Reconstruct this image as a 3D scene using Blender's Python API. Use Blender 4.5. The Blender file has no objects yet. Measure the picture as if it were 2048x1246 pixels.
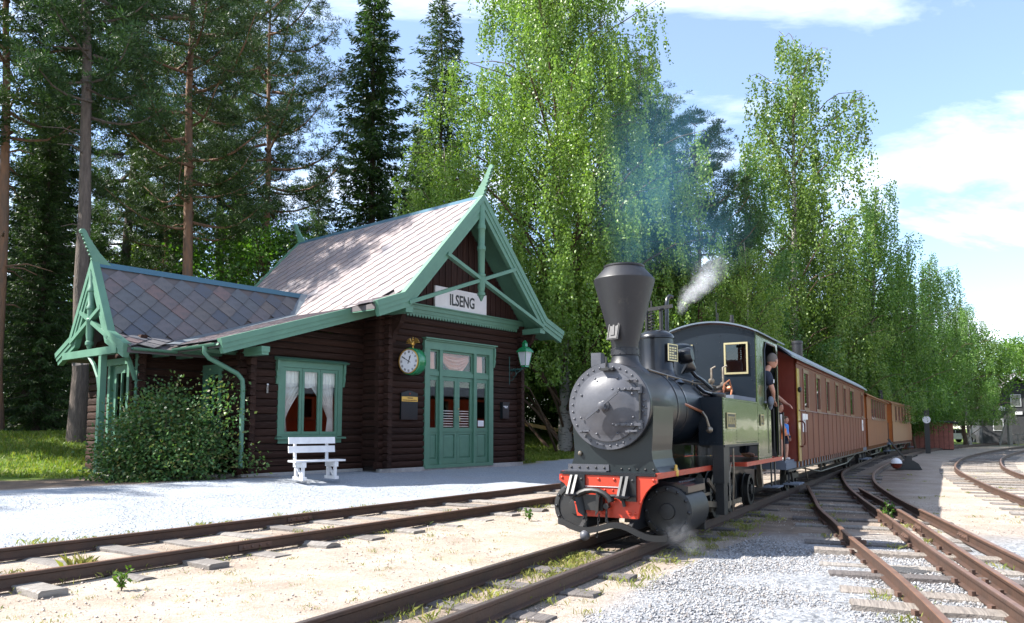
import bpy, math, random
import numpy as np
from mathutils import Vector, Matrix

R = math.radians
random.seed(7)
rng = np.random.default_rng(11)
scene = bpy.context.scene
COL = scene.collection

# ------------------------------------------------------------------ camera
cam_d = bpy.data.cameras.new('camera')
cam_d.sensor_width = 36.0
cam_d.lens = 26.8945
cam_d.shift_y = 0.04939
cam_d.clip_end = 6000
cam = bpy.data.objects.new('camera', cam_d)
COL.objects.link(cam)
cam.location = (0, 0, 1.48)
cam.rotation_euler = (R(95), 0, 0)
scene.camera = cam

# ------------------------------------------------------------------ sky and sun
SUN_EL, SUN_AZ = 45.8, -94.8          # azimuth clockwise from +Y
SKY_STRENGTH, SUN_STRENGTH, EXPOSURE = 0.115, 5.0, 1.5
world = bpy.data.worlds.new('World')
scene.world = world
world.use_nodes = True
wn, wl = world.node_tree.nodes, world.node_tree.links
wn.clear()
w_out = wn.new('ShaderNodeOutputWorld')
w_bg = wn.new('ShaderNodeBackground')
w_sky = wn.new('ShaderNodeTexSky')
w_sky.sky_type = 'NISHITA'
w_sky.sun_disc = False
w_sky.sun_elevation = R(SUN_EL)
w_sky.sun_rotation = R(SUN_AZ)
w_sky.air_density = 1.0
w_sky.dust_density = 0.4
w_sky.ozone_density = 3.0
w_bg.inputs['Strength'].default_value = SKY_STRENGTH
# clouds: wispy white banks over the whole dome, from the direction of view projected on a cloud layer
tc = wn.new('ShaderNodeTexCoord')
sep = wn.new('ShaderNodeSeparateXYZ')
wl.new(tc.outputs['Generated'], sep.inputs[0])
zc = wn.new('ShaderNodeMath'); zc.operation = 'ADD'; zc.inputs[1].default_value = 0.28
wl.new(sep.outputs['Z'], zc.inputs[0])
dx = wn.new('ShaderNodeMath'); dx.operation = 'DIVIDE'
dy = wn.new('ShaderNodeMath'); dy.operation = 'DIVIDE'
wl.new(sep.outputs['X'], dx.inputs[0]); wl.new(zc.outputs[0], dx.inputs[1])
wl.new(sep.outputs['Y'], dy.inputs[0]); wl.new(zc.outputs[0], dy.inputs[1])
cmb = wn.new('ShaderNodeCombineXYZ')
wl.new(dx.outputs[0], cmb.inputs[0]); wl.new(dy.outputs[0], cmb.inputs[1])
cmap = wn.new('ShaderNodeMapping')
cmap.inputs['Scale'].default_value = (1.25, 2.4, 1.0)
cmap.inputs['Rotation'].default_value = (0, 0, R(-14))
cmap.inputs['Location'].default_value = (5.2, 0.1, 0)
wl.new(cmb.outputs[0], cmap.inputs[0])
cn = wn.new('ShaderNodeTexNoise')
cn.inputs['Scale'].default_value = 1.15
cn.inputs['Detail'].default_value = 9
cn.inputs['Roughness'].default_value = 0.58
cn.inputs['Distortion'].default_value = 0.35
wl.new(cmap.outputs[0], cn.inputs['Vector'])
cr = wn.new('ShaderNodeValToRGB')
cr.color_ramp.elements[0].position = 0.485
cr.color_ramp.elements[0].color = (.08, .08, .08, 1)
cr.color_ramp.elements[1].position = 0.70
cr.color_ramp.elements[1].color = (1, 1, 1, 1)
wl.new(cn.outputs['Fac'], cr.inputs[0])
cmix = wn.new('ShaderNodeMixRGB')
cmix.inputs['Color2'].default_value = (6.3, 6.6, 7.2, 1)
wl.new(cr.outputs['Color'], cmix.inputs['Fac'])
wl.new(w_sky.outputs['Color'], cmix.inputs['Color1'])
wl.new(cmix.outputs['Color'], w_bg.inputs['Color'])
wl.new(w_bg.outputs[0], w_out.inputs[0])

sun_d = bpy.data.lights.new('sun', 'SUN')
sun_d.energy = SUN_STRENGTH
sun_d.angle = R(0.53)
sun_d.color = (1.0, 0.955, 0.88)
sun = bpy.data.objects.new('sun', sun_d)
COL.objects.link(sun)
to_sun = Vector((math.sin(R(SUN_AZ)) * math.cos(R(SUN_EL)), math.cos(R(SUN_AZ)) * math.cos(R(SUN_EL)), math.sin(R(SUN_EL))))
sun.rotation_euler = (-to_sun).to_track_quat('-Z', 'Y').to_euler()
sun.location = (-40, 0, 50)

scene.view_settings.view_transform = 'Standard'
scene.view_settings.look = 'None'
scene.view_settings.gamma = 1.0
scene.view_settings.use_curve_mapping = False
scene.view_settings.exposure = EXPOSURE
scene.cycles.max_bounces = 7
scene.cycles.transparent_max_bounces = 12
scene.cycles.volume_bounces = 1
scene.cycles.volume_step_rate = 1.0
scene.cycles.caustics_reflective = False
scene.cycles.caustics_refractive = False
scene.cycles.use_denoising = True

# ------------------------------------------------------------------ helpers
class MB:
    """collects faces; build() links them as one mesh object"""
    def __init__(s):
        s.v, s.f = [], []
    def add(s, vs, fs):
        o = len(s.v)
        s.v += [tuple(p) for p in vs]
        s.f += [tuple(i + o for i in q) for q in fs]
        return s
    def box(s, x0, x1, y0, y1, z0, z1):
        return s.add([(x0, y0, z0), (x1, y0, z0), (x1, y1, z0), (x0, y1, z0), (x0, y0, z1), (x1, y0, z1), (x1, y1, z1), (x0, y1, z1)],
                     [(3, 2, 1, 0), (4, 5, 6, 7), (0, 1, 5, 4), (1, 2, 6, 5), (2, 3, 7, 6), (3, 0, 4, 7)])
    def bar(s, a, b, w, h, up=(0, 0, 1)):
        a, b = Vector(a), Vector(b)
        d = (b - a).normalized()
        upv = Vector(up)
        sd = d.cross(upv)
        if sd.length < 1e-5:
            sd = d.cross(Vector((1, 0, 0)))
        sd.normalize()
        u2 = sd.cross(d).normalized()
        p = []
        for c in (a, b):
            for sx, sz in ((-1, -1), (1, -1), (1, 1), (-1, 1)):
                p.append(c + sd * (w / 2 * sx) + u2 * (h / 2 * sz))
        return s.add(p, [(3, 2, 1, 0), (4, 5, 6, 7), (0, 1, 5, 4), (1, 2, 6, 5), (2, 3, 7, 6), (3, 0, 4, 7)])
    def prism(s, poly, off):
        n = len(poly)
        off = Vector(off)
        a = [Vector(p) for p in poly]
        vs = a + [p + off for p in a]
        fs = [tuple(range(n))[::-1], tuple(range(n, 2 * n))]
        fs += [(i, (i + 1) % n, n + (i + 1) % n, n + i) for i in range(n)]
        return s.add(vs, fs)
    def tube(s, path, r, n=8, caps=True):
        P = [Vector(p) for p in path]
        rr = r if isinstance(r, (list, tuple)) else [r] * len(P)
        vs, fs = [], []
        prev = None
        for i, p in enumerate(P):
            d = (P[min(i + 1, len(P) - 1)] - P[max(i - 1, 0)]).normalized()
            if prev is None:
                a = d.cross(Vector((0, 0, 1)))
                if a.length < 1e-3:
                    a = d.cross(Vector((1, 0, 0)))
            else:
                a = prev - d * prev.dot(d)
            a.normalize()
            prev = a
            b = d.cross(a)
            for k in range(n):
                t = 2 * math.pi * k / n
                vs.append(p + a * (math.cos(t) * rr[i]) + b * (math.sin(t) * rr[i]))
        for i in range(len(P) - 1):
            for k in range(n):
                fs.append((i * n + k, i * n + (k + 1) % n, (i + 1) * n + (k + 1) % n, (i + 1) * n + k))
        if caps:
            fs.append(tuple(range(n))[::-1])
            fs.append(tuple(range((len(P) - 1) * n, len(P) * n)))
        return s.add(vs, fs)
    def lathe(s, prof, n=24, o=(0, 0, 0), axis=(0, 0, 1), ref=None, a0=0.0):
        o, ax = Vector(o), Vector(axis).normalized()
        a = Vector(ref) if ref else ax.cross(Vector((0, 1, 0)))
        if a.length < 1e-3:
            a = ax.cross(Vector((1, 0, 0)))
        a.normalize()
        b = ax.cross(a)
        vs, fs = [], []
        for r, h in prof:
            for k in range(n):
                t = a0 + 2 * math.pi * k / n
                vs.append(o + ax * h + a * (r * math.cos(t)) + b * (r * math.sin(t)))
        m = len(prof)
        for i in range(m - 1):
            for k in range(n):
                fs.append((i * n + k, i * n + (k + 1) % n, (i + 1) * n + (k + 1) % n, (i + 1) * n + k))
        fs.append(tuple(range(n))[::-1])
        fs.append(tuple(range((m - 1) * n, m * n)))
        return s.add(vs, fs)
    def sphere(s, c, r, n=10, m=6, sc=(1, 1, 1)):
        c = Vector(c)
        vs, fs = [], []
        for i in range(m + 1):
            ph = math.pi * i / m
            rr = max(math.sin(ph), 0.002)
            for k in range(n):
                t = 2 * math.pi * k / n
                vs.append(c + Vector((r * sc[0] * rr * math.cos(t), r * sc[1] * rr * math.sin(t), r * sc[2] * math.cos(ph))))
        for i in range(m):
            for k in range(n):
                fs.append((i * n + k, (i + 1) * n + k, (i + 1) * n + (k + 1) % n, i * n + (k + 1) % n))
        return s.add(vs, fs)
    def dome(s, c, r, axis, n=6):
        """rivet head"""
        return s.lathe([(r, 0), (r * .8, r * .5), (r * .25, r * .75)], n, c, axis)
    def mesh(s, name, m, smooth=None):
        me = bpy.data.meshes.new(name)
        me.from_pydata(s.v, [], s.f)
        me.materials.append(m)
        if smooth is not None:
            me.polygons.foreach_set('use_smooth', [True] * len(me.polygons))
            me.update()
            me.set_sharp_from_angle(angle=R(smooth))
        me.update()
        return me
    def build(s, name, m, parent=None, smooth=None, kind=None, loc=None):
        return link(name, s.mesh(name, m, smooth), parent, kind, loc)

def link(name, me, parent=None, kind=None, loc=None, mat4=None):
    o = bpy.data.objects.new(name, me)
    COL.objects.link(o)
    if parent:
        o.parent = parent
    if kind:
        o['kind'] = kind
    if loc:
        o.location = loc
    if mat4 is not None:
        o.matrix_basis = mat4
    return o

def tag(o, label, cat, group=None, kind=None):
    o['label'] = label
    if cat:
        o['category'] = cat
    if group:
        o['group'] = group
    if kind:
        o['kind'] = kind
    return o

def thing(name, label, cat, loc=(0, 0, 0), rotz=0.0, group=None, scale=None):
    o = bpy.data.objects.new(name, None)
    COL.objects.link(o)
    o.empty_display_size = .3
    o.location = loc
    o.rotation_euler = (0, 0, rotz)
    if scale:
        o.scale = scale if isinstance(scale, (tuple, list)) else (scale,) * 3
    return tag(o, label, cat, group)

def quads(name, verts, m, nper=4, smooth=False):
    """fast mesh out of an (N*nper,3) array, one face per nper vertices"""
    v = np.asarray(verts, dtype=np.float32).reshape(-1, 3)
    nf = len(v) // nper
    me = bpy.data.meshes.new(name)
    me.vertices.add(len(v))
    me.vertices.foreach_set('co', v.ravel())
    me.loops.add(nf * nper)
    me.loops.foreach_set('vertex_index', np.arange(nf * nper, dtype=np.int32))
    me.polygons.add(nf)
    me.polygons.foreach_set('loop_start', np.arange(0, nf * nper, nper, dtype=np.int32))
    me.polygons.foreach_set('loop_total', np.full(nf, nper, dtype=np.int32))
    me.materials.append(m)
    me.update(calc_edges=True)
    me.validate()
    return me

def text_mesh(s, size, m, depth=0.004, sx=1.0, bold=0.0, align='CENTER'):
    cu = bpy.data.curves.new('lettering', 'FONT')
    cu.body = s
    cu.size = size
    cu.extrude = depth
    cu.offset = bold
    cu.align_x = align
    cu.align_y = 'CENTER'
    cu.resolution_u = 3
    ob = bpy.data.objects.new('lettering_source', cu)
    COL.objects.link(ob)
    bpy.context.view_layer.update()
    me = bpy.data.meshes.new_from_object(ob.evaluated_get(bpy.context.evaluated_depsgraph_get()))
    COL.objects.unlink(ob)
    bpy.data.objects.remove(ob)
    bpy.data.curves.remove(cu)
    me.materials.clear()
    me.materials.append(m)
    me.transform(Matrix.Diagonal((sx, 1, 1, 1)))
    me.name = 'lettering'
    return me

def frame(o, ex, ey, ez):
    """matrix from origin and axes"""
    M = Matrix.Identity(4)
    for i, e in enumerate((ex, ey, ez)):
        for k in range(3):
            M[k][i] = e[k]
    for k in range(3):
        M[k][3] = o[k]
    return M

# ------------------------------------------------------------------ materials
def mat(name, col, rough=.6, metal=0.0, var=None, scale=4.0, stretch=(1, 1, 1), lo=.35, hi=.7, detail=5, bump=0.0, bscale=None,
        coat=0.0, rnd=None, island=None, spec=.5, bdist=.02, wave=0.0, grime=None, emit=None):
    m = bpy.data.materials.new(name)
    m.use_nodes = True
    n, l = m.node_tree.nodes, m.node_tree.links
    b = n['Principled BSDF']
    b.inputs['Base Color'].default_value = (*col, 1)
    b.inputs['Roughness'].default_value = rough
    b.inputs['Metallic'].default_value = metal
    b.inputs['Specular IOR Level'].default_value = spec
    b.inputs['Coat Weight'].default_value = coat
    b.inputs['Coat Roughness'].default_value = .06
    if emit:
        b.inputs['Emission Color'].default_value = (*emit[:3], 1)
        b.inputs['Emission Strength'].default_value = emit[3]
    out = None
    mp = None
    if var or bump or grime:
        t = n.new('ShaderNodeTexCoord')
        mp = n.new('ShaderNodeMapping')
        mp.inputs['Scale'].default_value = stretch
        l.new(t.outputs['Object'], mp.inputs[0])
        src = mp.outputs[0]
    if rnd or island:
        if rnd:
            oi = n.new('ShaderNodeObjectInfo'); fac = oi.outputs['Random']
        else:
            gi = n.new('ShaderNodeNewGeometry'); fac = gi.outputs['Random Per Island']
        cols = rnd or island
        cr_ = n.new('ShaderNodeValToRGB')
        cr_.color_ramp.interpolation = 'LINEAR'
        els = cr_.color_ramp.elements
        while len(els) < len(cols):
            els.new(.5)
        for i, c in enumerate(cols):
            els[i].position = i / max(1, len(cols) - 1)
            els[i].color = (*c, 1)
        l.new(fac, cr_.inputs[0])
        out = cr_.outputs['Color']
    if var:
        ns = n.new('ShaderNodeTexNoise')
        ns.inputs['Scale'].default_value = scale
        ns.inputs['Detail'].default_value = detail
        ns.inputs['Roughness'].default_value = .62
        l.new(src, ns.inputs['Vector'])
        rp = n.new('ShaderNodeMapRange')
        rp.inputs['From Min'].default_value = lo
        rp.inputs['From Max'].default_value = hi
        l.new(ns.outputs['Fac'], rp.inputs['Value'])
        mx = n.new('ShaderNodeMixRGB')
        mx.inputs['Color2'].default_value = (*var, 1)
        if out is not None:
            l.new(out, mx.inputs['Color1'])
        else:
            mx.inputs['Color1'].default_value = (*col, 1)
        l.new(rp.outputs[0], mx.inputs['Fac'])
        out = mx.outputs[0]
    if grime:
        g = n.new('ShaderNodeTexNoise')
        g.inputs['Scale'].default_value = grime[3]
        g.inputs['Detail'].default_value = 8
        g.inputs['Roughness'].default_value = .7
        l.new(src, g.inputs['Vector'])
        gr = n.new('ShaderNodeMapRange')
        gr.inputs['From Min'].default_value = grime[4]
        gr.inputs['From Max'].default_value = grime[4] + .16
        l.new(g.outputs['Fac'], gr.inputs['Value'])
        gm = n.new('ShaderNodeMixRGB')
        gm.inputs['Color2'].default_value = (*grime[:3], 1)
        if out is not None:
            l.new(out, gm.inputs['Color1'])
        else:
            gm.inputs['Color1'].default_value = (*col, 1)
        l.new(gr.outputs[0], gm.inputs['Fac'])
        out = gm.outputs[0]
    if out is not None:
        l.new(out, b.inputs['Base Color'])
    if bump:
        bn = n.new('ShaderNodeTexNoise')
        bn.inputs['Scale'].default_value = bscale or scale * 3
        bn.inputs['Detail'].default_value = 6
        l.new(src, bn.inputs['Vector'])
        bp = n.new('ShaderNodeBump')
        bp.inputs['Strength'].default_value = bump
        bp.inputs['Distance'].default_value = bdist
        l.new(bn.outputs['Fac'], bp.inputs['Height'])
        l.new(bp.outputs[0], b.inputs['Normal'])
        if wave and coat:
            l.new(bp.outputs[0], b.inputs['Coat Normal'])
    return m

def leaf_mat(name, cols, trans=.35, clump=None, rough=.42):
    """leaf: colour varies leaf by leaf and clump by clump, light passes through"""
    m = bpy.data.materials.new(name)
    m.use_nodes = True
    n, l = m.node_tree.nodes, m.node_tree.links
    b = n['Principled BSDF']
    out = n['Material Output']
    gi = n.new('ShaderNodeNewGeometry')
    cr_ = n.new('ShaderNodeValToRGB')
    els = cr_.color_ramp.elements
    while len(els) < len(cols):
        els.new(.5)
    for i, c in enumerate(cols):
        els[i].position = i / (len(cols) - 1)
        els[i].color = (*c, 1)
    l.new(gi.outputs['Random Per Island'], cr_.inputs[0])
    t = n.new('ShaderNodeTexCoord')
    ns = n.new('ShaderNodeTexNoise')
    ns.inputs['Scale'].default_value = .55
    ns.inputs['Detail'].default_value = 3
    l.new(t.outputs['Object'], ns.inputs['Vector'])
    oi = n.new('ShaderNodeObjectInfo')
    rp = n.new('ShaderNodeMapRange')
    rp.inputs['From Min'].default_value = .3
    rp.inputs['From Max'].default_value = .7
    rp.inputs['To Min'].default_value = .72
    rp.inputs['To Max'].default_value = 1.3
    l.new(ns.outputs['Fac'], rp.inputs['Value'])
    hs = n.new('ShaderNodeHueSaturation')
    l.new(rp.outputs[0], hs.inputs['Value'])
    hr = n.new('ShaderNodeMapRange')
    hr.inputs['To Min'].default_value = .487
    hr.inputs['To Max'].default_value = .513
    l.new(oi.outputs['Random'], hr.inputs['Value'])
    l.new(hr.outputs[0], hs.inputs['Hue'])
    l.new(cr_.outputs['Color'], hs.inputs['Color'])
    l.new(hs.outputs[0], b.inputs['Base Color'])
    b.inputs['Roughness'].default_value = rough
    b.inputs['Specular IOR Level'].default_value = .4
    tr = n.new('ShaderNodeBsdfTranslucent')
    ymix = n.new('ShaderNodeMixRGB')
    ymix.blend_type = 'MULTIPLY'
    ymix.inputs['Fac'].default_value = 1
    ymix.inputs['Color2'].default_value = (1.3, 1.4, .6, 1)
    l.new(hs.outputs[0], ymix.inputs['Color1'])
    l.new(ymix.outputs[0], tr.inputs['Color'])
    ms = n.new('ShaderNodeMixShader')
    ms.inputs[0].default_value = trans
    l.new(b.outputs[0], ms.inputs[1])
    l.new(tr.outputs[0], ms.inputs[2])
    l.new(ms.outputs[0], out.inputs['Surface'])
    return m

def glass_mat(name, tint=(1, 1, 1), ior=1.6, boost=1.0, rough=.01):
    m = bpy.data.materials.new(name)
    m.use_nodes = True
    n, l = m.node_tree.nodes, m.node_tree.links
    n.remove(n['Principled BSDF'])
    out = n['Material Output']
    tr = n.new('ShaderNodeBsdfTransparent')
    tr.inputs['Color'].default_value = (*tint, 1)
    gl = n.new('ShaderNodeBsdfGlossy')
    gl.inputs['Roughness'].default_value = rough
    fr = n.new('ShaderNodeFresnel')
    bf = n.new('ShaderNodeNewGeometry')
    im = n.new('ShaderNodeMapRange')             # a pane is a thin box: undo the inversion on its far face
    im.inputs['To Min'].default_value = ior
    im.inputs['To Max'].default_value = 1 / ior
    l.new(bf.outputs['Backfacing'], im.inputs['Value'])
    l.new(im.outputs[0], fr.inputs['IOR'])
    mm = n.new('ShaderNodeMath')
    mm.operation = 'MULTIPLY'
    mm.use_clamp = True
    mm.inputs[1].default_value = boost
    l.new(fr.outputs[0], mm.inputs[0])
    ms = n.new('ShaderNodeMixShader')
    l.new(mm.outputs[0], ms.inputs[0])
    l.new(tr.outputs[0], ms.inputs[1])
    l.new(gl.outputs[0], ms.inputs[2])
    l.new(ms.outputs[0], out.inputs['Surface'])
    return m

M = {}
M['green'] = mat('green_paint', (.095, .215, .147), .5, var=(.078, .18, .125), scale=3, bump=.06, bscale=30, grime=(.10, .17, .12, 9, .66))
M['green_dark'] = mat('dark_green_iron', (.012, .06, .055), .45)
M['clock_green'] = mat('bright_green_enamel', (.012, .19, .07), .25, coat=.5)
M['log'] = mat('tarred_log', (.024, .0105, .007), .75, rnd=[(.017, .0075, .0052), (.026, .011, .0072), (.035, .0155, .0105), (.02, .009, .0062)],
               var=(.075, .047, .038), scale=2.0, stretch=(1.6, 5, 9), lo=.52, hi=.85, bump=.7, bscale=9, spec=.18, grime=(.006, .003, .002, 3, .60))
M['core'] = mat('wall_core', (.018, .012, .010), .8)
M['board'] = mat('brown_gable_board', (.04, .017, .013), .7, spec=.2, island=[(.034, .014, .011), (.045, .02, .016), (.056, .026, .02)], var=(.022, .011, .009), scale=3, stretch=(6, 6, .6), bump=.3)
M['slate'] = mat('slate', (.2, .17, .17), .55, rnd=[(.20, .175, .185), (.285, .23, .225), (.23, .20, .205), (.30, .235, .22), (.19, .18, .20), (.26, .21, .21), (.275, .22, .21)],
                 var=(.16, .135, .14), scale=5, lo=.45, hi=.8, bump=.35, bscale=14, bdist=.012)
M['slate_joined'] = mat('slate_far', (.2, .17, .17), .55, island=[(.20, .175, .185), (.285, .23, .225), (.23, .20, .205), (.30, .235, .22), (.26, .21, .21)],
                        var=(.16, .135, .14), scale=5, lo=.45, hi=.8, bump=.35, bscale=14, bdist=.012)
M['slate_wing'] = mat('wing_slate', (.11, .11, .12), .6, rnd=[(.07, .08, .10), (.12, .105, .10), (.09, .10, .115), (.15, .10, .095), (.10, .105, .12), (.065, .075, .10), (.13, .115, .11), (.10, .085, .09)],
                      var=(.07, .07, .075), scale=6, lo=.45, hi=.8, bump=.4, bscale=12, bdist=.012)
M['roof_under'] = mat('roof_sheet', (.10, .088, .09), .8)
M['ridge'] = mat('blue_grey_ridge_metal', (.045, .12, .17), .4, metal=.2)
M['lead'] = mat('lead_flashing', (.13, .15, .17), .5, var=(.09, .105, .12), scale=6)
M['white'] = mat('white_paint', (.72, .72, .74), .45, var=(.62, .62, .64), scale=5)
M['sign_white'] = mat('white_sign_board', (.74, .73, .75), .5, var=(.66, .65, .66), scale=2.5)
M['black'] = mat('black_paint', (.012, .012, .013), .4)
M['stone'] = mat('foundation_stone', (.38, .37, .36), .85, var=(.26, .25, .25), scale=7, bump=.6)
M['concrete'] = mat('weathered_slab', (.33, .31, .28), .85, var=(.22, .2, .18), scale=6, bump=.4)
M['curtain'] = mat('white_curtain', (.66, .64, .60), .8, var=(.56, .53, .48), scale=6)
M['swag'] = mat('peach_curtain', (.72, .38, .30), .75, var=(.6, .3, .24), scale=4)
M['glass'] = glass_mat('window_glass', (.97, .98, .98), 1.5, .9)
M['gold'] = mat('gilded_metal', (.62, .36, .09), .35, metal=.85)
M['brass'] = mat('brass', (.50, .42, .23), .38, metal=.6)
M['yellow'] = mat('ochre_plate', (.68, .40, .07), .5)
M['interior'] = mat('room_wall', (.25, .06, .04), .8)
M['lampglass'] = mat('frosted_lamp_glass', (.5, .53, .56), .25)
# locomotive
M['smokebox'] = mat('graphite_grey_paint', (.078, .079, .092), .40, metal=.0, var=(.046, .047, .056), scale=3.5, lo=.4, hi=.75, bump=.08, bscale=16, grime=(.11, .105, .10, 5, .62))
M['smokebox_side'] = mat('sooty_black_paint', (.009, .0095, .012), .36, coat=.1, spec=.35, var=(.017, .017, .019), scale=3, lo=.4, hi=.8, bump=.06, bscale=9, grime=(.032, .029, .026, 6, .64))
M['chimney'] = mat('chimney_grey_paint', (.016, .016, .020), .46, metal=.0, var=(.011, .011, .0135), scale=4, bump=.05, bscale=20, grime=(.04, .035, .032, 6, .60))
M['loco_black'] = mat('gloss_black_paint', (.006, .007, .010), .3, coat=.3, spec=.35, var=(.010, .012, .016), scale=3, bump=.05, bscale=5, bdist=.03)
M['loco_blue'] = mat('blue_black_paint', (.003, .007, .013), .38, coat=.10, spec=.3, var=(.005, .010, .017), scale=3, bump=.05, bscale=6, bdist=.03, grime=(.03, .033, .038, 12, .70))
M['saddle'] = mat('slate_black_paint', (.009, .013, .0145), .36, coat=.12, spec=.35, var=(.013, .018, .02), scale=4)
M['mirrored_green'] = mat('mirrored_green_gloss', (.034, .066, .007), .26, coat=.6, var=(.05, .072, .011), scale=1.6, lo=.3, hi=.75, bump=.1, bscale=2.2, bdist=.05, wave=1, grime=(.075, .062, .03, 5, .70))  # greenery mirrored in the dark gloss paint is put into its base colour
M['red'] = mat('vermilion_paint', (.46, .034, .010), .45, coat=.1, var=(.44, .034, .012), scale=5, grime=(.10, .022, .014, 9, .58))
M['red_edge'] = mat('red_running_board_edge', (.50, .062, .028), .45, var=(.38, .05, .025), scale=6)
M['iron'] = mat('dark_iron', (.016, .017, .019), .5, metal=.2, var=(.028, .027, .026), scale=6)
M['steel'] = mat('worked_steel', (.26, .23, .19), .38, metal=.75, var=(.15, .12, .09), scale=9)
M['copper'] = mat('copper_pipe', (.42, .17, .09), .4, metal=.7)
M['rust'] = mat('rusty_iron', (.12, .065, .045), .75, var=(.07, .045, .038), scale=8, bump=.3)
M['rail'] = mat('rusty_rail', (.078, .042, .029), .62, metal=.1, var=(.05, .031, .024), scale=5, stretch=(1, 1, 1), bump=.25, bscale=22)
M['railtop'] = mat('worn_rail_head', (.22, .12, .08), .42, metal=.3, var=(.14, .075, .05), scale=6)
M['railtop_dark'] = mat('used_rail_head', (.19, .16, .15), .32, metal=.6, var=(.13, .10, .09), scale=6)
M['sleeper'] = mat('weathered_sleeper', (.30, .28, .26), .85, rnd=[(.19, .178, .165), (.27, .245, .22), (.14, .128, .12), (.25, .215, .185)], var=(.085, .07, .06), scale=3, stretch=(10, 1, 8), lo=.45, hi=.75, bump=.7, bscale=7)
M['sleeper_dark'] = mat('tarred_sleeper', (.09, .08, .078), .85, rnd=[(.085, .075, .072), (.14, .125, .115), (.11, .095, .09)], var=(.05, .042, .04), scale=3, stretch=(10, 1, 8), lo=.45, hi=.75, bump=.7, bscale=7)
# carriages
M['teak'] = mat('varnished_teak', (.105, .009, .004), .42, coat=.05, spec=.12, var=(.15, .022, .006), scale=1.3, stretch=(2, 2, .5), lo=.3, hi=.75, bump=.10, bscale=1.6, bdist=.05, wave=1)
M['teak_panel'] = mat('varnished_upper_panel', (.135, .022, .005), .42, coat=.05, spec=.12, var=(.095, .012, .004), scale=1.5, lo=.3, hi=.75, bump=.08, bscale=1.8, bdist=.04, wave=1)
M['ochre_wood'] = mat('ochre_varnished_wood', (.20, .05, .008), .42, coat=.05, spec=.15, var=(.145, .034, .007), scale=1.2, lo=.3, hi=.75, bump=.07, bscale=1.6, bdist=.04, wave=1)
M['pale_wood'] = mat('pale_varnished_wood', (.24, .09, .03), .42, coat=.1, spec=.35, var=(.19, .064, .02), scale=1.4, lo=.3, hi=.75, bump=.06, bscale=1.6, bdist=.04, wave=1)
M['teak_groove'] = mat('dark_bead', (.10, .022, .012), .4)
M['end_red'] = mat('deep_red_panel', (.17, .024, .012), .4, coat=.3, var=(.13, .018, .01), scale=3)
M['end_orange'] = mat('orange_varnished_panel', (.42, .12, .02), .38, coat=.3, var=(.34, .09, .018), scale=3)
M['corner_ochre'] = mat('ochre_corner_board', (.42, .27, .03), .35, coat=.5, var=(.34, .2, .03), scale=3)
M['win_frame'] = mat('mahogany_sash', (.15, .028, .014), .35, coat=.4)
M['car_roof'] = mat('grey_blue_canvas_roof', (.09, .115, .15), .4, var=(.13, .16, .2), scale=3, grime=(.16, .18, .2, 6, .64), bump=.12, bscale=5)
M['car_glass'] = glass_mat('carriage_glass', (.55, .58, .56), 1.6, 1.3)
# people
M['skin'] = mat('skin', (.52, .27, .19), .55, var=(.46, .22, .15), scale=18)
M['navy'] = mat('navy_cotton', (.012, .017, .035), .85, var=(.02, .027, .05), scale=12, bump=.3)
M['greyhair'] = mat('grey_cropped_hair', (.13, .11, .095), .8, var=(.14, .12, .105), scale=60)
M['whitecloth'] = mat('white_cotton', (.7, .69, .7), .85)
M['bluecloth'] = mat('blue_cotton', (.06, .22, .62), .85)
M['orangecloth'] = mat('orange_cotton', (.6, .16, .05), .85)
M['greycloth'] = mat('grey_work_cloth', (.13, .15, .19), .85)
M['hair_brown'] = mat('brown_hair', (.1, .055, .03), .7)
# plants
M['birch'] = leaf_mat('birch_leaf', [(.085, .165, .026), (.135, .235, .04), (.215, .31, .075), (.105, .195, .032)], .38)
M['birch_dark'] = leaf_mat('birch_leaf_cool', [(.045, .105, .026), (.075, .155, .04), (.125, .215, .058), (.058, .13, .032)], .36)
M['pine'] = leaf_mat('pine_needle', [(.020, .050, .016), (.034, .074, .021), (.058, .108, .03), (.027, .06, .019)], .24, rough=.5)
M['spruce'] = leaf_mat('spruce_needle', [(.018, .044, .012), (.034, .07, .018), (.058, .10, .024), (.026, .054, .015)], .26, rough=.5)
M['birch_mid'] = leaf_mat('birch_leaf_mid', [(.06, .13, .024), (.10, .19, .04), (.165, .26, .065), (.075, .155, .03)], .38)
M['maple'] = leaf_mat('broad_leaf', [(.045, .11, .016), (.075, .16, .022), (.11, .21, .032)], .4)
M['rose'] = leaf_mat('rose_leaf', [(.028, .085, .030), (.05, .125, .038), (.09, .175, .05), (.12, .11, .035)], .3)
M['grass'] = leaf_mat('grass_blade', [(.10, .17, .02), (.17, .23, .035), (.25, .25, .06)], .4)
M['drygrass'] = leaf_mat('dry_weed', [(.20, .21, .05), (.28, .25, .08), (.14, .19, .04), (.30, .24, .11)], .35)
M['flower'] = leaf_mat('lilac_flower', [(.35, .28, .6), (.42, .36, .7)], .3)
M['bark_pine'] = mat('pine_bark', (.25, .13, .075), .85, var=(.12, .085, .065), scale=3, stretch=(3, 3, .6), bump=.8, bscale=8, bdist=.04)
M['bark_old'] = mat('old_pine_bark', (.135, .105, .088), .9, var=(.07, .055, .047), scale=3, stretch=(4, 4, .7), bump=1.0, bscale=7, bdist=.05)
M['bark_birch'] = mat('birch_bark', (.30, .28, .25), .7, var=(.08, .07, .065), scale=2.2, stretch=(2, 2, 5), lo=.55, hi=.62)
M['bark_spruce'] = mat('spruce_bark', (.075, .055, .042), .9, var=(.045, .034, .028), scale=5)
M['stem'] = mat('brown_stem', (.09, .055, .035), .85)
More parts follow.
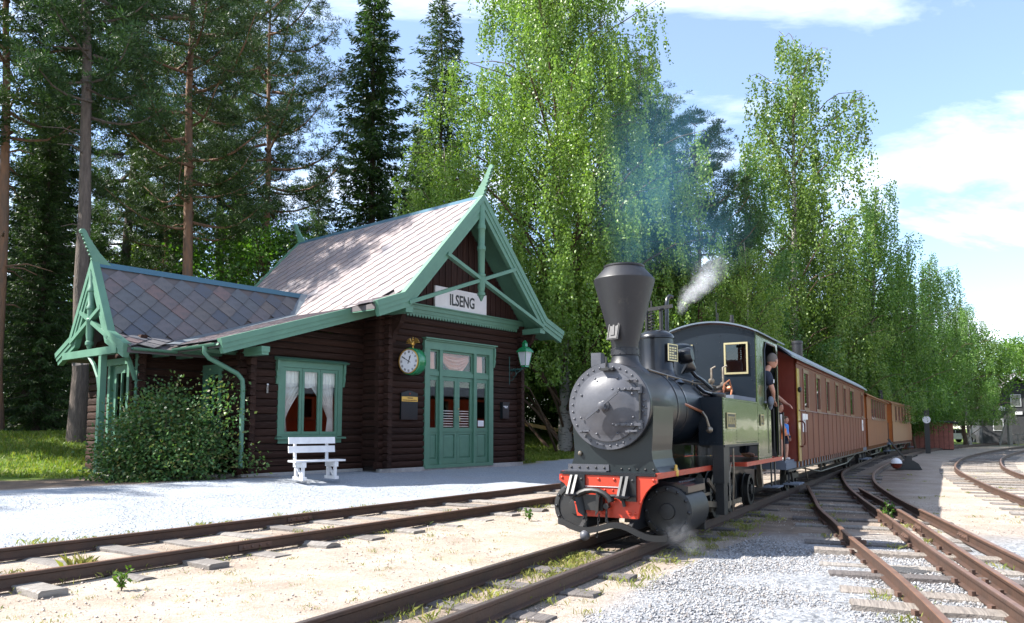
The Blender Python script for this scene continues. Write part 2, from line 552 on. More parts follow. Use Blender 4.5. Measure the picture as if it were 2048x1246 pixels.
M['fence_wood'] = mat('fresh_fence_wood', (.55, .36, .13), .7, var=(.45, .28, .1), scale=5)
M['step_wood'] = mat('worn_step_wood', (.36, .34, .31), .85, var=(.22, .2, .18), scale=4, stretch=(1, 6, 6), bump=.4)
M['greywood'] = mat('grey_weathered_wood', (.27, .25, .22), .85, var=(.17, .155, .14), scale=4, stretch=(1, 6, 6), bump=.4)
M['shed_red'] = mat('falu_red_board', (.30, .10, .075), .8, rnd=[(.26, .085, .065), (.34, .12, .09)], var=(.2, .07, .05), scale=4)
M['house_dark'] = mat('dark_tarred_house', (.03, .032, .036), .75, var=(.05, .05, .055), scale=3)
M['stoneA'] = mat('ballast_stone', (.36, .35, .355), .85, island=[(.20, .205, .22), (.31, .315, .33), (.26, .25, .25), (.40, .40, .41), (.06, .062, .07), (.31, .275, .25), (.11, .112, .12)])
M['grain'] = mat('platform_grain', (.34, .35, .37), .85, island=[(.30, .315, .34), (.38, .39, .41), (.34, .34, .35), (.24, .25, .27), (.44, .445, .46)])
M['pebble'] = mat('sand_pebble', (.42, .36, .30), .85, island=[(.42, .34, .28), (.5, .44, .38), (.34, .28, .24), (.24, .18, .15), (.56, .5, .45)])
# ------------------------------------------------------------------ places in the plan
AZB = R(39.3)                                   # station: facade direction
BU = Vector((math.sin(AZB), math.cos(AZB), 0)); BV = Vector((-math.cos(AZB), math.sin(AZB), 0))
B0 = Vector((-3.467, 20.654, .36))
B_ROT = math.atan2(BU.y, BU.x)
AZ2 = R(29.7)                                   # the train's track
T2 = Vector((math.sin(AZ2), math.cos(AZ2), 0)); N2 = Vector((math.cos(AZ2), -math.sin(AZ2), 0))
L2 = -3.57
T_ROT = math.atan2(T2.y, T2.x)
AZ1 = R(33.8)                                   # the platform track
T1 = Vector((math.sin(AZ1), math.cos(AZ1), 0)); N1 = Vector((math.cos(AZ1), -math.sin(AZ1), 0))
RAIL_TOP = .15

def sst(x, a, b):
    t = np.clip((x - a) / (b - a), 0, 1)
    return t * t * (3 - 2 * t)

def height(x, y):
    x = np.asarray(x, dtype=float); y = np.asarray(y, dtype=float)
    q = -9.66 - (x * N1.x + y * N1.y)
    z = .10 * sst(q, 0, .35) + .24 * sst(q, .5, 5.5)
    far = 1 - sst(y, 34, 46)
    z = z * np.where(q > 0, 1, 1) * np.clip(far + 0 * x, 0, 1)
    u = (x - B0.x) * BU.x + (y - B0.y) * BU.y
    v = (x - B0.x) * BV.x + (y - B0.y) * BV.y
    z = z + (1.0 + .95 * sst(u, 0, 8)) * sst(v, 3.6, 15.0) * sst(q, 6, 9)
    e = -((x - 34) * math.cos(R(38)) - (y - 58) * math.sin(R(38)))
    z = z + 1.1 * sst(e, 2.6, 13) * sst(y, 36, 48) * (1 - sst(v, 3.6, 15.0))
    return z

def h1(x, y):
    return float(height(np.array([x]), np.array([y]))[0])

def vnoise(x, y, s, seed=0):
    """cheap smooth value noise for edges of the ground zones"""
    r = np.random.default_rng(seed).random((64, 64))
    xs, ys = x * s, y * s
    xi, yi = np.floor(xs).astype(int), np.floor(ys).astype(int)
    fx, fy = xs - xi, ys - yi
    fx = fx * fx * (3 - 2 * fx); fy = fy * fy * (3 - 2 * fy)
    g = lambda a, b: r[a % 64, b % 64]
    return (g(xi, yi) * (1 - fx) + g(xi + 1, yi) * fx) * (1 - fy) + (g(xi, yi + 1) * (1 - fx) + g(xi + 1, yi + 1) * fx) * fy

def zones(x, y):
    n1 = vnoise(x, y, .9, 3) - .5
    n2 = vnoise(x, y, 2.7, 4) - .5
    lat1 = x * N1.x + y * N1.y
    lat2 = x * N2.x + y * N2.y
    u = (x - B0.x) * BU.x + (y - B0.y) * BU.y
    v = (x - B0.x) * BV.x + (y - B0.y) * BV.y
    wob = n1 * .5 + n2 * .3
    q = -9.72 - lat1
    edge = np.where(u < -3, .1 + .12 * np.clip(-3 - u, 0, 8), np.where(u > 5.9, .0 + .28 * (u - 5.9), 9.0))
    grav = sst(q + wob * .5, 0, .3) * (1 - sst(v - edge + wob * .6, -.15, .35))
    grass = sst(v - edge + wob * .8 - np.where(u < -3, 3.2, .15), -.2, .5) * sst(q, 3, 5)
    e = -((x - 34) * math.cos(R(38)) - (y - 58) * math.sin(R(38)))
    grass = np.maximum(grass, sst(e + wob, 1.8, 3.0) * sst(y, 34, 42))
    grass = np.maximum(grass, sst(y + x * .2, 70, 90))
    ball = sst(lat2 + wob * .35, -2.75, -2.3) * (1 - sst(y + wob * 1.2, 9.5, 11.5)) * (1 - sst(lat2 - .25 * y + wob * .5, .3, 1.2))
    litter = (1 - sst(v - edge, 3.4, 4.4)) * sst(v - edge, .1, .6) * np.where(u < -3, 1, 0)
    n3 = vnoise(x, y, 1.7, 8); n4 = vnoise(x, y, 5.5, 6)
    dirt2 = np.exp(-((lat2 + 3.57) / .62) ** 2) * (.25 + .75 * n3) * (.6 + .5 * n4)
    dirt1 = np.exp(-((lat1 + 8.7) / 1.0) ** 2) * .55 * (.2 + .8 * n3) * (.5 + .6 * n4)
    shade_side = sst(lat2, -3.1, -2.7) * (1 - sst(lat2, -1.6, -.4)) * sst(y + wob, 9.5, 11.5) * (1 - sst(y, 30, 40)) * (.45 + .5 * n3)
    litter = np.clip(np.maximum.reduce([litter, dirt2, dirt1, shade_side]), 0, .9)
    return grav, grass, ball, litter

def axis(dense0, dense1, step, lo, hi, grow=1.22):
    a = list(np.arange(dense0, dense1 + 1e-6, step))
    s = step
    while a[-1] < hi:
        s *= grow
        a.append(a[-1] + s)
    s = step
    while a[0] > lo:
        s *= grow
        a.insert(0, a[0] - s)
    return np.array(a)

xs = axis(-15, 22, .2, -2500, 2500)
ys = axis(3.5, 36, .2, -2500, 2500)
gx, gy = np.meshgrid(xs, ys)
gz = height(gx, gy) + (vnoise(gx, gy, 1.3, 9) - .5) * .03
lat2g = gx * N2.x + gy * N2.y
lat1g = gx * N1.x + gy * N1.y
near_rail = np.minimum(np.abs(lat2g - L2), np.abs(lat1g + 8.7))
gz -= .012
nx, ny = len(xs), len(ys)
vv = np.stack([gx, gy, gz], -1).reshape(-1, 3)
ii = (np.arange(ny - 1)[:, None] * nx + np.arange(nx - 1)[None, :]).ravel()
ff = np.stack([ii, ii + 1, ii + nx + 1, ii + nx], -1)
gm = bpy.data.meshes.new('ground')
gm.vertices.add(len(vv)); gm.vertices.foreach_set('co', vv.astype(np.float32).ravel())
gm.loops.add(ff.size); gm.loops.foreach_set('vertex_index', ff.astype(np.int32).ravel())
gm.polygons.add(len(ff)); gm.polygons.foreach_set('loop_start', np.arange(0, ff.size, 4, dtype=np.int32)); gm.polygons.foreach_set('loop_total', np.full(len(ff), 4, dtype=np.int32))
gm.update(calc_edges=True)
gm.polygons.foreach_set('use_smooth', np.ones(len(ff), dtype=bool))
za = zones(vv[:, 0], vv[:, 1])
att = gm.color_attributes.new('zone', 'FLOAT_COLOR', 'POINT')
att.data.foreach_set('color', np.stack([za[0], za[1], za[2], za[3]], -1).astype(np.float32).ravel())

def ground_mat():
    m = bpy.data.materials.new('ground_surface')
    m.use_nodes = True
    n, l = m.node_tree.nodes, m.node_tree.links
    b = n['Principled BSDF']
    b.inputs['Roughness'].default_value = .92
    b.inputs['Specular IOR Level'].default_value = .15
    t = n.new('ShaderNodeTexCoord')
    a = n.new('ShaderNodeAttribute'); a.attribute_name = 'zone'
    sp = n.new('ShaderNodeSeparateColor'); l.new(a.outputs['Color'], sp.inputs[0])
    def noise(scale, detail=6, rough=.6):
        q = n.new('ShaderNodeTexNoise'); q.inputs['Scale'].default_value = scale; q.inputs['Detail'].default_value = detail; q.inputs['Roughness'].default_value = rough
        l.new(t.outputs['Object'], q.inputs['Vector']); return q.outputs['Fac']
    def ramp(fac, stops):
        q = n.new('ShaderNodeValToRGB'); e = q.color_ramp.elements
        while len(e) < len(stops): e.new(.5)
        for i, (p, c) in enumerate(stops): e[i].position = p; e[i].color = (*c, 1)
        l.new(fac, q.inputs[0]); return q.outputs['Color']
    def mix(f, a_, b_, mode='MIX'):
        q = n.new('ShaderNodeMixRGB'); q.blend_type = mode
        if hasattr(f, 'links'): l.new(f, q.inputs[0])
        else: q.inputs[0].default_value = f
        for k, c in ((1, a_), (2, b_)):
            if hasattr(c, 'links'): l.new(c, q.inputs[k])
            else: q.inputs[k].default_value = (*c, 1)
        return q.outputs[0]
    def rng_(f, lo, hi):
        q = n.new('ShaderNodeMapRange'); q.inputs[1].default_value = lo; q.inputs[2].default_value = hi; l.new(f, q.inputs[0]); return q.outputs[0]
    def vor(scale):
        q = n.new('ShaderNodeTexVoronoi'); q.inputs['Scale'].default_value = scale; l.new(t.outputs['Object'], q.inputs['Vector']); return q
    # sand between the tracks: pale, blotchy, with grit and a film of dry weed
    sand = ramp(noise(1.1, 8, .65), [(.28, (.20, .155, .12)), (.45, (.31, .26, .215)), (.58, (.38, .33, .285)), (.75, (.46, .42, .375))])
    sand = mix(rng_(noise(13, 7, .8), .52, .70), sand, (.15, .092, .06))
    sand = mix(rng_(noise(.75, 6, .7), .53, .78), sand, (.33, .29, .19))
    v1 = vor(58)
    grit = ramp(v1.outputs['Color'], [(.0, (.16, .12, .09)), (.5, (.34, .285, .235)), (1, (.46, .41, .365))])
    sand = mix(.38, sand, grit)
    # crushed grey gravel of the platform
    v2 = vor(46)
    grav = ramp(v2.outputs['Color'], [(.0, (.15, .175, .21)), (.45, (.265, .29, .33)), (1, (.42, .44, .47))])
    grav = mix(rng_(noise(.9, 6, .65), .45, .85), grav, (.31, .305, .30))
    grav = mix(.25, grav, (.28, .305, .345))
    v3 = vor(30)
    ball = ramp(v3.outputs['Color'], [(.0, (.06, .065, .075)), (.35, (.19, .20, .215)), (1, (.34, .345, .36))])
    grs = ramp(noise(2.2, 7, .7), [(.3, (.045, .085, .014)), (.5, (.085, .135, .022)), (.72, (.15, .175, .045))])
    grs = mix(rng_(noise(.5, 4), .55, .7), grs, (.17, .16, .05))
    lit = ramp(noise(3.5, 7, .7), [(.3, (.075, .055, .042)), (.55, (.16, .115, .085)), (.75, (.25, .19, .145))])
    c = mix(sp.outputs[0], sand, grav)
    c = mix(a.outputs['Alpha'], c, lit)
    c = mix(sp.outputs[2], c, ball)
    c = mix(sp.outputs[1], c, grs)
    l.new(c, b.inputs['Base Color'])
    hgt = n.new('ShaderNodeMath'); hgt.operation = 'ADD'
    l.new(v1.outputs['Distance'], hgt.inputs[0])
    l.new(noise(60, 8, .75), hgt.inputs[1])
    bp = n.new('ShaderNodeBump'); bp.inputs['Strength'].default_value = .6; bp.inputs['Distance'].default_value = .012
    l.new(hgt.outputs[0], bp.inputs['Height']); l.new(bp.outputs[0], b.inputs['Normal'])
    return m
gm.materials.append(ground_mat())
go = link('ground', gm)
go['kind'] = 'structure'

# ------------------------------------------------------------------ railway tracks
PROF = [(-.05, 0), (.05, 0), (.05, .012), (.011, .024), (.011, .098), (.029, .110), (.031, .136), (.024, .142), (-.024, .142), (-.031, .136), (-.029, .110), (-.011, .098), (-.011, .024), (-.05, .012)]
def spline(pts, step=.5):
    P = np.array([p[:2] for p in pts], dtype=float)
    P = np.vstack([2 * P[0] - P[1], P, 2 * P[-1] - P[-2]])
    out = []
    for i in range(1, len(P) - 2):
        p0, p1, p2, p3 = P[i - 1:i + 3]
        m = max(2, int(np.linalg.norm(p2 - p1) / step))
        for t in np.linspace(0, 1, m, endpoint=False):
            out.append(.5 * ((2 * p1) + (-p0 + p2) * t + (2 * p0 - 5 * p1 + 4 * p2 - p3) * t * t + (-p0 + 3 * p1 - 3 * p2 + p3) * t ** 3))
    out.append(P[-2])
    return np.array(out)
def rail(path, parent, top='railtop', z=.008, sc=1.0, name='rail'):
    P = np.asarray(path)
    d = np.gradient(P, axis=0)
    d /= np.linalg.norm(d, axis=1)[:, None]
    k = len(PROF)
    vs, fs = [], []
    for p, t in zip(P, d):
        for a, b_ in PROF:
            vs.append((p[0] + t[1] * a * sc, p[1] - t[0] * a * sc, z + b_ * sc))
    for i in range(len(P) - 1):
        for j in range(k):
            fs.append((i * k + j, i * k + (j + 1) % k, (i + 1) * k + (j + 1) % k, (i + 1) * k + j))
    fs.append(tuple(range(k))[::-1]); fs.append(tuple(range((len(P) - 1) * k, len(P) * k)))
    mb = MB().add(vs, fs)
    me = mb.mesh(name, M['rail'])
    me.materials.append(M[top])
    for pl in me.polygons:
        if pl.center.z > z + .139 * sc:
            pl.material_index = 1
    return link(name, me, parent)
def line_path(T, N, lat, a, b):
    return [tuple((T * t + N * lat).to_2d()) for t in np.arange(a, b, 2.0)]

def sleeper_mesh(L, W, H, m, name, rounded):
    """a hewn sleeper: x along its length, rounded or chamfered top, uneven faces"""
    mb = MB()
    rr = random.Random(name)
    if rounded:
        prof = [(-W / 2, -.1), (W / 2, -.1), (W / 2, .3 * H), (W * .36, .72 * H), (W * .15, .97 * H), (-W * .15, H), (-W * .37, .75 * H), (-W / 2, .3 * H)]
    else:
        prof = [(-W / 2, -.1), (W / 2, -.1), (W / 2, .8 * H), (W * .42, H), (-W * .4, H), (-W / 2, .75 * H)]
    k = len(prof)
    xs_ = [-L / 2, -L * .31, -L * .1, L * .13, L * .34, L / 2]
    vs = [(x + rr.uniform(-.008, .008), y + rr.uniform(-.01, .01), z + rr.uniform(-.007, .007)) for x in xs_ for y, z in prof]
    fs = [(i * k + j, (i + 1) * k + j, (i + 1) * k + (j + 1) % k, i * k + (j + 1) % k) for i in range(5) for j in range(k)]
    fs += [tuple(range(k)), tuple(range(5 * k, 6 * k))[::-1]]
    return mb.add(vs, fs).mesh('sleeper', m)
def put_sleepers(parent, meshes, spots, name='sleeper'):
    for i, (x, y, ang) in enumerate(spots):
        o = link(name, meshes[i % len(meshes)], parent)
        o.location = (x, y, h1(x, y) + random.uniform(-.026, .006))
        o.rotation_euler = (random.uniform(-.02, .02), random.uniform(-.008, .008), ang + random.uniform(-.025, .025))
def fishplate(parent, pos, az, side, sc=1.0):
    mb = MB()
    mb.box(-.24, .24, .013 * sc, .03 * sc, .034 * sc, .10 * sc)
    for k in (-.17, -.06, .06, .17):
        mb.lathe([(.016, 0), (.016, .018), (.008, .026)], 6, (k, .03 * sc, .066 * sc), (0, 1, 0))
    o = mb.build('fishplate', M['rust'], parent)
    o.location = (pos[0], pos[1], .008)
    o.rotation_euler = (0, 0, math.pi / 2 - az + (math.pi if side < 0 else 0))
    return o

trk1 = thing('railway_track', 'rusty wide railway track running along the gravel platform in front of the station', 'track')
P1f = line_path(T1, N1, -9.6, -24, 56); P1n = line_path(T1, N1, -7.84, -24, 56)
rail(P1f, trk1); rail(P1n, trk1)
sm1 = [sleeper_mesh(2.75, .25, .035, M['sleeper'], 'a%d' % i, i == 0) for i in range(3)]
put_sleepers(trk1, sm1, [(*(T1 * (1.03 + .84 * i) + N1 * (-8.68 + random.uniform(-.06, .06))).to_2d(), math.atan2(N1.y, N1.x)) for i in range(-26, 46)])
fishplate(trk1, (T1 * 6.1 + N1 * -7.84).to_2d(), AZ1, -1)
fishplate(trk1, (T1 * 13.4 + N1 * -7.84).to_2d(), AZ1, -1)
fishplate(trk1, (T1 * 8.3 + N1 * -9.6).to_2d(), AZ1, -1)

trk2 = thing('railway_track', 'narrow gauge track under the steam locomotive and its carriages', 'track')
far_r = [(14.0, 30.9), (17.6, 37.2), (21.6, 43.6), (26.3, 49.5), (33.2, 58.4), (49.8, 76.6), (70, 96)]
P2r = spline([tuple((T2 * t + N2 * -3.17).to_2d()) for t in (-24, -12, 2.5, 10, 18, 26, 32)] + far_r)
d2 = np.gradient(P2r, axis=0); d2 /= np.linalg.norm(d2, axis=1)[:, None]
P2l = P2r + np.stack([-d2[:, 1], d2[:, 0]], -1) * .79
P2c = P2r + np.stack([-d2[:, 1], d2[:, 0]], -1) * .395
rail(P2l, trk2, 'railtop_dark'); rail(P2r, trk2, 'railtop_dark')
sm2 = [sleeper_mesh(1.56, .2, .03, M['sleeper_dark'], 'b%d' % i, False) for i in range(3)]
sp2, acc = [], 0
for i in range(1, len(P2c)):
    acc += np.linalg.norm(P2c[i] - P2c[i - 1])
    if acc > .86:
        acc = 0
        sp2.append((P2c[i][0], P2c[i][1], math.atan2(-d2[i][0], d2[i][1])))
put_sleepers(trk2, sm2, sp2[:92])

K = .9638
A_ = [(7.31, 19.12), (6.2, 15.9), (5.43, 13.67), (4.86, 11.68), (4.42, 10.2), (3.89, 8.21), (3.58, 7.1), (3.13, 5.63), (2.62, 4.0), (.9, -2.0), (-1.4, -10)]
B_ = [(15.1, 33.4), (11.9, 27.4), (10.3, 24.1), (8.3, 19.12), (7.05, 15.6), (6.1, 12.7), (4.87, 9.02), (3.94, 6.05), (3.32, 4.0), (1.6, -2.0), (-.7, -10)]
C_ = [(8.2, 18.23), (7.42, 15.76), (6.46, 12.7), (5.29, 9.3), (4.40, 6.69), (3.55, 4.1), (1.75, -2.0), (-.6, -10)]
D_ = [(75, 103), (52.5, 80), (35.35, 61.2), (28.1, 51.8), (21.4, 41.84), (16.3, 33.1), (13.05, 27.4), (11.2, 23.9), (9.42, 20.0), (7.82, 15.7), (6.62, 11.95), (5.87, 9.6), (5.39, 8.1), (4.6, 5.8), (4.1, 4.2), (2.4, -2.0), (.1, -10)]
trk3 = thing('railway_track', 'rusty four-rail junction of narrow tracks curving into the right foreground', 'track')
paths3 = [spline([(a * K, b * K) for a, b in pts]) for pts in (A_, B_, C_, D_)]
for i, pth in enumerate(paths3):
    rail(pth, trk3, 'railtop', z=.006 if i != 1 else .007)
lefts = [(2.70, 5.85), (2.84, 6.56), (3.02, 7.21), (3.25, 8.0), (3.39, 8.6), (3.66, 9.43), (3.84, 10.2), (4.04, 10.95), (4.38, 12.0), (4.67, 12.9), (5.15, 14.3), (5.5, 15.3), (5.85, 16.3), (6.3, 17.3), (6.75, 18.4), (7.25, 19.6), (7.8, 20.9), (8.5, 22.2), (9.2, 23.6), (9.9, 25.0)]
for i, (x, y) in enumerate(lefts):
    Ln = (1.9, 2.15, 2.25, 2.35, 2.3, 2.2)[i % 6] if y < 16 else 1.9
    key = sleeper_mesh(Ln, .23, .035, M['sleeper'] if i % 3 else M['sleeper_dark'], 'c%d' % i, False)
    dr = Vector((.945, -.325)).normalized() if y < 13 else Vector((.91, -.415))
    put_sleepers(trk3, [key], [(x + dr.x * Ln / 2, y + dr.y * Ln / 2, math.atan2(dr.y, dr.x))])
for pth, yy in ((paths3[1], 10.3), (paths3[2], 10.9), (paths3[3], 10.2), (paths3[1], 15.8)):
    j = int(np.argmin(np.abs(pth[:, 1] - yy)))
    tdir = pth[j - 1] - pth[j + 1]
    fishplate(trk3, pth[j], math.atan2(abs(tdir[0]), abs(tdir[1])), 1)
# check-rail spacer blocks and the joint block
for pth, yy in ((paths3[0], 9.9), (paths3[1], 17.0), (paths3[2], 15.6)):
    j = int(np.argmin(np.abs(pth[:, 1] - yy)))
    o = MB().box(-.07, .07, -.14, .0, 0, .1).box(-.03, .03, -.2, -.14, .02, .07).build('spacer_block', M['rust'], trk3)
    o.location = (pth[j][0], pth[j][1], .02)
    o.rotation_euler = (0, 0, R(70))
# spikes that hold the rails (tiny, many)
mb = MB()
for pth in paths3[:3]:
    for x, y in lefts[:12]:
        yy = y - .12 * 1.0
        j = int(np.argmin(np.abs(pth[:, 1] - (y - .325 * (pth[int(np.argmin(np.abs(pth[:, 1] - y)))][0] - x)))))
        for sd in (-.075, .075):
            c = (pth[j][0] + sd, pth[j][1], .045)
            mb.box(c[0] - .018, c[0] + .018, c[1] - .03, c[1] + .03, .02, .062)
mb.build('rail_spikes', M['rust'], trk3, kind='stuff')

trk4 = thing('railway_track', 'rusty wide track curving across the sand at the far right', 'track')
E_ = [(1.0, -12), (4.2, -.5), (7.2, 8.2), (8.9, 12.4), (10.2, 15.4), (12.05, 19.7), (15.1, 26.1), (18.1, 31.4), (23.3, 39.4), (31.4, 50.2), (40.5, 61.2), (60, 82)]
pE = spline([(a * K, b * K) for a, b in E_])
dE = np.gradient(pE, axis=0); dE /= np.linalg.norm(dE, axis=1)[:, None]
pF = pE + np.stack([dE[:, 1], -dE[:, 0]], -1) * 1.5
rail(pE, trk4); rail(pF, trk4)
sp4, acc = [], 0
pM = (pE + pF) / 2
for i in range(1, len(pM)):
    acc += np.linalg.norm(pM[i] - pM[i - 1])
    if acc > .85:
        acc = 0
        sp4.append((pM[i][0], pM[i][1], math.atan2(-dE[i][0], dE[i][1])))
put_sleepers(trk4, [sleeper_mesh(2.5, .24, .03, M['sleeper'], 'd%d' % i, False) for i in range(2)], sp4[:72])
# ------------------------------------------------------------------ the station (local x = along the facade, y = into the building)
st = thing('station_building', 'dark log railway station with green dragon-head gables and slate roof', 'building', B0, B_ROT)
FW = 5.85                                        # facade width
WV = .854                                        # set-back of the window wall
WL = -3.58                                       # its left corner
RIDGE = (2.92, 8.03); KICK = (-.18, 4.67); KEND = (-1.14, 4.32)
RK = (6.02, 4.67); RKE = (6.98, 4.32)
VF, VB = -.95, 8.15
CB = (-.394, 4.45); CE = (-4.75, 3.10)           # lean-to roof: its top bend and its eave
WRV, WRZ = 4.06, 5.22                            # wing ridge
WK = (2.98, 3.40); WE = (2.09, 3.03); WU = -5.9

# logs: a unit log that is scaled to length, bulging face, recessed seams
LH = .183
def log_unit(i):
    rr = random.Random(40 + i)
    prof = [(.12, .002), (-.006, .004), (-.032, .022), (-.042, .085), (-.038, .150), (-.014, .177), (.12, .179)]
    xs_ = (0, .3, .62, 1)
    k = len(prof)
    vs = [(x, y + (rr.uniform(-.008, .008) if 0 < j < k - 1 else 0), z + (rr.uniform(-.006, .006) if 0 < j < k - 1 else 0)) for x in xs_ for j, (y, z) in enumerate(prof)]
    fs = [(a * k + j, (a + 1) * k + j, (a + 1) * k + (j + 1) % k, a * k + (j + 1) % k) for a in range(3) for j in range(k)]
    fs += [tuple(range(k)), tuple(range(3 * k, 4 * k))[::-1]]
    return MB().add(vs, fs).mesh('log', M['log'], smooth=50)
LOGS = [log_unit(i) for i in range(4)]
_li = [0]
def log(parent, a, z, L, along='u', h=LH, out=-1, name='log'):
    """a = (u, v) of the start on the wall face; face looks towards -v (along u) or -u (along v)"""
    _li[0] += 1
    o = link(name, LOGS[_li[0] * 7 % 4], parent)
    jv = random.uniform(-.012, .010)
    o.location = (a[0], a[1] + jv, z)
    o.scale = (L, 1, h / LH * random.uniform(.95, 1.02))
    o.rotation_euler = (random.uniform(-.03, .03), random.uniform(-.006, .006) / max(L, 1), 0)
    if along == 'v':
        # run towards -v so that the bulging side looks to -u
        o.location = (a[0], a[1] + L, z)
        o.rotation_euler = (0, 0, -math.pi / 2)
    return o
def roof_z(u):
    if u < CB[0]:
        return CE[1] + (u - CE[0]) * (CB[1] - CE[1]) / (CB[0] - CE[0])
    if u < RIDGE[0]:
        return RIDGE[1] - (RIDGE[0] - u) * (RIDGE[1] - KICK[1]) / (RIDGE[0] - KICK[0])
    return RIDGE[1] - (u - RIDGE[0]) * (RIDGE[1] - KICK[1]) / (RIDGE[0] - KICK[0])

# front wall with the door opening 1.6..4.4
front = MB().box(0, 1.62, .03, .2, 0, 4.45).box(4.32, FW, .03, .2, 0, 4.45).box(1.62, 4.32, .03, .2, 3.55, 4.45).build('front_wall', M['core'], st)
for i in range(23):
    z = .06 + i * LH
    j = random.uniform(-.03, .03)
    if z + LH < 3.72:
        log(front, (-.2 + j, 0), z, 1.75 - j)
        log(front, (4.36, 0), z, FW + .2 - 4.36 + j)
    else:
        log(front, (-.2 + j, 0), z, FW + .4 - j)
ret = MB().box(.03, .2, .2, WV + .2, 0, 4.6).build('return_wall', M['core'], st)
for i in range(25):
    log(ret, (0, -.22), LH * .5 + i * LH, WV + .3, 'v')
rgt = MB().box(FW - .2, FW - .03, .2, 7.6, 0, 4.5).build('right_wall', M['core'], st)
for i in range(24):
    log(rgt, (FW - .12, -.22), LH * .5 + i * LH, .5, 'v', name='log_end')
MB().box(-4.0 + .6, FW - .2, 7.4, 7.6, 0, 4.4).build('back_wall', M['core'], st)

# window wall with the window opening -2.66..-.84 x .9..2.8
ww = st_ww = MB().box(WL, -2.62, WV + .03, WV + .2, 0, 3.35).box(-.88, 0, WV + .03, WV + .2, 0, 4.25).box(-2.62, -.88, WV + .03, WV + .2, 0, .95).box(-2.62, -.88, WV + .03, WV + .2, 2.72, 3.65).build('window_wall', M['core'], st)
for i in range(25):
    z = .03 + i * LH
    lim = z + LH + .1
    u0 = WL - .2 + random.uniform(-.03, .03)
    if lim > roof_z(WL) - .05:
        u0 = CE[0] + (lim - CE[1] + .02) / ((CB[1] - CE[1]) / (CB[0] - CE[0]))
    if u0 > -.25:
        break
    if .86 < z + LH * .5 < 2.86:
        log(ww, (u0, WV), z, -2.7 - u0)
        log(ww, (-.8, WV), z, .86)
    else:
        log(ww, (u0, WV), z, .06 - u0)
sw = MB().box(WL + .03, WL + .2, WV + .2, 1.98, 0, 3.3).box(WL + .03, WL + .2, 2.78, 3.0, 0, 3.3).box(WL + .03, WL + .2, 1.98, 2.78, 0, .95).box(WL + .03, WL + .2, 1.98, 2.78, 2.62, 3.3).build('side_wall', M['core'], st)
for i in range(18):
    z = LH * .5 + .0 + i * LH
    if z + LH > 3.35:
        break
    if .9 < z + LH * .5 < 2.66:
        log(sw, (WL, WV - .22), z, 1.93 - WV + .22, 'v')
        log(sw, (WL, 2.84), z, .2, 'v')
    else:
        log(sw, (WL, WV - .22), z, 3.0 - WV + .2, 'v')
# wing walls
wf = MB().box(-5.25, WL + .1, 2.88, 3.05, 0, 3.35).build('wing_front_wall', M['core'], st)
for i in range(18):
    log(wf, (-5.42, 2.85), .03 + i * LH, 5.42 + WL + .1)
wg = MB().box(-5.27, -5.1, 3.05, 3.2, 0, 3.4).box(-5.27, -5.1, 4.2, 5.25, 0, 3.4).box(-5.27, -5.1, 3.2, 4.2, 2.75, 3.4).prism([(-5.27, 3.16, 3.4), (-5.27, 4.96, 3.4), (-5.27, WRV, 4.9)], (.15, 0, 0)).build('wing_gable_wall', M['core'], st)
for i in range(18):
    z = LH * .5 + i * LH
    if z < 2.7:
        log(wg, (-5.3, 2.63), z, .5, 'v'); log(wg, (-5.3, 4.3), z, 1.15, 'v')
    else:
        log(wg, (-5.3, 2.63), z, 2.85, 'v')
MB().box(-5.1, -3.4, 5.1, 5.27, 0, 3.4).build('wing_back_wall', M['core'], st)
# interior lining, floor
MB().box(.2, FW - .2, 7.3, 7.36, 0, 4.4).box(-3.4, -3.34, 3.0, 7.36, 0, 3.2).box(-3.38, .2, 4.6, 4.66, 0, 3.4).build('room_lining', M['interior'], st)
MB().box(-5.0, FW - .1, WV + .2, 7.4, -.05, .06).box(.1, FW - .1, .2, WV + .2, -.05, .062).build('floor', M['greywood'], st)
# stone foundation
MB().box(WL - .12, -.03, WV - .07, WV + .1, -.35, .05).box(-.12, FW + .12, -.06, .12, -.35, .055).box(WL - .1, WL + .05, WV + .1, 3.0, -.35, .05).box(-5.4, WL, 2.78, 2.95, -.35, .05).box(-5.35, -5.2, 2.95, 5.3, -.35, .05).box(FW - .05, FW + .1, .12, 7.6, -.35, .05).build('foundation', M['stone'], st)

# roof sheets
def slab(mb, prof, v0, v1, th=.13):
    """strip along y from a profile of (x, z) points"""
    n = len(prof)
    vs = [(x, v, z) for v in (v0, v1) for x, z in prof] + [(x, v, z - th) for v in (v0, v1) for x, z in prof]
    fs = []
    for i in range(n - 1):
        fs += [(i, i + 1, n + i + 1, n + i), (2 * n + i, 3 * n + i, 3 * n + i + 1, 2 * n + i + 1)]
    for a, b_ in ((0, 2 * n), (n, 3 * n)):
        for i in range(n - 1):
            fs.append((a + i, b_ + i, b_ + i + 1, a + i + 1) if a == 0 else (a + i, a + i + 1, b_ + i + 1, b_ + i))
    for i in (0, n - 1):
        fs.append((i, n + i, 3 * n + i, 2 * n + i))
    mb.add(vs, fs)
mb = MB()
dz = lambda pts: [(x, z - .03) for x, z in pts]
slab(mb, dz([KEND, KICK, RIDGE, RK, RKE]), VF + .04, .14)
slab(mb, dz([CE, CB, RIDGE, RK, RKE]), .14, VB)
main_roof = mb.build('main_roof', M['roof_under'], st)
mb = MB()
prof = [WE, WK, (WRV, WRZ), (2 * WRV - WK[0], WK[1]), (2 * WRV - WE[0], WE[1])]
vs = []
n = len(prof)
tmp = MB(); slab(tmp, [(a, b_ - .03) for a, b_ in prof], WU + .03, .25)
# swap axes: the wing's profile runs in y
mb.add([(y, x, z) for x, y, z in tmp.v], [f[::-1] for f in tmp.f])
wing_roof = mb.build('wing_roof', M['roof_under'], st)

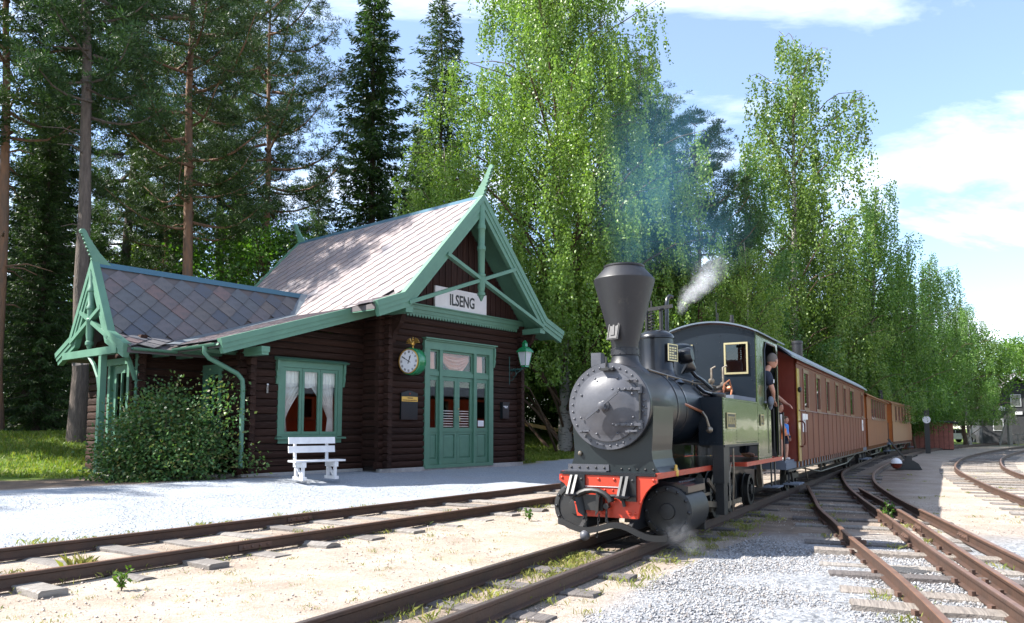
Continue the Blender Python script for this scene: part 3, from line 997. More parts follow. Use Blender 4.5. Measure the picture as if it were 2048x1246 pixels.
# slates: diagonally laid squares, each a thin tile tilted off the sheet
def slate_mesh(d, m, name):
    h = d / 2 * 1.06
    t = .016
    top = [(0, h, .006), (-h, 0, .022), (0, -h, .042), (h, 0, .022)]
    vs = top + [(x, y, z - t) for x, y, z in top]
    return MB().add(vs, [(0, 1, 2, 3), (7, 6, 5, 4), (0, 4, 5, 1), (1, 5, 6, 2), (2, 6, 7, 3), (3, 7, 4, 0)]).mesh('slate', m)
SD = .55
me_slate = slate_mesh(SD, M['slate'], 'slate'); me_wslate = slate_mesh(SD, M['slate_wing'], 'slate')
def half_slate(d, m, side):
    """cut slate at a verge: only the half on one side of its vertical diagonal"""
    h = d / 2 * 1.06
    top = [(0, h, .006), (side * h, 0, .022), (0, -h, .042)]
    if side > 0:
        top = top[::-1]
    vs = top + [(x, y, z - .016) for x, y, z in top]
    return MB().add(vs, [(0, 1, 2), (5, 4, 3), (0, 3, 4, 1), (1, 4, 5, 2), (2, 5, 3, 0)]).mesh('slate', m)
HALF = {(k, sd_): half_slate(SD, M[k], sd_) for k in ('slate', 'slate_wing') for sd_ in (-1, 1)}
def slate_spots(o, e1, e2, na, S, keep, lo=0, hi=0):
    """o: lower corner; e1 along the eave for na half-steps, e2 up the slope; lo / hi: cut slates at the first / last column"""
    e1, e2 = Vector(e1).normalized(), Vector(e2).normalized()
    nn = e1.cross(e2).normalized()
    out = []
    for a in range(0, na + 1):
        for b_ in range(0, int(S / (SD / 2)) + 2):
            if (a + b_) % 2 or b_ * SD / 2 > S:
                continue
            p = Vector(o) + e1 * (a * SD / 2) + e2 * (b_ * SD / 2)
            if keep(p):
                edge = 1 if (a == 0 and lo) else (-1 if (a == na and hi) else 0)
                j = 0 if edge else random.uniform(-.03, .03)
                f1 = (e1 * math.cos(j) + e2 * math.sin(j)); f2 = nn.cross(f1)
                out.append((p, frame(p + nn * random.uniform(0, .006), f1, f2, nn), edge))
    return out
# e1 x e2 must point up and out: the left slope looks to -u, so e1 runs towards -v
sl_dir = Vector((RIDGE[0] - KICK[0], 0, RIDGE[1] - KICK[1]))
ca_dir = Vector((CB[0] - CE[0], 0, CB[1] - CE[1]))
nav = 33
v0_ = VF + .01 + nav * SD / 2
spots = slate_spots((CB[0] + .02, v0_, CB[1] + .02), (0, -1, 0), sl_dir, nav, 4.80, lambda p: p.y > .14 or p.z > KICK[1] + .02, 0, 1)
spots += slate_spots((KEND[0] + .1, VF + .01 + 4 * SD / 2, KEND[1] + .04), (0, -1, 0), (KICK[0] - KEND[0], 0, KICK[1] - KEND[1]), 4, .98, lambda p: p.y < .2, 0, 1)
def cat_keep(p):
    # nothing where the wing roof stands above the lean-to
    dv = abs(p.y - WRV)
    wz = WRZ - dv * (WRZ - WK[1]) / (WRV - WK[0]) if dv < WRV - WK[0] else WK[1] - (dv - (WRV - WK[0])) * (WK[1] - WE[1]) / (WK[0] - WE[0])
    return p.z > wz - .02 or dv > WRV - WE[0]
nac = 29
spots += slate_spots((CE[0] + .12, .11 + nac * SD / 2, CE[1] + .04), (0, -1, 0), ca_dir, nac, 4.5, cat_keep, 0, 1)
Bm = Matrix.Translation(B0) @ Matrix.Rotation(B_ROT, 4, 'Z')
spots.sort(key=lambda s: (Bm @ s[0] - Vector((0, 0, 1.48))).length)
for p, m4, edge in spots[:300]:
    link('slate', HALF[('slate', edge)] if edge else me_slate, main_roof, mat4=m4)
mb = MB()
for p, m4, edge in spots[300:]:
    src = HALF[('slate', edge)] if edge else me_slate
    mb.add([m4 @ v.co for v in src.vertices], [tuple(q.vertices) for q in src.polygons])
if mb.v:
    mb.build('slate_field', M['slate_joined'], main_roof, kind='stuff')
def main_z(u):
    return roof_z(u)
ws_dir = Vector((0, WRV - WK[0], WRZ - WK[1]))
wk_dir = Vector((0, WK[0] - WE[0], WK[1] - WE[1]))
wsp = slate_spots((WU + .01, WK[0] + .03, WK[1] + .05), (1, 0, 0), ws_dir, 23, 1.75, lambda p: p.z > main_z(p.x) + .0, 1, 0)
wsp += slate_spots((WU + .01, WE[0] + .10, WE[1] + .05), (1, 0, 0), wk_dir, 10, .75, lambda p: p.z > main_z(p.x) + .02, 1, 0)
for p, m4, edge in wsp:
    link('slate', HALF[('slate_wing', edge)] if edge else me_wslate, wing_roof, mat4=m4)
# valley flashing and ridge caps
def valley_pt(z):
    u = CE[0] + (z - CE[1]) / ((CB[1] - CE[1]) / (CB[0] - CE[0])) if z < CB[1] else RIDGE[0] - (RIDGE[1] - z) / ((RIDGE[1] - KICK[1]) / (RIDGE[0] - KICK[0]))
    v = WK[0] + (z - WK[1]) * (WRV - WK[0]) / (WRZ - WK[1]) if z > WK[1] else WE[0] + (z - WE[1]) * (WK[0] - WE[0]) / (WK[1] - WE[1])
    return Vector((u, v, z))
mb = MB()
zs = [3.1, WK[1], 3.9, CB[1], WRZ - .02]
for a, b_ in zip(zs, zs[1:]):
    p, q = valley_pt(a), valley_pt(b_)
    mb.add([p + Vector((-.17, .0, .055)), p + Vector((.1, -.16, .07)), q + Vector((.1, -.16, .07)), q + Vector((-.17, .0, .055))], [(0, 1, 2, 3)])
mb.build('valley_flashing', M['lead'], wing_roof)
MB().prism([(RIDGE[0] - .12, VF + .1, RIDGE[1] - .08), (RIDGE[0], VF + .1, RIDGE[1] + .06), (RIDGE[0] + .12, VF + .1, RIDGE[1] - .08)], (0, VB - VF - .1, 0)).build('ridge_cap', M['ridge'], main_roof)
MB().prism([(WU + .05, WRV - .09, WRZ - .1), (WU + .05, WRV, WRZ + .055), (WU + .05, WRV + .09, WRZ - .1)], (6.2, 0, 0)).build('ridge_cap', M['ridge'], wing_roof)

# bargeboards: three stepped mouldings following the roof edge
def offset_line(P, d, peak_x=None):
    """offset a polyline of 2D points to its right by d, mitred; the first point cut on the vertical through the peak"""
    P = [Vector(p) for p in P]
    L = []
    for a, b_ in zip(P, P[1:]):
        t = (b_ - a).normalized()
        nn = Vector((t.y, -t.x))
        L.append((a + nn * d, b_ + nn * d))
    out = []
    a, b_ = L[0]
    if peak_x is None:
        out.append(a)
    else:
        k = (peak_x - a.x) / (b_.x - a.x)
        out.append(a + (b_ - a) * k)
    for (a, b_), (c, e) in zip(L, L[1:]):
        den = (b_.x - a.x) * (e.y - c.y) - (b_.y - a.y) * (e.x - c.x)
        k = ((c.x - a.x) * (e.y - c.y) - (c.y - a.y) * (e.x - c.x)) / den
        out.append(a + (b_ - a) * k)
    out.append(L[-1][1])
    return out
def barge(parent, P, peak_x, to3, outv, sgn, steps=((-.05, .1, .075), (.1, .22, .055), (.22, .36, .03)), back=.10):
    """P from peak to eave; to3 maps (a, z) to 3D; outv: outward normal"""
    root = None
    for k, (d0, d1, th) in enumerate(steps):
        a = offset_line(P, d0 * sgn, peak_x); b_ = offset_line(P, d1 * sgn, peak_x)
        poly = [to3(*p) + Vector(outv) * th for p in a] + [to3(*p) + Vector(outv) * th for p in b_[::-1]]
        mb = MB()
        mb.prism(poly, -Vector(outv) * (th + back))
        if root is None:
            root = mb.build('bargeboard', M['green'], parent)
        else:
            mb.build('moulding', M['green'], root)
    return root
f3 = lambda a, z: Vector((a, VF, z))
barge(st, [RIDGE, KICK, KEND], RIDGE[0], f3, (0, -1, 0), -1)
barge(st, [RIDGE, RK, RKE], RIDGE[0], f3, (0, -1, 0), 1)
c3_ = lambda a, z: Vector((a, .1, z))
barge(st, [(CB[0] + .35, CB[1] + .11), CE], None, c3_, (0, -1, 0), -1, steps=((-.05, .08, .075), (.08, .19, .055), (.19, .30, .03)))
b3 = lambda a, z: Vector((a, VB, z))
barge(st, [RIDGE, CB, (-1.5, 4.11)], RIDGE[0], b3, (0, 1, 0), -1)
barge(st, [RIDGE, RK, RKE], RIDGE[0], b3, (0, 1, 0), 1)
w3 = lambda a, z: Vector((WU, a, z))
barge(st, [(WRV, WRZ), WK, WE], WRV, w3, (-1, 0, 0), -1, steps=((-.05, .08, .075), (.08, .18, .055), (.18, .29, .03)))
barge(st, [(WRV, WRZ), (2 * WRV - WK[0], WK[1]), (2 * WRV - WE[0], WE[1])], WRV, w3, (-1, 0, 0), 1, steps=((-.05, .08, .075), (.08, .18, .055), (.18, .29, .03)))
# soffits
mb = MB()
for P, in (([KEND, KICK, RIDGE],), ([RIDGE, RK, RKE],)):
    slab(mb, [(x, z - .17) for x, z in P], VF + .05, 0, .02)
mb.build('soffit', M['green'], st)
mb = MB(); slab(mb, [(CE[0] + .1, CE[1] - .13), (CB[0], CB[1] - .16)], .12, WV, .02)
slab(mb, [(CE[0] + .08, CE[1] - .14), (WL, roof_z(WL) - .17)], WV, 2.1, .02)
mb.build('soffit', M['green'], st)

# dragon-head finials: thick carved boards with scrolls and teeth
def finial(parent, base, dir2, to3, outv, s=1.0, name='dragon_finial', m='green'):
    """profile drawn with x forward (towards the snout) and z up, from the ridge end"""
    out_pts = [(-.55, -.16), (-.30, .06), (-.02, .33), (.18, .58), (.33, .80), (.40, .94), (.47, 1.0), (.55, .985), (.585, .92), (.56, .86), (.50, .845), (.515, .79), (.46, .745), (.475, .69), (.41, .63),
               (.43, .57), (.36, .53), (.385, .46), (.31, .42), (.335, .35), (.26, .31), (.285, .24), (.21, .19), (.225, .11), (.14, .06), (.12, -.1), (.02, -.2), (-.2, -.28)]
    poly = [to3(base[0] + dir2 * x * s, base[1] + z * s) for x, z in out_pts]
    mb = MB()
    mb.prism([p + Vector(outv) * .04 for p in poly], -Vector(outv) * .08)
    return mb.build(name, M[m], parent)
# main gable: the finial stands in the plane of the ridge and leans out over the gable
r3 = lambda a, z: Vector((RIDGE[0], a, z))
finial(st, (VF + .1, RIDGE[1] - .02), -1, r3, (1, 0, 0), .92, m='green')
finial(st, (VB - .1, RIDGE[1] - .02), 1, r3, (1, 0, 0), .8)
w4 = lambda a, z: Vector((a, WRV, z))
finial(st, (WU + .1, WRZ - .02), -1, w4, (0, 1, 0), .82)

# gable truss: turned king post and crossed struts
def kingpost(parent, x, y, z0, z1, r):
    L = z1 - z0
    pr = [(.02, 0), (r * .9, .16), (r * 1.15, .17), (r * 1.15, .25), (r * .85, .27), (r * 1.1, .42), (r * 1.1, .72), (r * 1.25, .74), (r * 1.25, .80), (r * .95, .83), (r * 1.05, L * .52), (r * 1.25, L * .53), (r * 1.25, L * .56), (r * .95, L * .58), (r * 1.05, L * .74), (r * 1.25, L * .75), (r * 1.25, L * .78), (r, L * .8), (r, L)]
    return MB().lathe(pr, 12, (x, y, z0)).build('king_post', M['green'], parent, smooth=35)
kingpost(st, 2.86, VF - .02, 4.86, 7.75, .105)
MB().bar((-.02, VF, 4.46), (4.42, VF, 6.06), .1, .15, (0, -1, 0)).build('strut', M['green'], st).rotation_euler
MB().bar((1.40, VF - .02, 6.02), (5.85, VF - .02, 4.42), .1, .15, (0, -1, 0)).build('strut', M['green'], st)
kingpost(st, WU - .02, WRV, 3.0, 5.0, .085)
for o_ in [c for c in st.children if c.name.startswith('king_post')][1:]:
    pass
MB().bar((WU, WK[0] + .02, 3.3), (WU, WRV + .62, 4.05), .1, .13, (-1, 0, 0)).build('strut', M['green'], st)
MB().bar((WU - .02, 2 * WRV - WK[0] - .02, 3.3), (WU - .02, WRV - .62, 4.05), .1, .13, (-1, 0, 0)).build('strut', M['green'], st)
# tie beam and brackets of the porch, its posts
MB().box(WU - .06, WU + .08, 2.5, 5.6, 2.88, 3.06).build('tie_beam', M['green'], st)
for v in (2.78, 5.3):
    MB().box(WU + .0, -5.2, v - .06, v + .06, 2.92, 3.08).build('bracket_beam', M['green'], st)
for v, k in ((3.36, 0),):
    MB().box(WU - .05, WU + .09, v - .07, v + .07, .1, 2.88).build('post', M['green'], st)
    path = [(WU, v + (.75 if k == 0 else -.75), 2.9), (WU, v + (.42 if k == 0 else -.42), 2.66), (WU, v + (.16 if k == 0 else -.16), 2.35), (WU, v + (.05 if k == 0 else -.05), 2.0)]
    MB().tube(path, .05, 6).build('knee_brace', M['green'], st)
MB().box(-5.36, -5.22, 2.72, 2.86, .05, 3.1).build('corner_board', M['green'], st)
MB().tube([(-5.86, 2.4, 3.0), (-5.6, 2.62, 2.75), (-5.38, 2.74, 2.3)], .06, 6).build('knee_brace', M['green'], st)

# gable cladding: vertical boards above the cornice (narrow, read together)
mb = MB()
k = 0
u = .15
while u < FW - .1:
    w_ = .128
    uc = u + w_ / 2
    zt = min(roof_z(max(u, -.1)), roof_z(u + w_)) - .2
    if zt > 4.66:
        mb.box(u, u + w_ - .014, -.012 - (k % 2) * .012, .06, 4.60, zt)
    u += w_
    k += 1
mb.build('gable_cladding', M['board'], st, kind='stuff')
mb = MB().prism([(.0, .062, 4.5), (FW, .062, 4.5), (RIDGE[0] + .1, .062, RIDGE[1] - .35), (RIDGE[0] - .1, .062, RIDGE[1] - .35)], (0, .1, 0)).build('gable_wall', M['core'], st)
# cornice with scalloped fringe
cor = MB().box(.15, FW + .05, -.13, -.003, 4.50, 4.62).box(.18, FW + .02, -.10, -.003, 4.40, 4.50).box(.2, FW, -.17, -.003, 4.62, 4.655).build('cornice', M['green'], st)
mb = MB()
n_ = 46
for i in range(n_):
    a = .25 + (FW - .45) * i / n_
    w_ = (FW - .45) / n_
    mb.prism([(a, -.085, 4.40), (a + w_ * .97, -.085, 4.40), (a + w_ * .97, -.085, 4.36), (a + w_ * .66, -.085, 4.285), (a + w_ * .34, -.085, 4.285), (a, -.085, 4.36)], (0, .025, 0))
mb.build('scalloped_fringe', M['green'], cor, kind='stuff')
# purlin ends and curved log corbels
for u, z in ((.02, 4.30), (FW + .02, 4.30)):
    MB().box(u - .13, u + .13, -.96, .1, z - .1, z + .07).build('purlin_end', M['green'], st)
MB().box(-3.72, -3.5, .04, .95, 2.93, 3.06).box(-3.7, -3.52, .06, .9, 2.86, 2.93).build('purlin_end', M['green'], st)
for u in (.08, FW - .02):
    MB().prism([(u, -.2, 4.25), (u, -.62, 4.22), (u, -.5, 3.95), (u, -.27, 3.72), (u, -.2, 3.45)], (.14, 0, 0)).build('log_corbel', M['log'], st)
for v in (1.3, 2.0):
    MB().box(CE[0] + .15, WL, v - .06, v + .06, 2.93, 3.02).build('rafter_end', M['green'], st)
for u in (-4.9, -4.3):
    MB().box(u - .06, u + .06, 2.2, 2.85, 2.86, 2.96).build('rafter_end', M['green'], st)

# gutter and downpipe
def half_pipe(mb, a, b_, r=.065):
    a, b_ = Vector(a), Vector(b_)
    d = (b_ - a).normalized(); s_ = d.cross(Vector((0, 0, 1))).normalized()
    vs, fs = [], []
    m_ = 7
    for c in (a, b_):
        for rr in (r, r - .012):
            for i in range(m_):
                t = math.pi * i / (m_ - 1)
                vs.append(c + s_ * (rr * math.cos(t)) - Vector((0, 0, rr * math.sin(t))))
    for i in range(m_ - 1):
        fs += [(i, i + 1, 2 * m_ + i + 1, 2 * m_ + i), (m_ + i, 3 * m_ + i, 3 * m_ + i + 1, m_ + i + 1)]
    for i in (0, m_ - 1):
        fs.append((i, 2 * m_ + i, 3 * m_ + i, m_ + i))
    mb.add(vs, fs)
mb = MB(); half_pipe(mb, (CE[0] - .06, .12, CE[1] - .06), (CE[0] - .06, 2.05, CE[1] - .07)); half_pipe(mb, (WU + .1, WE[0] - .06, WE[1] - .04), (CE[0] - .0, WE[0] - .06, WE[1] - .05))
gut = mb.build('gutter', M['green'], st, smooth=40)
mb = MB().tube([(CE[0] - .06, .62, 3.0), (CE[0] - .06, .62, 2.86), (CE[0] + .06, .64, 2.74), (-3.95, .66, 2.42), (-3.82, .66, 2.28), (-3.80, .66, 2.1), (-3.80, .66, .35), (-3.84, .6, .22)], .055, 10)
mb.build('downpipe', M['green'], st, smooth=40)

# door: casing, cap, mullions, two leaves, sidelights and transom lights
dv = -.07
case = MB().box(1.48, 1.68, dv, .1, .03, 3.56).box(4.27, 4.46, dv, .1, .03, 3.56).box(1.48, 4.46, dv - .004, .1, 3.42, 3.66).build('door_casing', M['green'], st)
MB().box(1.40, 4.54, dv - .12, .05, 3.70, 3.735).box(1.44, 4.50, dv - .06, .05, 3.655, 3.70).build('cap_moulding', M['green'], case)
for u0, u1 in ((1.41, 1.477), (4.463, 4.53)):
    MB().prism([(u0, dv - .05, 3.65), (u0, dv - .05, 3.42), (u0, dv - .03, 3.30), (u0, dv - .045, 3.22), (u0, dv, 3.05), (u0, 0, 3.05), (u0, 0, 3.65)], (u1 - u0, 0, 0)).build('cap_bracket', M['green'], case)
MB().box(1.5, 4.44, dv - .02, .15, .0, .10).build('threshold', M['green'], case)
for u in (2.14, 3.62):
    MB().box(u - .06, u + .06, dv + .0, .1, .10, 3.418).build('mullion', M['green'], case)
MB().box(1.683, 4.267, dv + .03, .1, 2.66, 2.80).build('transom_bar', M['green'], case)
def light(parent, u0, u1, z0, z1, bw=.07, v=.0, name='transom_light'):
    f_ = MB().box(u0, u0 + bw, v, v + .05, z0, z1).box(u1 - bw, u1, v, v + .05, z0, z1).box(u0 + bw, u1 - bw, v, v + .05, z0, z0 + bw).box(u0 + bw, u1 - bw, v, v + .05, z1 - bw, z1).build(name, M['green'], parent)
    MB().box(u0 + bw, u1 - bw, v + .02, v + .028, z0 + bw, z1 - bw).build('pane', M['glass'], f_)
    return f_
light(case, 1.685, 2.075, 2.805, 3.415, .05); light(case, 2.205, 3.555, 2.805, 3.415, .06); light(case, 3.685, 4.262, 2.805, 3.415, .05)
def leaf(parent, u0, u1, bw, name):
    z0, z1, zl = .105, 2.655, 1.06
    f_ = MB().box(u0, u0 + bw, 0, .05, z0, z1).box(u1 - bw, u1, 0, .05, z0, z1).box(u0 + bw, u1 - bw, 0, .05, z1 - .12, z1).box(u0 + bw, u1 - bw, 0, .05, z0, z0 + .16).box(u0 + bw, u1 - bw, 0, .05, zl - .1, zl + .1).build(name, M['green'], parent)
    MB().box(u0 + bw, u1 - bw, .022, .03, zl + .1, z1 - .12).build('pane', M['glass'], f_)
    a, b_, c, d = u0 + bw, u1 - bw, z0 + .16, zl - .1
    mb = MB().box(a, b_, .03, .045, c, d)
    i_ = .05
    mb.add([(a, .03, c), (b_, .03, c), (b_, .03, d), (a, .03, d), (a + i_, .012, c + i_), (b_ - i_, .012, c + i_), (b_ - i_, .012, d - i_), (a + i_, .012, d - i_)], [(0, 1, 5, 4), (1, 2, 6, 5), (2, 3, 7, 6), (3, 0, 4, 7), (4, 5, 6, 7)])
    mb.build('panel', M['green'], f_)
    MB().box(u0 - .01, u1 + .01, -.02, .001, zl - .02, zl + .02).build('rail_moulding', M['green'], f_)
    return f_
leaf(case, 1.685, 2.075, .07, 'sidelight')
lf = leaf(case, 2.205, 2.875, .1, 'door_leaf')
rf = leaf(case, 2.885, 3.555, .1, 'door_leaf')
leaf(case, 3.685, 4.262, .09, 'sidelight')
MB().tube([(2.93, -.01, 1.50), (2.93, -.07, 1.50), (2.93, -.07, 1.36), (2.98, -.07, 1.34)], .012, 6).sphere((2.93, -.02, 1.72), .025, 8, 5).build('handle', M['brass'], rf)
# slatted blind lines of the lower panes, a notice in the right sidelight
for u0, u1 in ((2.31, 2.77), (2.99, 3.45)):
    mb = MB()
    for i in range(7):
        mb.box(u0, u1, .06, .066, 1.19 + i * .075, 1.215 + i * .075)
    mb.build('glass_stripes', M['curtain'], lf if u0 < 2.9 else rf)
MB().box(3.83, 4.1, .012, .016, 1.2, 1.38).build('paper_notice', M['white'], case)
# peach curtains behind the transom lights
def wavy(u0, u1, z0f, z1f, v, amp, nu=40, nz=10, freq=7, th=.01):
    mb = MB()
    vs, fs = [], []
    for j in range(nz + 1):
        for i in range(nu + 1):
            a = i / nu
            b_ = j / nz
            uu = u0 + (u1 - u0) * a
            zz = z0f(a) + (z1f(a) - z0f(a)) * b_
            vs.append((uu, v + amp * math.sin(a * freq * 2 * math.pi + b_), zz))
    for j in range(nz):
        for i in range(nu):
            p = j * (nu + 1) + i
            fs.append((p, p + 1, p + nu + 2, p + nu + 1))
    return mb.add(vs, fs)
cu = thing('curtain', 'draped peach swag curtain in the light above the station doors', 'curtain', B0, B_ROT)
mb = MB(); vs, fs = [], []
nu, nz = 28, 26
for j in range(nz + 1):
    for i in range(nu + 1):
        a, b_ = i / nu, j / nz
        sag = (1 - (2 * a - 1) ** 2)
        z = 3.36 - b_ * (.16 + .40 * sag)
        fold = .045 * math.sin(b_ * 30) * (.35 + sag)
        vs.append((2.27 + 1.22 * a, .10 + fold, z))
for j in range(nz):
    for i in range(nu):
        p = j * (nu + 1) + i
        fs.append((p, p + 1, p + nu + 2, p + nu + 1))
mb.add(vs, fs).build('swag', M['swag'], cu, smooth=80)
wavy(1.73, 2.0, lambda a: 2.82, lambda a: 3.36, .09, .02, 24, 4, 4).build('side_panel', M['swag'], cu, smooth=80)
wavy(3.74, 4.1, lambda a: 2.82, lambda a: 3.36, .09, .02, 24, 4, 4).build('side_panel', M['swag'], cu, smooth=80)

# big window of the window wall: casing, cap, sill, three sashes
wv = WV - .06
wc = MB().box(-2.74, -2.60, wv, WV + .1, .93, 2.70).box(-.90, -.76, wv, WV + .1, .93, 2.70).box(-2.74, -.76, wv - .004, WV + .1, 2.68, 2.84).box(-2.60, -.90, wv + .002, WV + .1, .90, .97).build('window_casing', M['green'], st)
MB().prism([(-2.86, wv - .17, 2.865), (-2.86, wv, 2.93), (-2.86, WV, 2.93), (-2.86, WV, 2.84), (-2.86, wv - .1, 2.84)], (2.22, 0, 0)).build('cap_moulding', M['green'], wc)
for u0 in (-2.81, -.755):
    MB().prism([(u0, wv - .06, 2.84), (u0, wv - .06, 2.62), (u0, wv - .03, 2.52), (u0, wv - .05, 2.44), (u0, wv - .0, 2.24), (u0, WV, 2.24), (u0, WV, 2.84)], (.065, 0, 0)).build('cap_bracket', M['green'], wc)
MB().box(-2.80, -.68, wv - .09, WV + .02, .865, .915).build('sill', M['green'], wc)
MB().box(-2.72, -.78, wv - .01, WV, .76, .864).build('apron', M['green'], wc)
for k in range(3):
    u0 = -2.59 + k * .5657
    u1 = u0 + .555
    f_ = MB().box(u0, u0 + .07, wv + .02, wv + .07, .975, 2.675).box(u1 - .07, u1, wv + .02, wv + .07, .975, 2.675).box(u0 + .07, u1 - .07, wv + .02, wv + .07, .975, 1.055).box(u0 + .07, u1 - .07, wv + .02, wv + .07, 2.59, 2.675).build('sash', M['green'], wc)
    MB().box(u0 + .07, u1 - .07, wv + .04, wv + .048, 1.055, 2.59).build('pane', M['glass'], f_)
cu2 = thing('curtain', 'white tied-back curtains with a straight valance behind the three-part window', 'curtain', B0, B_ROT)
wavy(-2.6, -.9, lambda a: 2.20 + .03 * math.cos(a * 20), lambda a: 2.64, WV + .07, .012, 90, 5, 16).build('valance', M['curtain'], cu2, smooth=80)
def drape(side):
    mb = MB(); vs, fs = [], []
    nu, nz = 30, 24
    for j in range(nz + 1):
        b_ = j / nz
        z = 2.3 - 1.28 * b_
        # gathered at the tie two thirds down, then falling open a little
        reach = .62 * (1 - b_ / .72) ** 1.3 + .17 if b_ < .72 else .17 + .16 * (b_ - .72)
        for i in range(nu + 1):
            a = i / nu
            u_ = -2.57 + reach * a if side < 0 else -.93 - reach * a - .0
            vs.append((u_, WV + .11 + .022 * math.sin(a * 38 + b_ * 2), z))
    for j in range(nz):
        for i in range(nu):
            p = j * (nu + 1) + i
            fs.append((p, p + 1, p + nu + 2, p + nu + 1))
    return mb.add(vs, fs).build('drape', M['curtain'], cu2, smooth=80)
drape(-1); drape(1)
# narrow window of the side wall
sc = MB().box(WL - .06, WL + .1, 1.93, 2.06, .95, 2.6).box(WL - .06, WL + .1, 2.70, 2.83, .95, 2.6).box(WL - .064, WL + .1, 1.86, 2.9, 2.56, 2.74).box(WL - .08, WL + .1, 1.86, 2.9, .84, .93).build('window_casing', M['green'], st)
MB().box(WL - .02, WL + .03, 2.06, 2.70, .93, .99).box(WL - .02, WL + .03, 2.06, 2.70, 2.5, 2.56).box(WL - .02, WL + .03, 2.06, 2.12, .99, 2.5).box(WL - .02, WL + .03, 2.64, 2.70, .99, 2.5).box(WL - .02, WL + .03, 2.36, 2.40, .99, 2.5).build('sash', M['green'], sc)
MB().box(WL + .005, WL + .012, 2.12, 2.64, .99, 2.5).build('pane', M['glass'], sc)
wavy(0, .3, lambda a: 1.0, lambda a: 2.5, 0, .015, 20, 3, 4)
# porch door in the wing gable
pd = MB().box(-5.36, -5.2, 3.12, 3.24, .05, 2.72).box(-5.36, -5.2, 4.16, 4.28, .05, 2.72).box(-5.364, -5.2, 3.05, 4.35, 2.70, 2.86).build('door_casing', M['green'], st)
dl = MB().box(-5.28, -5.23, 3.24, 3.42, .1, 2.7).box(-5.28, -5.23, 3.98, 4.16, .1, 2.7).box(-5.28, -5.23, 3.42, 3.98, .1, 1.1).box(-5.28, -5.23, 3.42, 3.98, 2.5, 2.7).box(-5.28, -5.23, 3.68, 3.72, 1.1, 2.5).build('door_leaf', M['green'], pd)
MB().box(-5.26, -5.25, 3.42, 3.98, 1.1, 2.5).build('pane', M['glass'], dl)

# ---------------- things fixed to or standing by the station
def bl(u, v, z):
    return B0 + BU * u + BV * v + Vector((0, 0, z))
sg = thing('station_sign', 'white name board lettered in black in the front gable', 'sign', bl(2.97, -.06, 4.96), B_ROT)
MB().box(-1.13, 1.13, -.03, .03, -.335, .335).build('board', M['sign_white'], sg)
t_ = text_mesh('ILSENG', .47, M['black'], .004, .74, .010)
o = link('lettering', t_, sg); o.rotation_euler = (R(90), 0, 0); o.location = (.02, -.035, -.02)
# clock on the facade: a drum seen face-on from the left
ck = thing('station_clock', 'round white-faced clock in a green drum topped by a gilded eagle', 'clock', bl(.66, -.42, 2.96), 0)
cd = Vector((-.52, -.854, 0)).normalized()
ck.rotation_euler = (0, 0, math.atan2(cd.y, cd.x) - math.pi)    # local -x looks out of the face
MB().lathe([(.33, .0), (.37, .02), (.375, .05), (.375, .27), (.36, .30), (.3, .32)], 40, (-.16, 0, 0), (1, 0, 0)).build('drum', M['clock_green'], ck, smooth=35)
MB().lathe([(.335, 0), (.345, .03), (.315, .035), (.312, .0)], 40, (-.165, 0, 0), (-1, 0, 0)).build('bezel', M['gold'], ck, smooth=40)
MB().lathe([(.312, 0), (.312, .006)], 40, (-.166, 0, 0), (-1, 0, 0)).build('dial', M['white'], ck)
strokes = [3, 1, 2, 3, 3, 2, 3, 4, 5, 3, 2, 3]
for h in range(12):
    t = math.pi / 2 - h * math.pi / 6
    n_ = min(strokes[h], 3)
    mb = MB()
    for k in range(n_):
        # seen from outside the left hand is +y... the dial reads correctly for someone facing it
        off = (k - (n_ - 1) / 2) * .022
        c0 = Vector((-.174, -(math.cos(t) * .225 + math.sin(t) * off), math.sin(t) * .225 - math.cos(t) * off))
        c1 = Vector((-.174, -(math.cos(t) * .285 + math.sin(t) * off), math.sin(t) * .285 - math.cos(t) * off))
        mb.bar(c0, c1, .011, .004, (1, 0, 0))
    mb.build('numeral', M['black'], ck)
def hand(ang, L, w, name):
    t = R(90 - ang)
    d = Vector((0, -math.cos(t), math.sin(t)))
    return MB().bar(d * -.07 + Vector((-.178, 0, 0)), d * L + Vector((-.178, 0, 0)), w, .006, (1, 0, 0)).bar(d * L * .62 + Vector((-.18, 0, 0)), d * L * .8 + Vector((-.18, 0, 0)), w * 2.0, .005, (1, 0, 0)).build(name, M['black'], ck)
hand(21, .17, .022, 'hour_hand'); hand(300, .25, .016, 'minute_hand')
mb = MB().sphere((0, 0, .50), .055, 8, 6, (1, 1, 1.5)).sphere((0, 0, .61), .03, 8, 6).tube([(0, 0, .37), (0, 0, .46)], .02, 6).bar((0, 0, .64), (-.0, .0, .68), .012, .012)
for s_ in (-1, 1):
    for k in range(5):
        a = R(18 + k * 17)
        mb.bar((0, s_ * .05, .50), (-.01, s_ * (.06 + .14 * math.cos(a) + .03), .47 + .18 * math.sin(a)), .02, .035, (1, 0, 0))
mb.build('eagle', M['gold'], ck, smooth=40)
MB().tube([(.12, 0, 0), (.32, 0, 0)], .03, 8).build('wall_arm', M['green_dark'], ck)
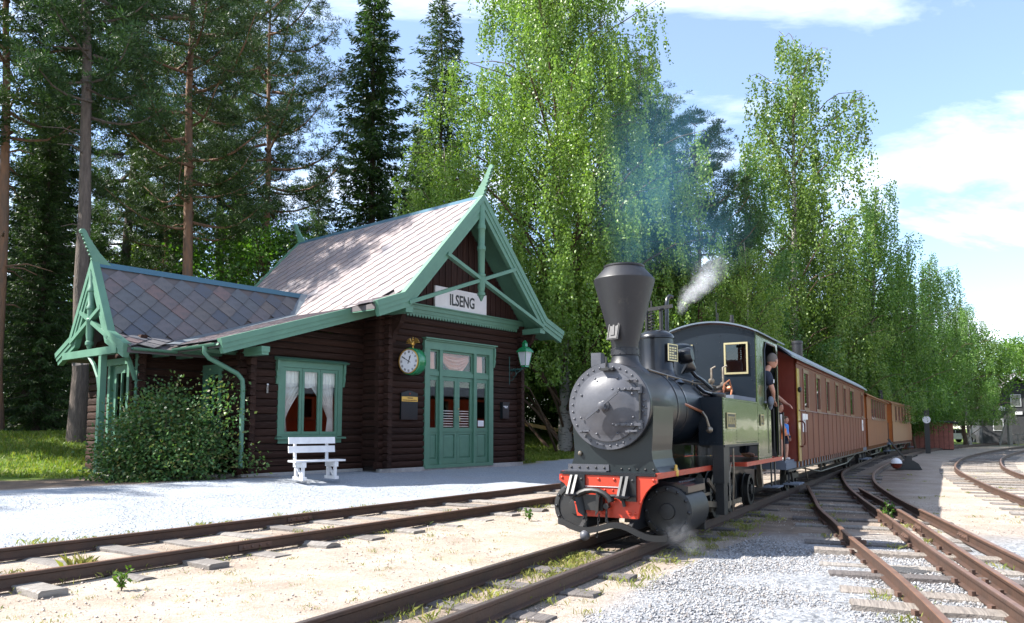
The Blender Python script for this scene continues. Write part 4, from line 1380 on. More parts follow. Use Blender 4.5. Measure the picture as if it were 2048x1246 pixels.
# notice board
nb = thing('notice_board', 'black notice board with an ochre name strip beside the station doors', 'notice board', bl(.86, -.075, 1.78), B_ROT)
MB().box(-.31, .31, -.03, .03, -.40, .24).prism([(-.31, -.03, .24), (.31, -.03, .24), (.31, -.03, .33), (0, -.03, .41), (-.31, -.03, .33)], (0, .06, 0)).build('board', M['saddle'], nb)
MB().box(-.30, .30, -.038, -.03, .10, .235).build('name_strip', M['yellow'], nb)
mb = MB().box(-.09, .11, -.042, -.038, .185, .21)
for k in range(9):
    mb.box(-.27 + k * .06, -.225 + k * .06, -.042, -.038, .125, .148)
mb.build('print', M['black'], nb)
MB().sphere((0, -.04, .32), .014, 6, 4, (1, .4, 2)).build('keyhole_plate', M['red_edge'], nb)
mlb = thing('letter_box', 'slim dark wall letter box right of the station doors', 'letter box', bl(4.98, -.1, 1.72), B_ROT)
MB().prism([(-.15, -.055, -.27), (.15, -.055, -.27), (.16, -.055, .2), (-.16, -.055, .2)], (0, .11, 0)).box(-.17, .17, -.075, .055, .2, .25).build('body', M['saddle'], mlb)
mb = MB()
for r_, xs_ in ((.115, (-.12, -.05, .03)), (.075, (-.06, .01))):
    for x in xs_:
        mb.box(x, x + .055, -.06, -.055, r_ - .012, r_ + .016)
mb.build('print', M['white'], mlb)
# lantern on a scrolled bracket
lt = thing('wall_lantern', 'green four-sided lantern with frosted panes on an iron wall bracket', 'lantern', bl(5.2, -.12, 2.98), B_ROT, scale=.82)
br = MB().tube([(0, 0, -.52), (0, 0, .50)], .018, 6).sphere((0, 0, .54), .035, 8, 5).tube([(0, 0, .02), (.1, -.25, .05), (.22, -.6, .1)], .02, 6)
path = [(.0 + .05 * math.cos(t) * 1.0, -.22 + .16 * math.cos(t), -.12 + .13 * math.sin(t)) for t in np.linspace(0, 5.2, 14)]
br.tube(path, .014, 6).tube([(0, 0, -.4), (.03, -.12, -.36), (.08, -.3, -.1), (.16, -.48, .05)], .014, 6)
for k in range(6):
    br.box(.02 + k * .025, .04 + k * .025, -.1 - k * .08, -.05 - k * .08, .02, .1)
br.build('bracket', M['green_dark'], lt, smooth=40)
lc = (.22, -.6, 0)
sq = lambda pr, nm, m_: MB().lathe(pr, 4, lc, (0, 0, 1), a0=R(45)).build(nm, M[m_], lt)
sq([(.15, .14), (.14, .20), (.15, .21)], 'base', 'clock_green')
sq([(.155, .21), (.27, .72)], 'lamp_glass', 'lampglass')
sq([(.34, .72), (.34, .745), (.25, .86), (.2, .90), (.11, .95), (.1, 1.06), (.13, 1.09), (.06, 1.14), (.02, 1.2)], 'cap', 'clock_green')
mb = MB()
for k in range(4):
    a = R(45 + 90 * k + 90)
    d = Vector((math.cos(a), math.sin(a), 0))
    # corner bars follow the lathe's corners
    ax_ref = Vector((0, 0, 1)).cross(Vector((0, 1, 0)))
    t = R(45) + math.pi / 2 * k
    dd = ax_ref * math.cos(t) + Vector((0, 0, 1)).cross(ax_ref) * math.sin(t)
    mb.bar(Vector(lc) + dd * .16 + Vector((0, 0, .2)), Vector(lc) + dd * .275 + Vector((0, 0, .73)), .022, .022)
mb.build('corner_bars', M['clock_green'], lt)
# thermometer
th = thing('thermometer', 'tiny white thermometer on the log wall left of the window', 'thermometer', bl(-3.06, WV - .07, 2.12), B_ROT)
MB().box(-.022, .022, -.012, .012, -.12, .06).build('scale', M['greywood'], th)
MB().sphere((0, -.012, .09), .026, 8, 5).build('bulb', M['white'], th)

# white bench
bx_ = bl(0, 0, 0)
bench = thing('bench', 'white painted slatted bench under the station window', 'bench', (-4.42, 17.5, .345), math.atan2(.16, .75) + .0)
bench.rotation_euler = (0, 0, R(50.7 - 8))
W_ = M['white']
MB().box(-.62, .62, -.18, .2, .40, .44).build('seat', W_, bench)
for z0 in (.60, .80):
    MB().prism([(-.60, .20, z0), (-.60, .23, z0), (-.60, .25, z0 + .15), (-.60, .22, z0 + .15)], (1.16, 0, 0)).build('back_slat', W_, bench)
for x in (-.42, .38):
    e = MB().box(x - .03, x + .03, .16, .22, 0, .4).prism([(x - .03, .235, .4), (x - .03, .285, .4), (x - .03, .305, .95), (x - .03, .262, .95)], (.06, 0, 0))
    e.build('back_leg', W_, bench)
    MB().box(x - .03, x + .03, -.16, -.1, 0, .4).build('front_leg', W_, bench)
    MB().box(x - .045, x + .045, -.2, .25, .28, .395).build('side_rail', W_, bench)
    MB().box(x - .05, x + .05, -.22, .26, 0, .07).build('foot', W_, bench)
    MB().bar((x, .14, .28), (x, -.08, .07), .04, .05).build('brace', W_, bench)
# slab steps by the porch
for i, (px, py, w_, d_, z0, z1, lab) in enumerate(((-10.6, 20.6, 2.6, 1.0, .18, .30, 'low wide weathered slab step at the foot of the porch'), (-10.1, 21.6, 2.0, .8, .3, .44, 'upper weathered slab step against the porch posts'))):
    o = MB().box(-w_ / 2, w_ / 2, -d_ / 2, d_ / 2, z0, z1).build('step', M['concrete'])
    o.location = (px, py, 0); o.rotation_euler = (0, 0, R(50.7 - 40))
    tag(o, lab, 'step', 'porch steps')
# ------------------------------------------------------------------ the locomotive (local x = backwards from the buffer beam, y = to the train's far side, z from the ground)
lo_pos = T2 * 8.55 + N2 * L2
lo = thing('steam_locomotive', 'black narrow gauge steam locomotive with mirrored greenery coloured on its sides, a flared chimney and red buffer beam', 'locomotive', lo_pos, T_ROT)
def rivets(parent, spots, r=.012, m='iron', name='rivets'):
    mb = MB()
    for p, ax in spots:
        mb.dome(p, r, ax)
    return mb.build(name, M[m], parent, smooth=60, kind='stuff')
# buffer beam plate
half = [(.62, .93), (.62, .86), (.555, .82), (.49, .75), (.44, .66), (.41, .56), (.385, .44)]
poly = [(-.03, -a, z) for a, z in half] + [(-.03, a, z) for a, z in half[::-1]]
bb = MB().prism(poly, (.05, 0, 0)).build('buffer_beam', M['red'], lo)
MB().box(-.042, -.03, -.3, .3, .795, .80).build('angle_line', M['white'], bb)
rv = [((-.03, y, z), (-1, 0, 0)) for y, z in ((.585, .89), (-.585, .89), (.10, .885), (-.10, .885), (.40, .60), (-.42, .63), (.36, .50), (-.36, .50), (.29, .50), (-.29, .5), (.05, .5))]
rivets(bb, rv, .022, 'red', 'bolts')
rivets(bb, [((-.03, -.28 + .1 * k, .76), (-1, 0, 0)) for k in range(6)], .015, 'red', 'rivets')
# lamp-iron brackets: triangular castings with a foot
for y in (.38, -.27):
    mb = MB().box(-.06, -.03, y - .11, y + .09, .64, .935)
    mb.prism([(-.06, y - .02, .93), (-.20, y - .02, .70), (-.06, y - .02, .66)], (0, .035, 0))
    mb.bar((-.06, y + .06, .92), (-.19, y + .06, .70), .03, .03)
    mb.lathe([(.085, 0), (.09, .012), (.09, .022), (.03, .03)], 14, (-.16, y + .02, .685))
    b_ = mb.build('lamp_bracket', M['loco_black'], lo, smooth=40)
    rivets(b_, [((-.06, y - .07, .88), (-1, 0, 0)), ((-.06, y + .06, .88), (-1, 0, 0))], .02, 'iron', 'bolts')
# coupling: curved jaw, buffer horn, hook and chain
mb = MB()
arc = [(-.13, .14 + .24 * math.cos(t), .60 + .16 * math.sin(t)) for t in np.linspace(R(12), R(168), 9)]
mb.tube(arc, .035, 8)
mb.box(-.1, -.03, .02, .30, .52, .70)
mb.prism([(-.12, .30, .74), (-.17, .36, .72), (-.17, .31, .5), (-.13, .24, .44), (-.10, .26, .6)], (.05, 0, .02))
mb.prism([(-.16, .08, .74), (-.19, .03, .68), (-.17, .05, .52), (-.14, .10, .46), (-.12, .1, .62)], (.05, 0, .02))
cp = mb.build('coupling', M['iron'], lo, smooth=45)
MB().tube([(-.1, .0, .69), (-.1, -.14, .70), (-.08, -.22, .66), (-.07, -.24, .58)], .022, 7).tube([(-.07, -.08, .7), (-.10, -.1, .64)], .03, 7).build('coupling_link', M['iron'], cp, smooth=45)
mb = MB()
for (y0, z0, n_) in ((.22, .46, 5), (.06, .46, 6), (-.04, .5, 3)):
    for k in range(n_):
        c = Vector((-.12, y0 + .006 * k, z0 - .045 * k))
        mb.tube([c + Vector((0 if k % 2 else .012 * math.cos(t), .012 * math.cos(t) if k % 2 else 0, .026 * math.sin(t))) for t in np.linspace(0, 2 * math.pi, 9)], .005, 5, caps=False)
mb.build('chain', M['iron'], cp, kind='stuff')
MB().sphere((-.13, .24, .225), .062, 14, 10).build('ball_weight', M['smokebox'], cp, smooth=60)
mb = MB().tube([(-.06, -.03, .58), (-.13, -.03, .58)], .035, 8).tube([(-.1, -.03, .57), (-.1, -.02, .45), (-.1, -.05, .38)], .012, 6)
mb.build('drain_pipe', M['iron'], cp, smooth=40)
# wavy rail guard
gp_ = [(-.02, .62, .365), (-.08, .5, .345), (-.12, .38, .305), (-.13, .24, .285), (-.13, .08, .31), (-.13, -.08, .36), (-.13, -.22, .365), (-.12, -.36, .31), (-.1, -.5, .25), (-.06, -.62, .235), (.0, -.74, .245)]
mb = MB()
Pg = spline([(y, z) for _, y, z in gp_], .06)
vs, fs = [], []
for i, (y, z) in enumerate(Pg):
    x = -.13 + .12 * (y / .8) ** 2
    for a, b_ in ((-.02, -.034), (.02, -.034), (.02, .034), (-.02, .034)):
        vs.append((x + a, y, z + b_))
for i in range(len(Pg) - 1):
    for j in range(4):
        fs.append((i * 4 + j, i * 4 + (j + 1) % 4, (i + 1) * 4 + (j + 1) % 4, (i + 1) * 4 + j))
fs += [(3, 2, 1, 0), tuple(range(len(vs) - 4, len(vs)))]
mb.add(vs, fs).build('rail_guard', M['black'], lo)
for y in (.3, -.3):
    MB().bar((-.1, y, .31), (.25, y, .55), .05, .03).build('guard_stay', M['iron'], lo)
# frames and running boards
for y in (.3, -.3):
    MB().box(.03, 6.4, y - .02, y + .02, .30, .95).build('frame_plate', M['loco_black'], lo)
MB().box(-.045, 4.35, -.60, .60, .935, .965).build('footplate', M['loco_black'], lo)
for s_ in (-1, 1):
    MB().box(.02, 2.4, s_ * .60 - .012, s_ * .60 + .012, .90, .967).build('running_board_edge', M['red_edge'], lo)
    MB().box(3.62, 6.55, s_ * .80 - .013, s_ * .80 + .013, .90, .967).box(3.60, 3.625, min(s_ * .35, s_ * .80), max(s_ * .35, s_ * .80), .90, .967).build('running_board_edge', M['red_edge'], lo)
MB().box(3.62, 6.55, -.79, .79, .935, .963).build('cab_floor', M['loco_black'], lo)
# saddle under the smokebox, flared, with its bolted angle
def hexa(mb, a, b_):
    mb.add(list(a) + list(b_), [(3, 2, 1, 0), (4, 5, 6, 7), (0, 1, 5, 4), (1, 2, 6, 5), (2, 3, 7, 6), (3, 0, 4, 7)])
rows = [(.60, .965), (.545, 1.03), (.51, 1.12), (.50, 1.22), (.515, 1.40), (.53, 1.755)]
mb = MB()
vs, fs = [], []
for w_, z in rows:
    vs += [(.16, -w_, z), (.92, -w_, z), (.92, w_, z), (.16, w_, z)]
for i in range(len(rows) - 1):
    for j in range(4):
        fs.append((i * 4 + j, i * 4 + (j + 1) % 4, (i + 1) * 4 + (j + 1) % 4, (i + 1) * 4 + j))
fs += [(3, 2, 1, 0), tuple(range(len(vs) - 4, len(vs)))]
sd = mb.add(vs, fs).build('smokebox_saddle', M['saddle'], lo)
MB().box(.06, .16, .04, .60, .966, .978).box(.148, .159, .04, .585, .978, 1.05).build('base_angle', M['smokebox'], sd)
rivets(sd, [((.148, .1 + .11 * k, 1.01), (-1, 0, 0)) for k in range(5)] + [((.16, -.12 - .1 * k, 1.0), (-1, 0, 0)) for k in range(5)], .017, 'iron', 'bolts')
MB().sphere((.15, .42, 1.18), .03, 8, 6).build('plug', M['steel'], sd)
# smokebox, ring, door
ZC = 1.755
MB().lathe([(.530, .07), (.530, .16), (.526, .17), (.526, 1.12), (.535, 1.125), (.535, 1.17)], 64, (0, 0, ZC), (1, 0, 0)).build('smokebox', M['smokebox_side'], lo, smooth=30)
ring = MB().lathe([(.528, .075), (.522, .056), (.42, .056), (.42, .075)], 64, (0, 0, ZC), (1, 0, 0)).build('front_ring', M['smokebox'], lo, smooth=30)
n_ = 34
rivets(ring, [((.056, .475 * math.cos(2 * math.pi * k / n_ + .05), ZC + .475 * math.sin(2 * math.pi * k / n_ + .05)), (-1, 0, 0)) for k in range(n_)], .0165, 'smokebox')
dprof = [(.002, -.055), (.08, -.054), (.16, -.045), (.24, -.027), (.31, -.003), (.345, .014), (.365, .022), (.40, .026), (.425, .03), (.427, .06)]
door = MB().lathe([(r_, h) for r_, h in dprof][::-1], 64, (0, 0, ZC), (1, 0, 0)).build('smokebox_door', M['smokebox'], lo, smooth=40)
rivets(door, [((.02 - .03 * (1 if k % 2 else .3), .36 * math.cos(R(22 + 45 * k)), ZC + .36 * math.sin(R(22 + 45 * k))), (-1, 0, 0)) for k in range(8)], .017, 'smokebox')
# dart handles: a long double bar, hub
mb = MB().lathe([(.07, 0), (.065, .03), (.035, .04), (.035, .10), (.045, .10), (.045, .13), (.02, .14)], 16, (-.05, 0, ZC), (-1, 0, 0))
for off, x in ((0, -.17), (.035, -.12)):
    d = Vector((0, -.20, .15))
    c = Vector((x, -.01, ZC + .0 + off))
    mb.bar(c - d, c + d, .022, .022)
mb.sphere((-.15, -.03, ZC - .03), .03, 8, 6).sphere((-.15, .05, ZC - .06), .026, 8, 6)
mb.build('door_dart', M['smokebox'], door, smooth=35)
for z in (ZC + .2, ZC - .22):
    h = MB().bar((.0, -.06, z), (-.005, -.30, z), .03, .045, (-1, 0, 0)).bar((-.005, -.30, z), (.01, -.43, z), .035, .05, (-1, 0, 0)).lathe([(.028, -.05), (.028, .05)], 10, (.02, -.415, z))
    b_ = h.build('hinge_strap', M['smokebox'], door, smooth=35)
    rivets(b_, [((-.028, -.09 - .08 * k, z), (-1, 0, 0)) for k in range(4)], .016, 'smokebox')
MB().tube([(.02, -.415, ZC - .25), (.02, -.415, ZC + .25)], .014, 8).build('hinge_pin', M['iron'], door, smooth=40)
rivets(ring, [((.05, -.455 + .01 * k, ZC + .06 - .06 * k), (-1, 0, 0)) for k in range(3)], .02, 'smokebox', 'bolts')
# clamps, lamp irons
for a, nm in ((135, 'door_clamp'), (225, 'door_clamp'), (315, 'door_clamp')):
    c = Vector((.03, .43 * math.cos(R(a)), ZC + .43 * math.sin(R(a))))
    MB().tube([c, c + Vector((-.10, 0, .0))], .012, 6).bar(c + Vector((-.07, .05, 0)), c + Vector((-.085, -.10, .01)), .02, .02).box(c.x - .06, c.x, c.y - .03, c.y + .03, c.z - .02, c.z + .02).build(nm, M['smokebox'], door)
MB().bar((.05, .02, ZC + .46), (.05, .02, ZC + .60), .016, .03).bar((.05, .02, ZC + .47), (-.05, -.06, ZC + .43), .02, .02).box(-.04, .05, -.1, .06, ZC + .425, ZC + .455).build('lamp_iron', M['iron'], lo)
MB().box(.12, .24, .12, .25, ZC + .49, ZC + .66).build('lamp_socket', M['smokebox'], lo)
# chimney
CHX = .63
MB().lathe([(.33, 2.16), (.27, 2.235), (.215, 2.28), (.18, 2.34), (.168, 2.41), (.182, 2.415), (.182, 2.50), (.168, 2.505), (.172, 2.56), (.388, 3.36), (.392, 3.385), (.385, 3.40), (.255, 3.545), (.262, 3.555), (.262, 3.575), (.235, 3.575), (.22, 3.45)], 56, (CHX, 0, 0)).build('chimney', M['chimney'], lo, smooth=30)
rivets([c for c in lo.children if c.name.startswith('chimney')][0], [((CHX + .182 * math.cos(t), .182 * math.sin(t), zz), (math.cos(t), math.sin(t), 0)) for t in np.linspace(0, 2 * math.pi, 15)[:-1] for zz in (2.43, 2.485)], .008, 'chimney')
# maker's plate on the front of the chimney: tilted with the cone
pl_m = Matrix.Translation((CHX - .222, .06, 2.72)) @ Matrix.Rotation(R(180 - 15.5), 4, 'Z') @ Matrix.Rotation(R(-15), 4, 'Y')
mb = MB().box(-.006, .012, -.085, .085, -.125, .125)
o = mb.build('chimney_plate', M['chimney'], lo); o.matrix_basis = pl_m
MB().box(.012, .02, -.075, .075, -.115, -.105).box(.012, .02, -.075, .075, .105, .115).box(.012, .02, -.075, -.065, -.105, .105).box(.012, .02, .065, .075, -.105, .105).prism([(.012, -.03, -.07), (.012, .03, -.07), (.012, .012, .07), (.012, -.012, .07)], (.01, 0, 0)).build('relief', M['chimney'], o)
# boiler with bands and pipes
MB().lathe([(.50, 1.17), (.50, 4.52)], 56, (0, 0, ZC), (1, 0, 0)).build('boiler', M['loco_blue'], lo, smooth=30)
for x in (1.62, 2.5, 3.4):
    MB().lathe([(.504, -.03), (.508, -.025), (.508, .025), (.504, .03)], 56, (x, 0, ZC), (1, 0, 0)).build('boiler_band', M['loco_black'], lo, smooth=30)
for s_ in (-1, 1):
    MB().tube([(.75, s_ * .26, 2.235), (1.3, s_ * .33, 2.19), (2.4, s_ * .36, 2.15), (4.5, s_ * .36, 2.16)], .014, 6).build('handrail', M['steel'], lo, smooth=40)
    mb = MB()
    for x in (1.25, 2.4, 3.4):
        mb.tube([(x, s_ * .34, 2.12), (x, s_ * .35, 2.19)], .012, 5)
    mb.build('rail_knobs', M['steel'], lo, kind='stuff')
MB().tube([(1.3, -.42, 1.85), (1.6, -.50, 1.80), (2.2, -.53, 1.72), (2.45, -.56, 1.6)], .02, 6).build('oil_pipe', M['copper'], lo, smooth=40)
MB().tube([(2.35, -.42, 2.1), (2.5, -.48, 2.02), (2.9, -.5, 2.0), (3.4, -.47, 2.06), (4.5, -.42, 2.08)], .028, 8).build('steam_pipe', M['loco_black'], lo, smooth=40)
MB().tube([(2.05, -.58, 1.72), (2.06, -.63, 1.64), (2.1, -.66, 1.5)], .018, 6).sphere((2.1, -.66, 1.47), .05, 8, 6).build('check_valve', M['steel'], lo, smooth=45)
# main dome with safety valve
DX = 1.82
dm = MB().lathe([(.40, 2.12), (.33, 2.2), (.275, 2.245), (.262, 2.29), (.25, 2.31), (.25, 2.74), (.262, 2.75), (.262, 2.765), (.245, 2.80), (.19, 2.845), (.12, 2.868), (.02, 2.872)], 44, (DX, 0, 0)).build('steam_dome', M['loco_black'], lo, smooth=35)
pt = Vector((-.2, -.98, 0)).normalized()
o = MB().box(-.13, .13, -.012, .0, -.12, .12).build('maker_plate', M['black'], dm)
o.matrix_basis = frame(Vector((DX, 0, 2.54)) + pt * .257, Vector((-pt.y, pt.x, 0)), -pt, (0, 0, 1))
MB().box(-.13, .13, -.018, -.012, .105, .12).box(-.13, .13, -.018, -.012, -.12, -.105).box(-.13, -.115, -.018, -.012, -.105, .105).box(.115, .13, -.018, -.012, -.105, .105).build('plate_rim', M['brass'], o)
mb = MB()
for r_ in range(5):
    for k in range(3 - (r_ == 2)):
        mb.box(-.1 + k * .07, -.045 + k * .07, -.016, -.012, .055 - r_ * .035, .075 - r_ * .035)
mb.build('plate_print', M['brass'], o)
sv = MB().lathe([(.045, 0), (.045, .02), (.028, .03), (.028, .30), (.05, .31), (.05, .33)], 12, (DX - .02, -.09, 2.85)).lathe([(.045, 0), (.045, .02), (.024, .03), (.024, .32)], 12, (DX - .02, .12, 2.85)).bar((DX - .02, .17, 3.17), (DX - .02, -.26, 3.20), .03, .05).tube([(DX - .02, .05, 2.86), (DX - .02, .05, 3.30)], .012, 6).build('safety_valve', M['iron'], lo, smooth=35)
mb = MB()
mb.tube([(DX - .02 + .04 * math.cos(t), .05 + .04 * math.sin(t), 2.88 + .26 * t / (12 * math.pi)) for t in np.linspace(0, 12 * math.pi, 90)], .008, 5)
mb.build('spring', M['iron'], sv, smooth=60)
MB().tube([(DX + .36, -.05, 2.3), (DX + .36, -.05, 3.30), (DX + .37, -.06, 3.38), (DX + .41, -.08, 3.42), (DX + .46, -.10, 3.41)], .032, 9).build('vent_pipe', M['loco_black'], lo, smooth=40)
# sand dome and turbo generator
MB().lathe([(.28, 2.2), (.22, 2.25), (.205, 2.3), (.205, 2.70), (.19, 2.75), (.13, 2.785), (.02, 2.79)], 36, (2.95, 0, 0)).build('sand_dome', M['loco_blue'], lo, smooth=35)
tg = MB().lathe([(.10, 0), (.115, .02), (.115, .16), (.09, .2)], 20, (2.25, -.20, 2.52), (0, -1, .15)).lathe([(.15, 0), (.15, .02), (.03, .15)], 16, (2.42, -.25, 2.42), (.4, -.8, -.5)).tube([(2.4, -.28, 2.4), (2.5, -.36, 2.26), (2.75, -.4, 2.2), (3.1, -.43, 2.1)], .03, 7)
tg.build('turbo_generator', M['loco_black'], lo, smooth=40)
# side tanks
for s_ in (-1, 1):
    y0, y1 = sorted((s_ * .45, s_ * .79))
    tk = MB().box(2.3, 4.56, y0, y1, 1.25, 1.93).build('side_tank', M['loco_blue'], lo)
    MB().box(2.31, 4.54, min(s_ * .79, s_ * .80), max(s_ * .79, s_ * .80), 1.253, 1.925).build('tank_side', M['mirrored_green'], tk)
    MB().box(2.32, 4.52, min(s_ * .797, s_ * .815), max(s_ * .797, s_ * .815), 1.225, 1.255).build('bottom_angle', M['iron'], tk)
    rs = [((2.34, s_ * .80, 1.28 + .045 * k), (0, s_, 0)) for k in range(15)] + [((3.08, s_ * .80, 1.28 + .045 * k), (0, s_, 0)) for k in range(15)] + [((3.12 + .06 * k, s_ * .80, 1.275), (0, s_, 0)) for k in range(23)] + [((2.36 + .09 * k, s_ * .80, 1.90), (0, s_, 0)) for k in range(25)]
    rivets(tk, rs, .009, 'mirrored_green')
    rs = [((2.3, s_ * (.47 + .05 * k), 1.29), (-1, 0, 0)) for k in range(7)] + [((2.3, s_ * .77, 1.3 + .045 * k), (-1, 0, 0)) for k in range(13)]
    rivets(tk, rs, .009, 'loco_blue')
    MB().lathe([(.11, 0), (.115, .02), (.115, .06), (.09, .08), (.02, .085)], 18, (2.75, s_ * .62, 1.93)).build('filler_cap', M['loco_black'], tk, smooth=35)
    MB().box(3.0, 4.5, min(s_ * .48, s_ * .786), max(s_ * .48, s_ * .786), 1.931, 1.99).build('tool_tray', M['greycloth'], tk)
# injector valves and levers in front of the cab
mb = MB()
for (x, y, z, h) in ((3.6, -.30, 2.1, .34), (3.85, -.42, 2.05, .42)):
    mb.tube([(x, y, z), (x, y, z + h), (x + .03, y - .06, z + h + .03)], .018, 6)
    mb.lathe([(.04, 0), (.05, .02), (.05, .06), (.03, .08)], 10, (x, y, z + .1))
mb.tube([(3.55, -.38, 2.12), (3.7, -.5, 2.2), (3.9, -.5, 2.16), (4.3, -.45, 2.1)], .022, 6)
mb.build('injector_valves', M['steel'], lo, smooth=40)
MB().tube([(3.5, -.5, 2.0), (3.52, -.52, 2.18), (3.6, -.58, 2.25), (3.68, -.6, 2.1), (3.6, -.6, 2.0)], .014, 6).lathe([(.05, 0), (.05, .12)], 10, (3.72, -.46, 2.1), (0, -1, .2)).build('pipe_loop', M['copper'], lo, smooth=40)
# cab: front sheet, side sheets with opening, rear posts, roof
CX0, CX1 = 4.56, 6.40
arc_z = lambda y: 3.30 - .18 * (y / .80) ** 2
ys_ = np.linspace(-.795, .795, 15)
# front sheet with two window openings cut as strips
def strip(mb, y0, y1, z0, z1f, x=CX0, th=.015):
    yy = np.linspace(y0, y1, max(2, int((y1 - y0) / .1) + 2))
    poly = [(x, y0, z0), (x, y1, z0)] + [(x, y, z1f(y)) for y in yy[::-1]]
    mb.prism(poly, (th, 0, 0))
mb = MB()
wz0, wz1 = 2.42, 2.93
for a, b_, c, d in ((-.795, -.66, 1.2, None), (-.28, .28, 1.2, None), (.66, .795, 1.2, None), (-.66, -.28, 1.2, wz0), (.28, .66, 1.2, wz0), (-.66, -.28, wz1, None), (.28, .66, wz1, None)):
    strip(mb, a, b_, c, (lambda y: arc_z(y) - .02) if d is None else (lambda y, d=d: d))
cf = mb.build('cab_front', M['loco_blue'], lo)
rs = []
for y in (-.77, .77, -.20, .20):
    rs += [((CX0, y, 2.0 + .12 * k), (-1, 0, 0)) for k in range(10)]
rs += [((CX0, y, arc_z(y) - .06), (-1, 0, 0)) for y in np.linspace(-.75, .75, 22)]
rs += [((CX0, -.72, 2.3 + .2 * k), (-1, 0, 0)) for k in range(4)]
rivets(cf, rs, .010, 'loco_blue')
for s_ in (-1, 1):
    y0, y1 = sorted((s_ * .27, s_ * .67))
    wf_ = MB().box(CX0 - .025, CX0 + .01, y0, y0 + .028, wz0 - .01, wz1 + .01).box(CX0 - .025, CX0 + .01, y1 - .028, y1, wz0 - .01, wz1 + .01).box(CX0 - .026, CX0 + .01, y0, y1, wz0 - .015, wz0 + .016).box(CX0 - .026, CX0 + .01, y0, y1, wz1 - .016, wz1 + .015).build('window_frame', M['brass'], cf)
    MB().box(CX0 - .006, CX0 - .001, y0 + .03, y1 - .03, wz0 + .02, wz1 - .02).build('pane', M['car_glass'], wf_)
for s_ in (-1, 1):
    yo = s_ * .80
    y0, y1 = sorted((yo, yo - s_ * .015))
    ze = arc_z(.8)
    mb = MB().box(CX0, 5.16, y0, y1, 1.94, ze).box(5.16, 6.22, y0, y1, 3.0, ze).box(CX0, 5.64, y0, y1, .965, 1.94).box(6.22, CX1, y0, y1, .965, ze)
    # rounded upper corners of the opening
    mb.prism([(5.16, yo, 3.0), (5.30, yo, 3.0), (5.16, yo, 2.86)], (0, -s_ * .015, 0)).prism([(6.22, yo, 3.0), (6.22, yo, 2.86), (6.08, yo, 3.0)], (0, -s_ * .015, 0))
    cs = mb.build('cab_side', M['mirrored_green'], lo)
    MB().tube([(5.16, yo + s_ * .01, 1.96), (5.16, yo + s_ * .01, 2.85), (5.29, yo + s_ * .01, 3.0), (6.09, yo + s_ * .01, 3.0), (6.22, yo + s_ * .01, 2.86), (6.22, yo + s_ * .01, 1.0)], .016, 6).build('opening_beading', M['loco_black'], cs, smooth=50)
    MB().box(5.1, 5.66, y0 - .02, y1 + .02, 1.925, 1.965).build('arm_rest', M['greycloth'], cs)
    rs = [((4.6, yo, 1.0 + .1 * k), (0, s_, 0)) for k in range(22)] + [((5.58, yo, 1.0 + .09 * k), (0, s_, 0)) for k in range(10)] + [((4.62 + .06 * k, yo, .99), (0, s_, 0)) for k in range(16)] + [((4.62 + .07 * k, yo, 3.07), (0, s_, 0)) for k in range(24)]
    rivets(cs, rs, .010, 'mirrored_green')
    # doorway grab rails
    MB().tube([(5.62, yo + s_ * .05, 1.05), (5.62, yo + s_ * .05, 1.85)], .013, 6).build('grab_rail', M['iron'], cs, smooth=50)
MB().box(CX1 - .02, CX1, -.78, .78, .97, 2.0).box(CX1 - .02, CX1, -.78, -.5, 2.0, 3.1).box(CX1 - .02, CX1, .5, .78, 2.0, 3.1).build('cab_rear', M['loco_black'], lo)
mb = MB()
vs, fs = [], []
ny_ = 20
for x in (CX0 - .10, 6.85):
    for dz_ in (0, .025):
        for k in range(ny_ + 1):
            y = -.86 + 1.72 * k / ny_
            vs.append((x, y, 3.30 - .18 * (y / .80) ** 2 + dz_))
n1_ = ny_ + 1
for k in range(ny_):
    fs += [(k, 2 * n1_ + k, 2 * n1_ + k + 1, k + 1), (n1_ + k, n1_ + k + 1, 3 * n1_ + k + 1, 3 * n1_ + k), (k, k + 1, n1_ + k + 1, n1_ + k), (2 * n1_ + k, 3 * n1_ + k, 3 * n1_ + k + 1, 2 * n1_ + k + 1)]
fs += [(0, n1_, 3 * n1_, 2 * n1_), (ny_, 2 * n1_ + ny_, 3 * n1_ + ny_, n1_ + ny_)]
mb.add(vs, fs).build('cab_roof', M['car_roof'], lo, smooth=30)
MB().tube([(CX0 + .3, -.1, 3.28), (CX0 + .3, -.1, 3.52)], .01, 5).lathe([(.025, 0), (.04, .03), (.04, .12), (.03, .13), (.03, .2)], 10, (CX0 + .55, -.28, 3.30)).tube([(CX0 + .5, -.02, 3.28), (CX0 + .5, -.02, 3.75)], .008, 5).build('whistle', M['iron'], lo, smooth=40)
# boiler backhead inside the cab (seen dark through the openings)
MB().lathe([(.55, 0), (.55, .5), (.4, .56)], 24, (CX0 + .02, 0, 1.7), (1, 0, 0)).build('backhead', M['loco_black'], lo, smooth=35)
